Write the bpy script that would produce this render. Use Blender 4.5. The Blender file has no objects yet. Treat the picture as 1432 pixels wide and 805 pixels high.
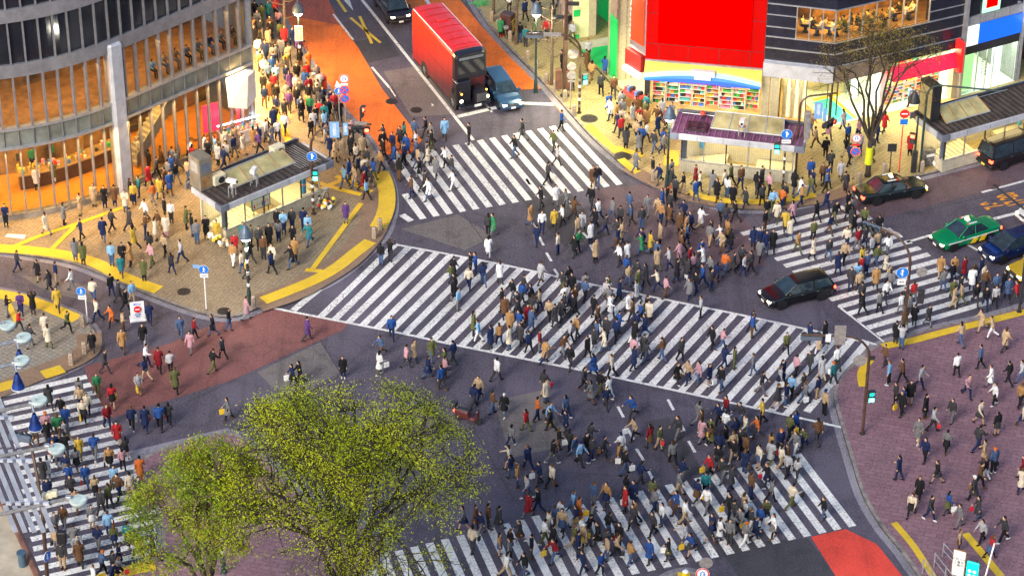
import bpy, bmesh, math, random
import numpy as np
from mathutils import Vector, Matrix, Euler
from mathutils.geometry import tessellate_polygon, intersect_point_tri_2d
random.seed(7)
S = bpy.context.scene
COL = S.collection
R = math.radians
# ------------------------------------------------------------------ camera
H, FP, TH, RO = 93.0, 3869.6, R(32.8217), R(0.2161)
_f = Vector((0, math.cos(TH), -math.sin(TH))); _r0 = Vector((1, 0, 0)); _u0 = _r0.cross(_f)
CR = _r0*math.cos(RO)+_u0*math.sin(RO); CU = -_r0*math.sin(RO)+_u0*math.cos(RO)
cd = bpy.data.cameras.new('camera'); cam = bpy.data.objects.new('camera', cd); COL.objects.link(cam)
cd.sensor_width = 36; cd.lens = 36*FP/1432; cd.clip_start = 1; cd.clip_end = 6000
m = Matrix.Identity(4)
for i in range(3):
    m[i][0] = CR[i]; m[i][1] = CU[i]; m[i][2] = -_f[i]
m[2][3] = H
cam.matrix_world = m
S.camera = cam
# ------------------------------------------------------------------ world, sun, exposure
S.render.engine = 'CYCLES'
W = bpy.data.worlds.new("World"); S.world = W; W.use_nodes = True
nt = W.node_tree; bg = nt.nodes['Background']; bg.inputs[1].default_value = 0.105
sky = nt.nodes.new('ShaderNodeTexSky'); sky.sky_type = 'NISHITA'; sky.sun_disc = False
SUN_EL, SUN_AZ = R(24), R(215)
sky.sun_elevation = SUN_EL; sky.sun_rotation = SUN_AZ; sky.air_density = 1.0; sky.dust_density = 2.4; sky.ozone_density = 2.0
nt.links.new(sky.outputs[0], bg.inputs[0])
sl = bpy.data.lights.new('sun', 'SUN'); sl.energy = 1.05; sl.angle = R(20); sl.color = (1, .93, .84)
so = bpy.data.objects.new('sun', sl); COL.objects.link(so)
so.rotation_euler = Vector((math.sin(SUN_AZ)*math.cos(R(38)), math.cos(SUN_AZ)*math.cos(R(38)), math.sin(R(38)))).to_track_quat('Z', 'Y').to_euler()
S.view_settings.view_transform = 'Standard'; S.view_settings.look = 'None'
S.view_settings.exposure = 1.36; S.view_settings.gamma = 1
S.cycles.use_denoising = True; S.cycles.max_bounces = 6; S.cycles.diffuse_bounces = 2; S.cycles.glossy_bounces = 2
S.cycles.transparent_max_bounces = 6; S.cycles.transmission_bounces = 2; S.cycles.sample_clamp_indirect = 4
S.cycles.caustics_reflective = False; S.cycles.caustics_refractive = False
LAMP = 0.27        # all built lamps

def G(px, py, z=0.0):
    """the place in the world, at height z, that the surveyed photo point stands for"""
    d = _f + CR*((px-716)/FP) - CU*((py-402.5)/FP)
    t = (z-H)/d.z
    return Vector((d.x*t, d.y*t, z))
def GL(pts, z=0.0): return [G(x, y, z) for x, y in pts]
# ------------------------------------------------------------------ materials
_M = {}
def nodes(name):
    mt = bpy.data.materials.new(name); mt.use_nodes = True
    n = mt.node_tree; return mt, n, n.nodes['Principled BSDF']
def mat(name, c, rough=.6, metal=0., var=.12, scale=3., emit=None, es=0., spec=.5, alpha=1, bump=0., trans=0.):
    if name in _M: return _M[name]
    mt, n, b = nodes(name)
    b.inputs['Roughness'].default_value = rough; b.inputs['Metallic'].default_value = metal
    b.inputs['Specular IOR Level'].default_value = spec
    if var > 0:
        tc = n.nodes.new('ShaderNodeTexCoord'); nz = n.nodes.new('ShaderNodeTexNoise'); nz.inputs['Scale'].default_value = scale
        nz.inputs['Detail'].default_value = 6; nz.inputs['Roughness'].default_value = .65
        n.links.new(tc.outputs['Object'], nz.inputs['Vector'])
        r = n.nodes.new('ShaderNodeValToRGB')
        r.color_ramp.elements[0].position = .3; r.color_ramp.elements[1].position = .7
        r.color_ramp.elements[0].color = tuple(max(0, x*(1-var*1.6)) for x in c)+(1,)
        r.color_ramp.elements[1].color = tuple(min(1, x*(1+var)) for x in c)+(1,)
        n.links.new(nz.outputs['Fac'], r.inputs[0]); n.links.new(r.outputs[0], b.inputs['Base Color'])
        if bump:
            bp = n.nodes.new('ShaderNodeBump'); bp.inputs['Strength'].default_value = bump
            n.links.new(nz.outputs['Fac'], bp.inputs['Height']); n.links.new(bp.outputs[0], b.inputs['Normal'])
    else:
        b.inputs['Base Color'].default_value = tuple(c)+(1,)
    if emit:
        b.inputs['Emission Color'].default_value = tuple(emit)+(1,); b.inputs['Emission Strength'].default_value = es
    b.inputs['Alpha'].default_value = alpha
    b.inputs['Transmission Weight'].default_value = trans
    _M[name] = mt; return mt
def mixc(n, fac, a, b):
    x = n.nodes.new('ShaderNodeMix'); x.data_type = 'RGBA'
    for s, v in ((x.inputs[6], a), (x.inputs[7], b)):
        if isinstance(v, tuple): s.default_value = v if len(v) == 4 else v+(1,)
        else: n.links.new(v, s)
    if isinstance(fac, (int, float)): x.inputs[0].default_value = fac
    else: n.links.new(fac, x.inputs[0])
    return x.outputs[2]
def noise(n, vec, scale, detail=6, rough=.6, lo=.35, hi=.65):
    nz = n.nodes.new('ShaderNodeTexNoise'); nz.inputs['Scale'].default_value = scale; nz.inputs['Detail'].default_value = detail
    nz.inputs['Roughness'].default_value = rough; n.links.new(vec, nz.inputs['Vector'])
    mr = n.nodes.new('ShaderNodeMapRange'); mr.inputs[1].default_value = lo; mr.inputs[2].default_value = hi
    n.links.new(nz.outputs['Fac'], mr.inputs[0]); return mr.outputs[0]
def ground_mat(name, c, c2, speck=.35, rough=.75, cracks=True, patch=.05):
    mt, n, b = nodes(name); g = n.nodes.new('ShaderNodeNewGeometry'); v = g.outputs['Position']
    col = mixc(n, noise(n, v, patch*4, 5, .7), tuple(c), tuple(c2))
    f = noise(n, v, 9, 3, .8, .38, .62)
    dark = tuple(x*(1-speck) for x in c); lite = tuple(min(1, x*(1+speck*1.6)) for x in c2)
    col2 = mixc(n, f, dark, lite); col = mixc(n, .55, col, col2)
    sm = noise(n, v, .7, 7, .75, .5, .8); col = mixc(n, sm, col, tuple(x*.5 for x in c))
    bl_ = noise(n, v, .13, 3, .5, .52, .72); col = mixc(n, bl_, col, tuple(min(1, x*1.35) for x in c2))
    mp = n.nodes.new('ShaderNodeMapping'); mp.inputs['Rotation'].default_value[2] = R(22); mp.inputs['Scale'].default_value = (1.4, .07, 1); n.links.new(v, mp.inputs[0])
    tk = noise(n, mp.outputs[0], 1.0, 3, .6, .52, .75); tk2 = n.nodes.new('ShaderNodeMath'); tk2.operation = 'MULTIPLY'; tk2.inputs[1].default_value = .45; n.links.new(tk, tk2.inputs[0]); col = mixc(n, tk2.outputs[0], col, tuple(x*.5 for x in c))
    sp_ = noise(n, v, 2.6, 4, .9, .66, .72); col = mixc(n, sp_, col, tuple(x*.35 for x in c))
    if cracks:
        vo = n.nodes.new('ShaderNodeTexVoronoi'); vo.feature = 'DISTANCE_TO_EDGE'; vo.inputs['Scale'].default_value = .16
        nz = n.nodes.new('ShaderNodeTexNoise'); nz.inputs['Scale'].default_value = 1.2; n.links.new(v, nz.inputs['Vector'])
        ad = n.nodes.new('ShaderNodeVectorMath'); ad.operation = 'ADD'; n.links.new(v, ad.inputs[0]); n.links.new(nz.outputs['Color'], ad.inputs[1])
        n.links.new(ad.outputs[0], vo.inputs['Vector'])
        mr = n.nodes.new('ShaderNodeMapRange'); mr.inputs[1].default_value = 0; mr.inputs[2].default_value = .012; mr.inputs[3].default_value = .28; mr.inputs[4].default_value = 0
        n.links.new(vo.outputs['Distance'], mr.inputs[0]); col = mixc(n, mr.outputs[0], col, (.012, .012, .014))
    n.links.new(col, b.inputs['Base Color']); b.inputs['Roughness'].default_value = rough
    bp = n.nodes.new('ShaderNodeBump'); bp.inputs['Strength'].default_value = .35; bp.inputs['Distance'].default_value = .02
    n.links.new(f, bp.inputs['Height']); n.links.new(bp.outputs[0], b.inputs['Normal'])
    _M[name] = mt; return mt
def tile_mat(name, c, c2, grout, size=.3, ang=20, ratio=1., rough=.7, gw=.04, off=0.):
    mt, n, b = nodes(name); g = n.nodes.new('ShaderNodeNewGeometry')
    mp = n.nodes.new('ShaderNodeMapping'); mp.inputs['Rotation'].default_value[2] = R(ang); n.links.new(g.outputs['Position'], mp.inputs[0])
    br = n.nodes.new('ShaderNodeTexBrick'); br.inputs['Scale'].default_value = 1
    br.inputs['Brick Width'].default_value = size*ratio; br.inputs['Row Height'].default_value = size
    br.inputs['Mortar Size'].default_value = size*gw; br.inputs['Mortar Smooth'].default_value = .1; br.offset = off
    br.inputs['Color1'].default_value = tuple(c)+(1,); br.inputs['Color2'].default_value = tuple(c2)+(1,); br.inputs['Mortar'].default_value = tuple(grout)+(1,)
    n.links.new(mp.outputs[0], br.inputs['Vector'])
    d = noise(n, g.outputs['Position'], .5, 7, .75, .45, .8)
    col = mixc(n, d, br.outputs['Color'], tuple(x*.5 for x in c))
    d2 = noise(n, g.outputs['Position'], 7, 3, .8, .4, .75); col = mixc(n, d2, col, tuple(min(1, x*1.25) for x in c2))
    n.links.new(col, b.inputs['Base Color']); b.inputs['Roughness'].default_value = rough
    bp = n.nodes.new('ShaderNodeBump'); bp.inputs['Strength'].default_value = .4; bp.inputs['Distance'].default_value = .01
    n.links.new(br.outputs['Fac'], bp.inputs['Height']); bp.invert = True; n.links.new(bp.outputs[0], b.inputs['Normal'])
    _M[name] = mt; return mt
def paint_mat(name, c, under, wear=.5, rough=.55):
    """road paint scuffed through to the surface below by tyres and feet"""
    mt, n, b = nodes(name); g = n.nodes.new('ShaderNodeNewGeometry'); v = g.outputs['Position']
    a = noise(n, v, .35, 4, .6, .3, .75); f = noise(n, v, 6, 8, .85, .50, .60)
    mu = n.nodes.new('ShaderNodeMath'); mu.operation = 'MULTIPLY'; n.links.new(a, mu.inputs[0]); n.links.new(f, mu.inputs[1])
    mu2 = n.nodes.new('ShaderNodeMath'); mu2.operation = 'MULTIPLY'; mu2.inputs[1].default_value = wear*1.8; mu2.use_clamp = True; n.links.new(mu.outputs[0], mu2.inputs[0])
    dirt = noise(n, v, 1.6, 6, .8, .35, .75)
    col = mixc(n, dirt, tuple(c), tuple(x*.74 for x in c)); col = mixc(n, noise(n, v, .22, 4, .6, .45, .85), col, tuple(x*.6 for x in c)); col = mixc(n, noise(n, v, 4.5, 3, .9, .64, .68), col, tuple(x*2 for x in under)); col = mixc(n, mu2.outputs[0], col, tuple(under))
    n.links.new(col, b.inputs['Base Color']); b.inputs['Roughness'].default_value = rough
    _M[name] = mt; return mt
def emis(name, c, s):
    return mat(name, tuple(x*.6 for x in c), .5, 0, 0, 1, c, s)
ASPH = (.05, .048, .055)
M_asph = ground_mat('asphalt', (.043, .037, .052), (.092, .078, .105), .55)
M_redbrick = ground_mat('red_coated_asphalt', (.13, .042, .04), (.2, .075, .068), .4)
M_redfaint = ground_mat('worn_red_asphalt', (.075, .048, .056), (.125, .078, .088), .4)
M_orange = ground_mat('orange_lane_coating', (.58, .10, .008), (.8, .18, .015), .25, cracks=False)
M_redlane = ground_mat('red_lane_coating', (.5, .035, .02), (.66, .06, .035), .25, cracks=False)
M_wornor = ground_mat('worn_orange_coating', (.09, .07, .065), (.55, .09, .03), .4, cracks=False, patch=.35)
M_stonepav = ground_mat('grey_stone_band', (.16, .15, .17), (.24, .22, .25), .4)
M_tan = tile_mat('tan_block_paving', (.20, .15, .095), (.28, .215, .135), (.085, .062, .045), .25, 25, gw=.07)
M_gold = tile_mat('buff_block_paving', (.31, .235, .09), (.40, .31, .13), (.14, .10, .05), .3, 40, gw=.07)
M_plaza = tile_mat('purple_brown_plaza_paving', (.165, .082, .10), (.24, .13, .15), (.07, .045, .055), .34, 15, 2, off=.5, gw=.07)
M_grey_pav = tile_mat('grey_block_paving', (.2, .175, .145), (.28, .25, .2), (.085, .075, .065), .3, 35, gw=.08)
M_brown = tile_mat('brown_edge_paving', (.19, .12, .08), (.25, .16, .10), (.1, .07, .05), .1, 30, 6, off=.5)
M_kerb = mat('granite_kerb', (.24, .21, .19), .7, 0, .35, 2.5)
M_white = paint_mat('white_road_paint', (.86, .84, .80), ASPH, .85)
M_yellow = paint_mat('yellow_tactile_paving', (.80, .52, .02), (.3, .22, .08), .45)
M_yroad = paint_mat('yellow_road_paint', (.8, .55, .03), ASPH, .5)
M_oroad = paint_mat('orange_road_paint', (.85, .33, .02), ASPH, .3)
M_iron = mat('cast_iron', (.06, .05, .045), .55, .6, .5, 8)
M_dark = mat('dark_paint', (.025, .025, .03), .45, 0, .3, 2)
M_brownpole = mat('brown_pole_paint', (.09, .05, .035), .5, .2, .35, 4)
M_greenpole = mat('dark_green_pole_paint', (.03, .06, .055), .5, .2, .35, 4)
M_galv = mat('galvanised_steel', (.45, .46, .48), .42, .6, .25, 5)
M_alu = mat('aluminium_trim', (.55, .57, .62), .35, .7, .15, 2)
M_fascia = mat('grey_fascia_panel', (.50, .52, .58), .45, .2, .15, 1.5)
M_fasciad = mat('dark_fascia_end', (.16, .18, .24), .5, .1, .2, 1.5)
M_bollard = mat('stone_bollard', (.34, .27, .2), .8, 0, .35, 6)
M_glass = mat('clear_glass', (.03, .04, .04), .05, 0, 0, alpha=.14, spec=.6)
M_dglass = mat('dark_glass', (.012, .014, .02), .08, 0, 0, spec=.8)
M_black = mat('black_plastic', (.012, .012, .014), .5, 0, .2, 6)
M_rubber = mat('tyre_rubber', (.015, .015, .016), .85, 0, .2, 9)
M_chrome = mat('bright_metal', (.7, .7, .72), .22, .9, .1, 4)
M_wp = mat('white_panel', (.75, .75, .74), .45, 0, .1, 2)
M_cream = mat('cream_tile', (.62, .58, .42), .35, 0, .1, 4)
M_redem = emis('red_signal_light', (1, .05, .02), 9)
M_grnem = emis('green_signal_light', (.05, 1, .55), 8)
M_warm = emis('warm_ceiling_light', (1, .74, .30), 2.2)
M_cool = emis('cool_ceiling_light', (.75, 1, .70), 2)
M_amber = emis('amber_ceiling_light', (1, .55, .10), 3)
M_headl = emis('headlamp_glow', (1, .88, .55), 3)
M_taill = emis('tail_lamp_glow', (1, .05, .02), 5)
M_indic = emis('indicator_glow', (1, .42, .04), 6)
M_conc = mat('concrete', (.34, .32, .3), .8, 0, .25, 1.2)
# ------------------------------------------------------------------ mesh helpers
class MB:
    def __init__(s): s.v = []; s.f = []; s.m = []; s.mats = []; s.log = []
    def mi(s, mt):
        if mt not in s.mats: s.mats.append(mt)
        return s.mats.index(mt)
    def add(s, vs, fs, mt):
        s.log.append((len(s.v), len(s.f))); o = len(s.v); s.v += [tuple(v) for v in vs]; k = s.mi(mt)
        for f in fs: s.f.append([o+i for i in f]); s.m.append(k)
    def hexa(s, p, mt):      # 8 points: bottom 4 ccw, top 4
        s.add(p, [(3, 2, 1, 0), (4, 5, 6, 7), (0, 1, 5, 4), (1, 2, 6, 5), (2, 3, 7, 6), (3, 0, 4, 7)], mt)
    def box(s, x0, x1, y0, y1, z0, z1, mt, T=None):
        p = [Vector(q) for q in ((x0, y0, z0), (x1, y0, z0), (x1, y1, z0), (x0, y1, z0), (x0, y0, z1), (x1, y0, z1), (x1, y1, z1), (x0, y1, z1))]
        if T: p = [T @ q for q in p]
        s.hexa(p, mt)
    def cbox(s, x0, x1, y0, y1, z0, z1, mt, b=.02, T=None):   # chamfered upright edges and top
        b = min(b, (x1-x0)*.45, (y1-y0)*.45, (z1-z0)*.45)
        def ring(i, z): return [Vector(q) for q in ((x0+b+i, y0+i, z), (x1-b-i, y0+i, z), (x1-i, y0+b+i, z), (x1-i, y1-b-i, z), (x1-b-i, y1-i, z), (x0+b+i, y1-i, z), (x0+i, y1-b-i, z), (x0+i, y0+b+i, z))]
        rs = [ring(b*.6, z0), ring(0, z0+b), ring(0, z1-b), ring(b*.6, z1)]
        s.rings(rs, mt, True, True, T)
    def rings(s, rs, mt, c0=True, c1=True, T=None, closed=True):
        n = len(rs[0]); vs = [(T @ q if T else q) for r in rs for q in r]; fs = []
        for i in range(len(rs)-1):
            for j in range(n if closed else n-1):
                k = (j+1) % n; fs.append((i*n+j, i*n+k, (i+1)*n+k, (i+1)*n+j))
        if c0: fs.append(tuple(range(n-1, -1, -1)))
        if c1: fs.append(tuple((len(rs)-1)*n+j for j in range(n)))
        s.add(vs, fs, mt)
    def tube(s, pts, rad, mt, n=8, T=None, cap=True):
        pts = [Vector(p) for p in pts]; rs = []
        if not isinstance(rad, (list, tuple)): rad = [rad]*len(pts)
        prev = None
        for i, p in enumerate(pts):
            d = (pts[min(i+1, len(pts)-1)]-pts[max(i-1, 0)]).normalized()
            if prev is None:
                a = Vector((1, 0, 0)) if abs(d.x) < .8 else Vector((0, 1, 0)); x = (a-d*a.dot(d)).normalized()
            else:
                x = (prev-d*prev.dot(d)); x = x.normalized() if x.length > 1e-6 else d.orthogonal().normalized()
            prev = x; y = d.cross(x); r = rad[i]; rx, ry = r if isinstance(r, (tuple, list)) else (r, r)
            rs.append([p+x*(rx*math.cos(2*math.pi*k/n))+y*(ry*math.sin(2*math.pi*k/n)) for k in range(n)])
        s.rings(rs, mt, cap, cap, T)
    def cyl(s, p, r, h, mt, n=14, r2=None, T=None):
        p = Vector(p); s.tube([p, p+Vector((0, 0, h))], [r, r if r2 is None else r2], mt, n, T)
    def ball(s, c, r, mt, n=10, T=None, rz=None):
        c = Vector(c); rx, ry = r if isinstance(r, tuple) else (r, r); rz = rz or rx; k = max(4, n//2+1); rs = []
        for i in range(k+1):
            a = math.pi*(i/k); a = min(max(a, .12), math.pi-.12)
            rs.append([c+Vector((rx*math.sin(a)*math.cos(2*math.pi*j/n), ry*math.sin(a)*math.sin(2*math.pi*j/n), -rz*math.cos(a))) for j in range(n)])
        s.rings(rs, mt, True, True, T)
    def poly(s, pts, mt):     # flat concave-safe sheet
        tr = tessellate_polygon([[Vector((p[0], p[1], 0)) for p in pts]])
        area = sum(pts[i][0]*pts[(i+1) % len(pts)][1]-pts[(i+1) % len(pts)][0]*pts[i][1] for i in range(len(pts)))
        fs = []
        for t in tr:
            a, b, c = (Vector(pts[i]) for i in t)
            fs.append(tuple(t) if (b-a).cross(c-a).z > 0 else tuple(reversed(t)))
        s.add(pts, fs, mt); return area
    def prism(s, pts, z0, z1, mt, side=None):
        top = [Vector((p[0], p[1], z1)) for p in pts]; area = s.poly(top, mt)
        n = len(pts); lo = [Vector((p[0], p[1], z0)) for p in pts]
        if area < 0: fs = [(i, n+i, n+(i+1) % n, (i+1) % n) for i in range(n)]
        else: fs = [(n+i, i, (i+1) % n, n+(i+1) % n) for i in range(n)]
        fs = [tuple(reversed(f)) for f in fs] if area < 0 else fs
        s.add(lo+top, [((i), (i+1) % n, n+(i+1) % n, n+i) for i in range(n)], side or mt)
    def strip(s, pts, w, mt, z=None, th=0):
        pts = [Vector(p) for p in pts]; L = []; Rr = []
        for i, p in enumerate(pts):
            d = (pts[min(i+1, len(pts)-1)]-pts[max(i-1, 0)]); d.z = 0; d.normalize(); nn = Vector((-d.y, d.x, 0))
            a = p+nn*w/2; b = p-nn*w/2
            if z is not None: a.z = z; b.z = z
            L.append(a); Rr.append(b)
        n = len(pts)
        if th == 0: s.add(L+Rr, [(i, n+i, n+i+1, i+1) for i in range(n-1)], mt)
        else:
            dz = Vector((0, 0, th)); vs = L+Rr+[q-dz for q in L]+[q-dz for q in Rr]; fs = []
            for i in range(n-1):
                fs += [(i, n+i, n+i+1, i+1), (2*n+i, i, i+1, 2*n+i+1), (n+i, 3*n+i, 3*n+i+1, n+i+1)]
            fs += [(0, 2*n, 3*n, n), (n-1, 2*n-1, 4*n-1, 3*n-1)]
            s.add(vs, fs, mt)
    def each(s, name, parent, group=1):
        """every add() since the start becomes a part of its own"""
        outs = []
        for (v0, v1, f0, f1) in s.spans():
            b = MB(); b.mats = s.mats; b.v = s.v[v0:v1]; b.f = [[i-v0 for i in f] for f in s.f[f0:f1]]; b.m = s.m[f0:f1]; outs.append(b.build(name, parent))
        return outs
    def spans(s):
        r = []; f0 = 0; v1 = 0; n = len(s.f)
        for a, c in zip(s.log, s.log[1:]+[(len(s.v), n)]): r.append((a[0], c[0], a[1], c[1]))
        return r
    def build(s, name, parent=None, smooth=False, **kw):
        me = bpy.data.meshes.new(name); me.from_pydata(s.v, [], s.f)
        for mt in s.mats: me.materials.append(mt)
        me.polygons.foreach_set('material_index', s.m)
        if smooth: me.polygons.foreach_set('use_smooth', [True]*len(me.polygons))
        bm = bmesh.new(); bm.from_mesh(me); bmesh.ops.recalc_face_normals(bm, faces=bm.faces) if kw.get('recalc', True) else None
        bm.to_mesh(me); bm.free(); me.update()
        o = bpy.data.objects.new(name, me); COL.objects.link(o)
        if parent: o.parent = parent
        return o
def tag(o, label=None, cat=None, group=None, kind=None):
    if label: o['label'] = label
    if cat: o['category'] = cat
    if group: o['group'] = group
    if kind: o['kind'] = kind
    return o
def empty(name, loc=(0, 0, 0), rz=0, label=None, cat=None, group=None):
    o = bpy.data.objects.new(name, None); COL.objects.link(o); o.location = loc; o.rotation_euler = (0, 0, rz)
    return tag(o, label, cat, group)
def copy_tree(o, parent=None):
    c = o.copy(); COL.objects.link(c)
    if parent: c.parent = parent
    for ch in o.children: copy_tree(ch, c)
    return c
def solid(name, cu):
    t_ = bpy.data.objects.new('tmp', cu); COL.objects.link(t_); dg = bpy.context.evaluated_depsgraph_get(); me = bpy.data.meshes.new_from_object(t_.evaluated_get(dg)); bpy.data.objects.remove(t_)
    o = bpy.data.objects.new(name, me); COL.objects.link(o); return o
def text(s, size, mt, parent, T, name='lettering', align='CENTER', extr=.004, sx=1, sp=1):
    cu = bpy.data.curves.new(name, 'FONT'); cu.body = s; cu.size = size; cu.align_x = align; cu.align_y = 'CENTER'; cu.extrude = extr; cu.space_line = sp
    cu.resolution_u = 2
    cu.materials.append(mt); o = solid(name, cu); o.parent = parent
    o.matrix_local = T @ Matrix.Diagonal((sx, 1, 1, 1)); return o
def area_light(name, loc, sx, sy, e, c, direction, parent=None):
    l = bpy.data.lights.new(name, 'AREA'); l.shape = 'RECTANGLE'; l.size = sx; l.size_y = sy; l.energy = e*LAMP; l.color = c
    o = bpy.data.objects.new(name, l); COL.objects.link(o); o.location = loc
    o.rotation_euler = Vector(direction).to_track_quat('-Z', 'Y').to_euler()
    if parent: o.parent = parent
    return o
def point_light(name, loc, e, c, r=.2, parent=None):
    l = bpy.data.lights.new(name, 'POINT'); l.energy = e*LAMP; l.color = c; l.shadow_soft_size = r
    o = bpy.data.objects.new(name, l); COL.objects.link(o); o.location = loc
    if parent: o.parent = parent
    return o
def smoothline(pts, k=4):
    out = []
    n = len(pts)
    for i in range(n-1):
        p0, p1, p2, p3 = Vector(pts[max(i-1, 0)]), Vector(pts[i]), Vector(pts[i+1]), Vector(pts[min(i+2, n-1)])
        for j in range(k):
            t = j/k; out.append(.5*((2*p1)+(p2-p0)*t+(2*p0-5*p1+4*p2-p3)*t*t+(3*p1-p0-3*p2+p3)*t**3))
    out.append(Vector(pts[-1])); return out
def inset(pts, d):
    """shift an open polyline sideways by d (left positive)"""
    o = []
    for i, p in enumerate(pts):
        t = (Vector(pts[min(i+1, len(pts)-1)])-Vector(pts[max(i-1, 0)])); t.z = 0; t.normalize()
        o.append(Vector(p)+Vector((-t.y, t.x, 0))*d)
    return o
# ------------------------------------------------------------------ the ground
g = MB(); g.poly([(-900, -200, -.004), (900, -200, -.004), (900, 1600, -.004), (-900, 1600, -.004)], M_asph)
tag(g.build('ground'), kind='structure')
KH = .13
SIDEWALKS = []
def sidewalk(name, kerb_px, rest_px, mt, kerb=True):
    k = smoothline(GL(kerb_px, KH), 4); rest = GL(rest_px, KH)
    poly = k+rest; b = MB(); b.prism(poly, -.2, KH, mt, M_kerb)
    tag(b.build(name), kind='structure'); SIDEWALKS.append([(p.x, p.y) for p in poly])
    if kerb:
        a = sum(poly[i][0]*poly[(i+1) % len(poly)][1]-poly[(i+1) % len(poly)][0]*poly[i][1] for i in range(len(poly)))
        s = 1 if a > 0 else -1
        b = MB(); b.strip(inset(k, .1*s), .2, M_kerb, KH+.006, .14); tag(b.build('kerb'), kind='structure')
        b = MB(); b.strip(inset(k, -.22*s), .4, M_stonepav, .0085); tag(b.build('gutter'), kind='structure')
    return k, (1 if kerb else 0)
K1, _ = sidewalk('pavement', [(-60, 348), (0, 351), (35, 356), (80, 362.6), (115, 372), (150, 386), (188, 403), (222.6, 417), (261, 431), (289, 439), (313, 442), (337, 440), (360, 430.4), (402.6, 416.5), (454.8, 395.6), (489.6, 373), (513.9, 351), (534.8, 329.6), (543.5, 312), (548.7, 287.8), (547, 262), (538, 236), (523, 208), (508, 186), (474, 147.6), (430.6, 84), (377, 0), (330, -70), (250, -200)],
    [(-60, -200)], M_tan)
K2, _ = sidewalk('pavement', [(-60, 396), (0, 404.5), (50, 417), (82, 428), (107, 439), (124, 452), (133, 464), (136, 476), (131, 488), (122, 499), (104, 509), (82, 519), (55, 529), (0, 545), (-60, 560)], [], M_grey_pav)
K3, _ = sidewalk('pavement', [(100, 860), (125, 812), (150, 800), (215, 782), (226, 740), (210, 690), (196, 655), (200, 640), (240, 622), (318, 604), (360, 625), (400, 672), (445, 704), (500, 728), (528, 748), (536, 775), (515, 805), (490, 860)], [], M_plaza)
K4, _ = sidewalk('pavement', [(560, -200), (600, -90), (655, -10), (680, 30.5), (713.5, 68.7), (747, 102), (780.6, 139), (805.8, 167.7), (831, 194.5), (861, 221), (888, 241), (914.7, 255), (948, 270), (990, 284), (1035, 291), (1080, 291), (1137, 282), (1170, 273), (1200, 265), (1285, 246), (1375, 223), (1432, 208), (1560, 172)],
    [(1700, 80), (1700, -200)], M_gold)
K5, _ = sidewalk('pavement', [(2300, 180), (1800, 318), (1560, 388), (1432, 426), (1380, 441), (1354, 446.7), (1304, 458), (1274, 466.6), (1244.6, 475), (1222, 484), (1200, 500), (1180, 519), (1169, 537), (1166, 553), (1170, 572), (1178, 600), (1190, 640), (1206, 690), (1232, 735), (1262, 772), (1300, 830), (1340, 900), (1420, 1050)], [(2300, 1050)], M_plaza)
K6, _ = sidewalk('pavement', [(915, 860), (925, 815), (938, 802), (958, 797), (975, 801), (990, 815), (1010, 850)], [], M_brown)
_lay = [0]
def ztop(x, y):
    for P in SIDEWALKS:
        c = False; n = len(P); j = n-1
        for i in range(n):
            if (P[i][1] > y) != (P[j][1] > y) and x < (P[j][0]-P[i][0])*(y-P[i][1])/(P[j][1]-P[i][1])+P[i][0]: c = not c
            j = i
        if c: return KH
    return 0.
def GG(px, py):
    p = G(px, py, KH)
    if ztop(p.x, p.y) > 0: return p
    return G(px, py, 0)
def sheet(name, px, mt, z=0.004, sm=0):
    b = MB(); p = GL(px, z); b.poly(p, mt); return tag(b.build(name), kind='structure')
# coloured carriageways
M_asph2 = ground_mat('paler_asphalt', (.10, .088, .085), (.15, .13, .125), .4); M_asph3 = ground_mat('fresh_asphalt', (.035, .033, .038), (.055, .05, .058), .4, cracks=False)
for P_, m_ in (([(536, 100), (590, 92), (640, 160), (575, 163)], M_asph2), ([(690, 560), (760, 545), (800, 620), (715, 640)], M_asph2), ([(560, 320), (640, 300), (690, 330), (650, 350)], M_asph2), ([(360, 520), (448, 478), (476, 520), (400, 560)], M_asph2), ([(720, 270), (790, 262), (850, 330), (790, 345)], M_asph3),
               ([(1000, 760), (1130, 752), (1172, 810), (1040, 815)], M_asph3), ([(900, 590), (935, 583), (985, 660), (950, 668)], M_asph3), ([(30, 385), (120, 398), (135, 425), (60, 405)], M_asph2), ([(490, 60), (540, 50), (560, 78), (515, 88)], M_asph3)):
    _lay[0] += 1; b = MB(); b.poly(GL(P_, .0012+.0003*_lay[0]), m_); tag(b.build('road_patch'), kind='structure')
for P_ in ([(448, 476), (476, 522), (510, 560)], [(590, 92), (650, 175)], [(700, 370), (650, 300), (600, 240)], [(1190, 480), (1050, 300)], [(720, 700), (640, 560), (560, 480)], [(140, 420), (20, 395)], [(1268, 300), (1432, 262)], [(330, 530), (180, 600)]):
    b = MB(); b.strip(GL(P_, .0062), .05, M_asph3, .0062); tag(b.build('road_joint'), kind='structure')
sheet('red_paving', [(118, 512), (123, 530), (150, 586), (240, 558), (328, 530), (410, 492), (479, 462), (486, 452), (383, 431.5), (360, 433), (338, 444), (300, 452), (240, 479), (195, 492)], M_redbrick, .005)
sheet('red_paving', [(823, 266), (868, 261), (905, 257), (950, 277), (1035, 297), (1060, 330), (1075, 372), (1010, 372), (960, 366), (900, 345), (850, 300)], M_redfaint, .005)
sheet('stone_paving', [(172.5, 632.5), (318, 598), (330, 604), (318, 610), (240, 628), (190, 646)], M_stonepav, .006)
sheet('bus_lane', [(393, 20), (428, 75), (470, 140), (506, 188), (530, 216), (575, 214), (590, 196), (562, 160), (534, 124), (501, 67), (478, 36)], M_orange, .005)
sheet('bus_lane', [(340, -60), (364, -30), (393, 20), (478, 36), (459, 0), (440, -40)], M_wornor, .005)
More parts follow.
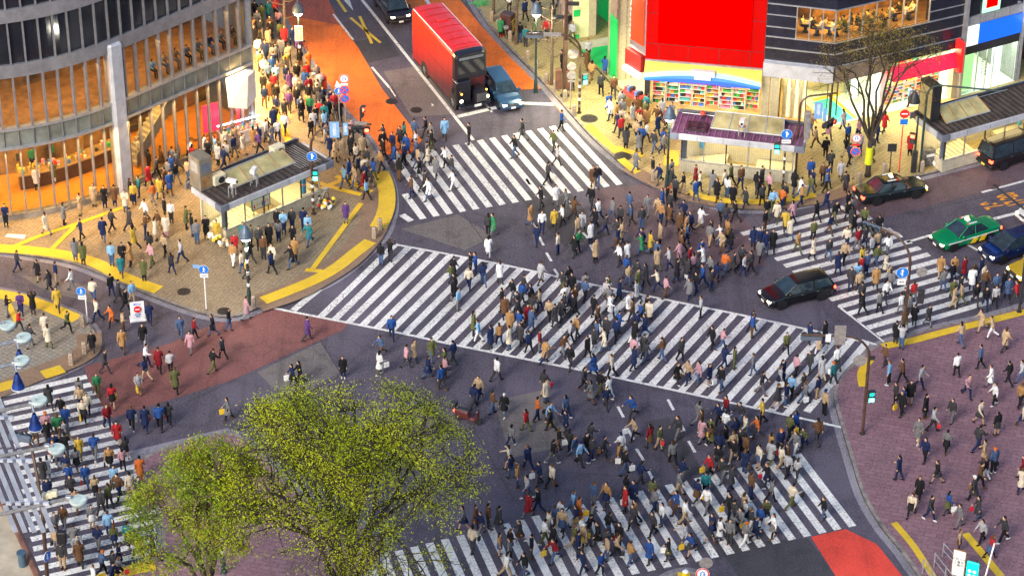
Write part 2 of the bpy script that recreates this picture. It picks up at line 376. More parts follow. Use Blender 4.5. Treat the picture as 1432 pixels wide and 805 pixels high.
sheet('bus_lane', [(530, -50), (565, 0), (620, 60), (675, 108), (725, 126), (757, 124), (787, 161), (796, 152), (757, 116), (713, 78), (676, 40), (645, 2), (612, -40)], M_orange, .005)
sheet('road_patch', [(722, 143), (757, 124), (775, 147), (786, 160), (735, 178), (690, 160)], M_asph, .008)
sheet('bus_lane', [(1134, 750), (1182, 739), (1226, 760), (1268, 812), (1300, 860), (1210, 870)], M_redlane, .005)
sheet('taxi_lane', [(1172, 320), (1180, 290), (1200, 268), (1285, 248), (1375, 225), (1432, 210), (1540, 180), (1540, 225), (1432, 253), (1343, 277), (1250, 301)], M_redfaint, .005)
# tactile yellow strips
def band(name, px, w, mt=M_yellow, z=KH+.014, k=4, wave=0.):
    _lay[0] += 1; z += .0012*(_lay[0] % 16)
    pts = smoothline(GL(px, z), k)
    b = MB(); b.strip(pts, w, mt, z); return tag(b.build(name), kind='structure')
for px, w in (([(-40, 343), (0, 347), (45, 350), (90, 356), (130, 366), (160, 381), (190, 394), (222, 405)], .95),
              ([(368, 420), (402, 407), (440, 391), (470, 374), (497, 353), (518, 337)], .9),
              ([(528, 318), (536, 304), (541, 285), (540, 262), (532, 240)], 1.1),
              ([(20, 344), (60, 328), (100, 315), (174, 289)], .32), ([(71, 349), (106, 315)], .32),
              ([(436, 377), (505, 284)], .35), ([(427, 377), (450, 379)], .4),
              ([(-30, 408), (0, 411), (30, 417), (70, 430), (108, 446)], .95), ([(60, 524), (88, 515)], .9), ([(-10, 544), (28, 534)], .85), ([(5, 385+25), (12, 425), (25, 452)], .35),
              ([(430, 250), (466, 262), (505, 272)], .4), ([(440, 268), (490, 246)], .4), ([(470, 246), (520, 268)], .4), ([(478, 238), (505, 262)], .35),
              ([(380, 150), (395, 178), (404, 198)], .5),
              ([(822, 175), (843, 195), (864, 213)], .65), ([(868, 222), (878, 231), (892, 241)], .6), ([(862, 206), (900, 218)], .5), ([(940, 210), (938, 232)], 1.0),
              ([(962, 268), (1000, 279), (1050, 282), (1100, 279), (1140, 272)], .6), ([(1234, 484), (1275, 476), (1320, 464), (1372, 451), (1440, 434)], .6), ([(1219, 500), (1205, 520), (1207, 540)], .5),
              ([(1250, 730), (1280, 766), (1315, 822)], .4), ([(1350, 745), (1400, 805)], .45), ([(130, 812), (180, 797), (216, 788)], .9), ([(948, 806), (965, 806)], .8)):
    band('tactile_paving', px, w)
band('edge_paving', [(358, 424), (402, 410), (440, 391), (482, 364), (510, 335), (524, 310), (527, 285), (522, 260)], 2.0, M_brown, KH+.003)
band('edge_paving', [(878, 234), (920, 256), (980, 279), (1060, 286), (1140, 279), (1200, 262)], 1.1, M_brown, KH+.003)
band('edge_paving', [(-20, 552), (55, 521), (104, 502), (124, 486), (124, 466)], 1.5, M_brown, KH+.003)
# crosswalks: each stripe is laid between the two ends surveyed for it
def zebra(tops, bots, w=.45, name='crosswalk_marking'):
    b = MB()
    for a, c in zip(tops, bots):
        if a is None: continue
        A, B = G(*a, .012), G(*c, .012); b.strip([A, B], w, M_white, .012)
    return tag(b.build(name), kind='structure')
def lerp(a, b, t): return (a[0]+(b[0]-a[0])*t, a[1]+(b[1]-a[1])*t)
def gl(a, b, n, i0=0, i1=None):
    """n+1 evenly spaced ground points between two surveyed points, back as pixels of the survey"""
    A, B = G(*a), G(*b); return [A+(B-A)*(i/n) for i in range(i0, (n if i1 is None else i1)+1)]
def zebra_w(As, Bs, w=.45):
    b = MB()
    for A, B in zip(As, Bs): b.strip([A, B], w, M_white, .012)
    return tag(b.build('crosswalk_marking'), kind='structure')
zebra_w(gl((551, 219.5), (788.5, 173.5), 14), gl((610.5, 302.5), (866.5, 258.3), 14))
zebra([(566, 271), (562, 300)], [(592, 306), (575, 309)])
def isect(A, d, B, e):
    den = d.x*e.y-d.y*e.x; t = ((B.x-A.x)*e.y-(B.y-A.y)*e.x)/den; return A+d*t
# long diagonal crossing
lowA, lowB = G(383, 431), G(1200, 602); upA, upB = G(536, 339), G(1222, 481)
lowp = smoothline(GL([(383, 431), (559, 465.6), (640, 483), (839, 523), (1039, 566.6), (1180, 598)]), 10)
upp = smoothline(GL([(545, 340.5), (700, 369.6), (829, 398), (982, 429.5), (1034, 440), (1219, 480)]), 10)
def on_poly(P, O, d):
    for i in range(len(P)-1):
        e = P[i+1]-P[i]; den = d.x*e.y-d.y*e.x
        if abs(den) < 1e-9: continue
        w_ = P[i]-O; s_ = (w_.x*d.y-w_.y*d.x)/den
        if -1e-6 <= s_ <= 1: return P[i]+e*s_
    return None
zb = MB(); d0 = (G(532, 339)-G(429, 438.5)); d1 = (G(1152.5, 463.5)-G(1054.5, 573))
S0, S1 = G(429, 439.2), G(1054.5, 573); NZ = 29
NS = round((S1-S0).length*abs(math.sin(d0.angle(S1-S0)))/.905)
for i in range(-1, NS+6):
    t = i/NS; O = S0+(S1-S0)*t; d = d0.normalized().lerp(d1.normalized(), min(max(t, 0), 1))
    a = on_poly(lowp, O, d); c = on_poly(upp, O, d)
    if i == -1: a = G(410, 434); c = G(447, 404)
    if a is None: a = O-d*1.0 if i > NS else O
    if c is None: continue
    if i > NS+2:
        a = c-(d*(3.2 if i == NS+5 else 6.5 if i == NS+4 else 8.4))
    zb.strip([a, c], .45, M_white, .012)
zb.strip(lowp, .2, M_white, .016); zb.strip(upp+[G(1222, 481)], .2, M_white, .016)
tag(zb.build('crosswalk_marking'), kind='structure')
# right crossing
L0, L1 = G(1083.5, 362.5), G(1240, 477.5)
z3 = MB(); n3 = 13
Rb = smoothline(GL([(1160, 284), (1210, 300), (1262, 330), (1300, 356), (1350, 390), (1400, 432)]), 8)
st = (G(1227.2, 468)-G(1084.7, 363)); NP = round(st.length*abs(math.sin(st.angle(G(1220, 326)-G(1084, 362))))/.905)
for i in range(-6, NP+1):
    O = G(1084.7, 363)+st*(i/NP); d = (G(1220, 326.5)-G(1084, 362)).normalized().lerp((G(1329, 437.5)-G(1227, 467.5)).normalized(), min(max(i/NP, 0), 1))
    c = on_poly(Rb, O, d)
    if i < 0:
        O = O+st.normalized()*(-i)*.02; O = on_poly(GL([(1005, 296), (1040, 330), (1084.7, 363)]), O, d) or O
    if c is None: continue
    z3.strip([O, c], .45, M_white, .012)
z3.strip([G(1172, 428), G(1240, 481)], .14, M_white, .016)
tag(z3.build('crosswalk_marking'), kind='structure')
# bottom crossing
a0, a1 = G(643.5, 748), G(1137, 629); b0 = None
z4 = MB(); dd0 = (G(697, 805)-G(668, 741)).normalized(); dd1 = (G(1149.5, 743.5)-G(1076, 645)).normalized()
tops = smoothline(GL([(440, 793), (545, 772), (643.5, 748), (740, 723), (825, 702), (923, 680), (1033, 654), (1094, 640), (1140, 628)]), 10)
bots = smoothline(GL([(480, 870), (700, 842), (870, 806), (992, 781), (1105, 755), (1182, 738), (1215, 731)]), 10)
A, B = G(643.5, 748.5), G(1076, 644.5); n4 = round((B-A).length*math.sin((B-A).angle(dd0))/.905)
for i in range(-8, n4+3):
    t = i/n4; O = A+(B-A)*t; d = dd0.lerp(dd1, min(max(t, 0), 1))
    if i == n4+2: O = O+d*.3
    a = on_poly(tops, O, d) or O; c = on_poly(bots, O, d)
    if c is None: continue
    z4.strip([a, c], .45, M_white, .012)
tag(z4.build('crosswalk_marking'), kind='structure')
# left crossing
A, B = G(121.5, 526.5), G(216, 700); C0 = G(10, 552); n5 = round((B-A).length*math.sin((B-A).angle(C0-A))/.905)
z5 = MB(); d = (G(19, 596)-G(131, 566)).normalized() if False else (G(12, 603)-G(145, 574)).normalized()
Lb = GL([(-30, 520), (5, 560), (24, 640), (36, 720), (60, 830)])
for i in range(0, n5+8):
    O = A+(B-A)*(i/n5); c = on_poly(Lb, O, d)
    if c is None: c = O+d*9
    if i > n5: O = O+d*(.25*(i-n5))
    z5.strip([O, c], .45, M_white, .012)
tag(z5.build('crosswalk_marking'), kind='structure')
# lane lines
ln = MB()
def line(px, w=.15, mt=M_white, dash=None, mb=None):
    P = GL(px, .012); mb = mb or ln
    if not dash: mb.strip(P, w, mt, .012); return
    for i in range(len(P)-1):
        L = (P[i+1]-P[i]).length; u = (P[i+1]-P[i])/L; s = 0
        while s < L: mb.strip([P[i]+u*s, P[i]+u*min(s+dash[0], L)], w, mt, .012); s += dash[0]+dash[1]
line([(480, -32), (520, 17), (662, 196)], .24)
line([(640, 163), (722, 144), (775, 146)], .4); line([(675, 140), (688, 157)], .15)
line([(466, 20), (494, 56)], .16); line([(520, 94), (545, 123)], .18); line([(545, 123), (553, 135)], .1)
line([(1373, 269), (1432, 253), (1540, 224)], .2); line([(1268, 338.5), (1300, 329)], .22); line([(1386, 307), (1432, 295), (1500, 277)], .3); line([(1353, 342), (1368, 350)], .2)
line([(1230, 492-9), (1205, 475)], .15)
for a, b in (((794, 280), (801, 291)), ((744, 311), (751, 322)), ((754, 331), (760, 343)), ((764, 353), (771, 365)), ((815, 325), (822, 333)), ((825, 342), (832, 354)), ((775, 376), (781, 385)), ((848, 388), (854, 398)),
             ((851, 541), (858, 555)), ((864, 568), (872, 583)), ((877, 598), (886, 614)), ((890, 627), (900, 643)), ((907, 658), (915, 674)), ((934, 558), (942, 573)), ((948, 586), (957, 602)), ((963, 616), (972, 632)), ((736, 250), (741, 258))):
    line([a, b], .17)
tag(ln.build('lane_line'), kind='structure')
ym = MB()
line([(470, -3), (484, 17)], .22, M_yroad, mb=ym); line([(490, 25), (532, 60)], .22, M_yroad, mb=ym); line([(503, 23), (520, 61)], .22, M_yroad, mb=ym)
ym.poly(GL([(480, 0), (494, 15), (487, -6)], .012), M_white)
tag(ym.build('yellow_marking'), kind='structure')
sheet('turn_arrow', [(603, 144), (607, 147), (604, 149)], M_white, .012)
def ground_text(s, px, up_px, size, mt, sx=1.):
    c = G(*px, .012); u = G(*up_px, .012)-c; u.normalize(); r = u.cross(Vector((0, 0, 1)))
    T = Matrix(((r.x, u.x, 0, c.x), (r.y, u.y, 0, c.y), (0, 0, 1, .012), (0, 0, 0, 1)))
    cu = bpy.data.curves.new('road_lettering', 'FONT'); cu.body = s; cu.size = size; cu.align_x = 'CENTER'; cu.align_y = 'CENTER'; cu.space_line = .8; cu.offset = .03
    cu.materials.append(mt); o = solid('road_lettering', cu); o.matrix_world = T @ Matrix.Diagonal((sx, 1.7, 1, 1)); tag(o, kind='structure')
ground_text("7-9\n17-20", (1402, 282), (1372, 290), 1.1, M_oroad, .62)
ground_text("ト", (601, -2), (585, -25), 2.6, M_white); ground_text("バス\n専用", (640, -52), (620, -80), 2.4, M_white)
mh = MB()
def manhole(px, py, r=.42, mt=M_iron):
    b = MB(); c = GG(px, py); b.cyl((c.x, c.y, c.z-.05), r, .062, mt, 24)
    for k in range(-3, 4): b.box(c.x-r*.7, c.x+r*.7, c.y+k*.1-.015, c.y+k*.1+.015, c.z+.012, c.z+.018, M_rubber)
    return b.build('manhole_cover')
mhl = {(582, 154): 'dark round manhole cover in the road left of the double decker bus', (547.5, 142): 'small dark manhole cover on the lane edge beside the orange lane', (257, 407.5): 'black manhole cover in the tan pavement near the blue pedestrian sign',
       (871, 219): 'manhole cover between yellow strips at the right pavement corner', (824, 166): 'wide round cover at the kerb corner by the tree lined pavement', (459, 187): 'pale round cover near the striped signal pole on the left pavement', (313, 435): 'small cover by the kerb near the blue sign post'}
for (x, y), l in mhl.items(): tag(manhole(x, y, .6 if x in (824, 871) else .42), l, 'manhole cover')
sheet('access_panel', [(7, 331), (10, 327), (36, 328), (34, 334)], M_wp, KH+.006)
# ------------------------------------------------------------------ buildings
class Facade:
    """local frame along a wall: u along it, v up, w out towards the street"""
    def __init__(s, A, B, z0=0.):
        s.A = Vector((A.x, A.y, z0)); d = Vector((B.x-A.x, B.y-A.y, 0)); s.L = d.length; s.d = d.normalized(); s.n = Vector((s.d.y, -s.d.x, 0))
        s.T = Matrix(((s.d.x, s.n.x, 0, s.A.x), (s.d.y, s.n.y, 0, s.A.y), (0, 0, 1, z0), (0, 0, 0, 1)))
    def P(s, u, v, w=0): return s.A+s.d*u+s.n*w+Vector((0, 0, v))
    def box(s, b, u0, u1, v0, v1, w0, w1, mt): b.box(u0, u1, w0, w1, v0, v1, mt, s.T)
    def face(s, u, v, w): # matrix for lettering lying on the wall
        p = s.P(u, v, w); return Matrix(((s.d.x, 0, s.n.x, p.x), (s.d.y, 0, s.n.y, p.y), (0, 1, 0, p.z), (0, 0, 0, 1)))
PROD = [mat('goods_'+n, c, .5, 0, 0) for n, c in (('white', (.8, .8, .76)), ('red', (.75, .05, .04)), ('yellow', (.8, .6, .05)), ('green', (.06, .4, .1)), ('blue', (.06, .2, .6)), ('pink', (.8, .25, .4)), ('orange', (.8, .3, .04)), ('black', (.03, .03, .03)), ('teal', (.1, .5, .5)), ('tan', (.6, .45, .25)))]
M_wood = mat('warm_wood', (.32, .17, .07), .5, 0, .3, 2)
M_inner = mat('shop_inner_wall', (.5, .42, .25), .6, 0, .35, 1)
M_floorw = mat('shop_floor', (.42, .28, .12), .35, 0, .25, 1)
M_beige = tile_mat('beige_wall_panels', (.42, .37, .24), (.46, .41, .27), (.22, .2, .14), .9, 0, 1.4, .5, .012)
M_redp = mat('red_billboard_panel', (.36, .0, .0), .6, 0, .08, .6, (1, .0, .0), .08, spec=.1)
M_redp2 = mat('bright_red_screen', (.45, .0, .0), .6, 0, 0, 1, (1, .0, .0), .35, spec=.0)
M_greytile = tile_mat('grey_stone_cladding', (.22, .23, .26), (.3, .31, .33), (.1, .1, .1), .6, 0, 1.5, .5, .03)
M_darkcl = mat('dark_blue_cladding', (.016, .018, .035), .25, .1, .3, .7, spec=.7)
def shelf(F, u, w, width=.9, h=1.9, label=None, seed=0):
    rnd = random.Random(seed)
    p = F.P(u, .12, w); rz = math.atan2(F.d.y, F.d.x)
    t = empty('display_shelf', p, rz); b = MB()
    b.box(0, width, .36, .4, 0, h, M_inner); b.box(0, .03, 0, .4, 0, h-.003, M_wp); b.box(width-.03, width, 0, .4, 0, h-.003, M_wp)
    n = 7
    for k in range(n): b.box(.03, width-.03, 0.01, .36, k*h/n+.02, k*h/n+.05, M_wp)
    b.build('shelf_frame', t)
    gd = MB()
    for k in range(n):
        x = .05; mt = rnd.choice(PROD)
        while x < width-.09:
            wd = rnd.uniform(.04, .11); hh = rnd.uniform(.10, h/n-.07)
            if rnd.random() < .35: mt = rnd.choice(PROD)
            gd.box(x, x+wd-.012, .03, .3, k*h/n+.052, k*h/n+.052+hh, mt); x += wd
    tag(gd.build('goods', t), kind='stuff')
    # shelf faces outwards: turn it
    t.rotation_euler = (0, 0, rz)
    return tag(t, label, 'shelf', 'shelves of goods in the shops')
# --- corner block with the red billboard
F1 = Facade(G(900, 156), G(1063, 170)); L1_ = F1.L
bd = empty('corner_building', F1.P(0, 0, 0), 0, 'corner building with a huge bright red billboard above an open drugstore front', 'building')
def pareach(b, name, root):
    for o in b.each(name, None): put(o, root)
def par(b, name, root): o = b.build(name); o.parent = root; o.matrix_parent_inverse = Matrix.Translation(root.location).inverted() if root.rotation_euler.z == 0 else (Matrix.Translation(root.location) @ Matrix.Rotation(root.rotation_euler.z, 4, 'Z')).inverted(); return o
def put(o, root):
    o.parent = root; o.matrix_parent_inverse = (Matrix.Translation(root.location) @ Matrix.Rotation(root.rotation_euler.z, 4, 'Z')).inverted(); return o
b = MB(); F1.box(b, 0, L1_, 4.0, 30, -.4, 0, M_redp)
F1.box(b, 0, L1_, 4.0, 4.12, 0, .12, M_alu)
for u in (.9, 2.95, 5.1, 7.2): F1.box(b, u*L1_/8.2, u*L1_/8.2+.03, 4.15, 5.3, 0, .012, M_dark)
for v in (5.3, 7.6, 9.9, 12.6): F1.box(b, 0, L1_, v, v+.03, 0, .013, M_dark)
par(b, 'wall', bd)
b = MB(); F1.box(b, .82, L1_-.95, 5.45, 10.6, .02, .16, M_redp2); par(b, 'billboard', bd)
b = MB()
for u in (2.0, 4.2, 6.5): F1.box(b, u, u+.9, 11.0, 11.6, .014, .05, mat('dull_red', (.25, .01, .03), .5, 0, .1))
pareach(b, 'vent_panel', bd)
b = MB(); F1.box(b, -.25, L1_, -.2, 30, -14, -6, M_conc); F1.box(b, -.02, L1_, 3.2, 4.0, -6, -.42, M_wp); par(b, 'core_wall', bd)
b = MB(); F1.box(b, 0, .35, .05, 4, -.5, -.05, M_dark); F1.box(b, L1_-.02, L1_+.5, .05, 4, -.5, -.01, M_beige); F1.box(b, 0, L1_, .1, .16, -6, 0, M_floorw); F1.box(b, 0, L1_, .1, 3.2, -6, -5.8, M_inner); par(b, 'shop_interior', bd)
b = MB(); rn = random.Random(8)
for i in range(70):
    u = rn.uniform(.4, L1_-1); v = rn.uniform(2.3, 2.95); s_ = rn.uniform(.12, .4); w = rn.uniform(-2.6, -.35); F1.box(b, u, u+s_, v-s_*.7, v, w, w+.02, rn.choice(PROD))
tag(par(b, 'hanging_price_cards', bd), kind='stuff')
b = MB(); F1.box(b, .4, L1_-.3, 3.1, 3.19, -5.7, -.5, M_warm); par(b, 'ceiling_light', bd)
# side face of the corner
F1s = Facade(G(878, 142), G(899.5, 156))
b = MB(); F1s.box(b, 0, F1s.L, 4.3, 30, -.3, -.02, M_alu); F1s.box(b, .2, F1s.L-.15, 5.0, 22, 0, .1, mat('red_white_panel', (.62, .05, .015), .4, 0, .2, .3, (1, .08, .02), .15))
for k in range(40): F1s.box(b, .04, .16, 5.1+k*.4, 5.3+k*.4, 0, .06, M_wp)
par(b, 'side_wall', bd)
b = MB(); F1s.box(b, -.15, F1s.L-.15, 3.0, 4.2, -.3, .25, mat('dark_red_fascia', (.3, .012, .012), .4, 0, .1)); par(b, 'fascia', bd)
b = MB(); F1s.box(b, -.15, F1s.L-.2, 2.6, 2.9, .1, .45, emis('white_light_strip', (1, .97, .9), 1.6)); par(b, 'light_strip', bd)
b = MB(); F1s.box(b, -.1, F1s.L-.2, .1, 1.0, -.2, .6, M_wood); F1s.box(b, -.1, F1s.L-.2, 1.0, 1.05, -.25, .65, PROD[1])
for k in range(7): F1s.box(b, -.05+k*.28, .16+k*.28, 1.05, 1.25+.1*(k % 3), -.1, .3, PROD[(k*3+1) % 9])
par(b, 'counter', bd)
# striped awning
def awn_mat():
    mt, n, bs = nodes('rainbow_awning'); tc = n.nodes.new('ShaderNodeTexCoord'); sp = n.nodes.new('ShaderNodeSeparateXYZ'); n.links.new(tc.outputs['Object'], sp.inputs[0])
    mu = n.nodes.new('ShaderNodeMath'); mu.operation = 'SUBTRACT'; n.links.new(sp.outputs[0], mu.inputs[0]); mu.inputs[1].default_value = L1_/2
    sq = n.nodes.new('ShaderNodeMath'); sq.operation = 'MULTIPLY'; n.links.new(mu.outputs[0], sq.inputs[0]); n.links.new(mu.outputs[0], sq.inputs[1])
    k = n.nodes.new('ShaderNodeMath'); k.operation = 'MULTIPLY_ADD'; n.links.new(sq.outputs[0], k.inputs[0]); k.inputs[1].default_value = .021; n.links.new(sp.outputs[2], k.inputs[2])
    r = n.nodes.new('ShaderNodeValToRGB'); r.color_ramp.interpolation = 'CONSTANT'; e = r.color_ramp.elements
    cols = [(0, (.16, .03, .45)), (.2, (.02, .12, .6)), (.45, (.03, .2, .65)), (.62, (.3, .5, .7)), (.86, (.6, .6, .12)), (.97, (.6, .46, .04))]
    e[0].position = 0; e[0].color = cols[0][1]+(1,); e[1].position = cols[1][0]; e[1].color = cols[1][1]+(1,)
    for p_, c_ in cols[2:]: q = e.new(p_); q.color = c_+(1,)
    n.links.new(k.outputs[0], r.inputs[0]); n.links.new(r.outputs[0], bs.inputs['Base Color']); bs.inputs['Roughness'].default_value = .5
    n.links.new(r.outputs[0], bs.inputs['Emission Color']); bs.inputs['Emission Strength'].default_value = .08; return mt
b = MB(); p = [(0, 0, 1.15), (L1_, 0, 1.15), (L1_, -.03, 1.12), (0, -.03, 1.12)]
MA = awn_mat()
b.rings([[Vector((x, .08, 1.2)), Vector((x, .75, .42)), Vector((x, .8, .12)), Vector((x, .77, .12)), Vector((x, .72, .40)), Vector((x, .05, 1.15))] for x in (0.02, L1_*.25, L1_*.5, L1_*.75, L1_-.05)], MA, True, True)
aw = b.build('awning'); aw.parent = bd; aw.matrix_parent_inverse = Matrix.Translation(bd.location).inverted(); aw.matrix_basis = F1.T @ Matrix.Translation((0, 0, 2.78))
b = MB(); F1.box(b, L1_*.4, L1_*.6, 3.45, 3.85, .4, .72, M_wp); F1.box(b, L1_*.43, L1_*.57, 3.25, 3.45, .5, .82, M_wp); par(b, 'sign_panel', bd)
b = MB(); F1.box(b, 1.2, L1_-.5, 2.55, 2.78, -.3, -.25, PROD[1]); par(b, 'red_banner', bd)
area_light('shop_lamp', F1.P(L1_/2, 2.9, -.3), L1_-1, .8, 700, (1, .8, .42), F1.n*.8+Vector((0, 0, -.7)))
area_light('shop_lamp', F1.P(L1_/2, 3.0, -3), L1_-1, 3, 420, (1, .86, .6), (0, 0, -1))
k = 0
places = ['left end', 'second from left', 'third from left', 'middle', 'right of middle', 'third from right', 'second from right', 'right end']
for i in range(8):
    shelf(F1, .45+i*.92, -1.1-(.35 if i % 3 == 1 else 0), .86, 2.2, 'tall shelf of bright goods in the drugstore under the red billboard, '+places[i], 10+i)
for i in range(7):
    shelf(F1, .7+i*1.0, -3.4, .95, 2.3, 'back row shelf of goods deep inside the drugstore, '+['left end', 'second from left', 'third from left', 'middle', 'third from right', 'second from right', 'right end'][i], 40+i)
# --- dark building with restaurant windows
F2a = Facade(G(1064, 170), G(1158, 181)); F2b = Facade(G(1158, 181), G(1337, 138))
d2 = empty('restaurant_building', F2a.P(0, 0, 0), 0, 'dark glass clad building with a brightly lit restaurant floor behind the bare tree', 'building')
b = MB()
for F, u0, u1 in ((F2a, 0, F2a.L), (F2b, 0, F2b.L)):
    F.box(b, u0, u1, 4.75, 6.55, -.4, 0, M_darkcl); 
    F.box(b, u0, u1, 9.0, 26, -.4, 0, M_darkcl)
F2a.box(b, 0, 2.0, 6.55, 9.0, -.4, 0, M_darkcl); F2b.box(b, 7.4, F2b.L, 6.55, 9, -.4, 0, M_darkcl)
par(b, 'wall', d2)
b = MB()
for F, e in ((F2a, 0), (F2b, .02)):
    for v in (4.75, 5.7, 6.55, 9.0, 10.1, 11.2, 12.4, 13.5, 14.6): F.box(b, -e, F.L+e, v, v+.07, .0, .06+e, M_alu)
for v in (7.3, 8.2): F2a.box(b, 0, 2.0, v, v+.06, 0, .05, M_alu); F2b.box(b, 7.4, F2b.L, v, v+.06, 0, .05, M_alu)
par(b, 'trim', d2)
b = MB()
for F, n, a0, a1 in ((F2a, 3, 2.0, F2a.L), (F2b, 7, 0, 7.4)):
    for i in range(n+1): u = a0+(a1-a0)*i/n; F.box(b, u-.03, u+.03, 6.62, 9.0, -.1, .03, M_alu)
    F.box(b, a0, a1, 6.62, 6.7, -.1, .02, M_wood)
par(b, 'window_frame', d2)
for F, a0, a1 in ((F2a, 2.0, F2a.L), (F2b, 0, 7.4)):
    b = MB(); F.box(b, a0, a1, 6.7, 9.0, -.06, -.05, M_glass); par(b, 'window', d2)
b = MB(); F2b.box(b, .2, F2b.L, 6.4, 6.55, -3.2, -.41, M_wood); F2b.box(b, .2, F2b.L, 6.6, 9.2, -3.4, -3.2, mat('dim_brown_wall', (.20, .10, .03), .6, 0, .9, 1.2)); F2b.box(b, .2, F2b.L, 9.05, 9.2, -3.2, -.41, M_dark); F2a.box(b, .4, F2a.L-.1, 6.6, 9.2, -3.4, -3.2, _M['dim_brown_wall']); F2a.box(b, .4, F2a.L-.1, 9.05, 9.199, -3.2, -.42, M_dark)
F2a.box(b, .4, F2a.L-.1, 6.4, 6.549, -3.2, -.42, M_wood)
par(b, 'restaurant_interior', d2)
for F, a0, a1, n in ((F2a, 2.2, F2a.L, 5), (F2b, .3, 7.2, 8)):
    for i in range(n):
        u = a0+(a1-a0)*(i+.5)/n
        b = MB(); b.cyl(F.P(u, 8.55, -1.2-(i % 2)*1.2), .14, .16, emis('pendant_glow', (1, .66, .22), 14), 10, .05); b.cyl(F.P(u, 8.7, -1.2-(i % 2)*1.2), .01, .36, M_dark, 5); par(b, 'pendant_lamp', d2)
area_light('restaurant_lamp', F2b.P(3.6, 8.95, -1.6), 7, 2, 1000, (1, .60, .10), (0, 0, -1)); area_light('restaurant_lamp', F2a.P(3.4, 8.95, -1.5), 2.5, 2, 450, (1, .60, .10), (0, 0, -1))
for i in range(10):
    F, u = (F2b, .7+i*.95) if i < 7 else (F2a, 2.5+(i-7)*.8)
    t = empty('dining_table', F.P(u, 6.56, -.95-.25*(i % 2)), math.atan2(F.d.y, F.d.x), 'small dining table behind the lit restaurant windows', 'table', 'dining tables at the restaurant windows')
    b = MB(); b.box(-.3, .3, -.3, .3, .7, .74, M_wood); b.build('tabletop', t); b = MB(); b.cyl((0, 0, 0), .04, .7, M_dark, 8); b.cyl((0, 0, 0), .2, .03, M_dark, 10); b.build('pedestal', t)
# ledge, ground floor
b = MB()
F2a.box(b, -.02, F2a.L+.1, 3.7, 4.72, -.5, .35, M_fascia); F2b.box(b, .15, 4.3, 3.7, 4.7, -.5, .32, mat('brown_stone_fascia', (.2, .15, .12), .6, 0, .25)); F2b.box(b, 4.32, F2b.L, 4.2, 4.7, -.5, .3, M_darkcl)
par(b, 'fascia', d2)
b = MB(); F2a.box(b, .52, 1.1, .1, 3.7, -.5, .05, M_beige); F2b.box(b, 3.9, 4.35, .1, 3.7, -.5, .06, M_wp); F2b.box(b, F2b.L-.5, F2b.L-.02, .1, 4.2, -.5, .04, M_beige); pareach(b, 'pillar', d2)
b = MB(); F2a.box(b, 0, 5, .1, .15, -5, 0, M_floorw); F2a.box(b, 0, 5, .1, 3.7, -5.2, -5, M_inner)
F2b.box(b, .3, F2b.L, .101, .151, -6, -.1, mat('pale_passage_floor', (.6, .62, .5), .35, 0, .15)); F2b.box(b, .3, F2b.L, .1, 4, -6.4, -6.2, M_inner); F2b.box(b, 4.3, 4.4, .1, 3.7, -6, -.5, M_wp)
par(b, 'shop_interior', d2)
b = MB(); F2a.box(b, .9, 4.5, 3.6, 3.69, -4.9, -.4, M_warm); F2b.box(b, .4, 3.8, 3.6, 3.69, -5, -.6, M_cool); F2b.box(b, 4.5, F2b.L-.3, 4.0, 4.1, -5, -.6, M_warm); pareach(b, 'ceiling_light', d2)
b = MB()
for i in range(6): F2a.box(b, 1.3+i*.28, 1.5+i*.28, .16, 3.4, -.9, -.8, emis('lit_curtain', (1, .8, .42), .8) if i % 2 else M_cream)
pareach(b, 'curtain', d2)
b = MB(); F2a.box(b, 1.15, 4.4, .16, 3.7, -.36, -.35, M_glass); 
par(b, 'shop_window', d2)
b = MB()
for u in (1.12, 2.9, 4.35): F2a.box(b, u, u+.06, .16, 3.7, -.4, -.3, M_dark)
F2b.box(b, .2, .3, .16, 3.7, -.3, -.2, M_dark); F2b.box(b, 1.3, 1.36, .16, 3.7, -1.3, -1.2, M_dark)
pareach(b, 'mullion', d2)
b = MB()
def slab(F, u0, u1, w0, w1, mt, z=.155): F.box(b, u0, u1, z, z+.01, w0, w1, mt)
slab(F2b, .8, 2.2, -3.5, -.3, mat('teal_floor', (.05, .5, .42), .4, 0, .1)); slab(F2b, 2.25, 2.5, -4, -.3, M_yellow); slab(F2b, 1.0, 3.2, -3.9, -3.6, M_yellow)
par(b, 'floor_marking', d2)
b = MB(); F2b.box(b, 3.0, 3.5, .6, 3.0, -2.2, -2.1, emis('lit_poster', (.8, 1, .95), .8)); par(b, 'lit_poster', d2)
area_light('shop_lamp', F2a.P(2.6, 3.55, -.6), 3.5, 1, 900, (1, .78, .36), F2a.n+Vector((0, 0, -1)))
area_light('shop_lamp', F2b.P(2.1, 3.55, -.8), 3, 1, 300, (.9, 1, .8), F2b.n+Vector((0, 0, -1)))
area_light('shop_lamp', F2b.P(7, 3.7, -.8), 5, 1, 1100, (1, .85, .5), F2b.n+Vector((0, 0, -1)))
b = MB()
ud = 4.45
b.rings([[F2b.P(u, 3.98, .35), F2b.P(u, 3.0, .78), F2b.P(u, 2.94, .74), F2b.P(u, 3.9, .3)] for u in (ud, F2b.L-.55)], mat('crimson_awning', (.6, .01, .05), .4, 0, .35, 1.5, (1, .01, .06), .3))
par(b, 'awning', d2)
b = MB(); F2b.box(b, F2b.L-.75, F2b.L-.5, 2.7, 5.0, .35, 1.1, mat('red_blade_sign', (.7, .02, .02), .4, 0, .05, 1, (1, .01, .01), .3)); F2b.box(b, F2b.L-.72, F2b.L-.53, 4.6, 4.8, 0, .36, M_dark); par(b, 'blade_sign', d2)
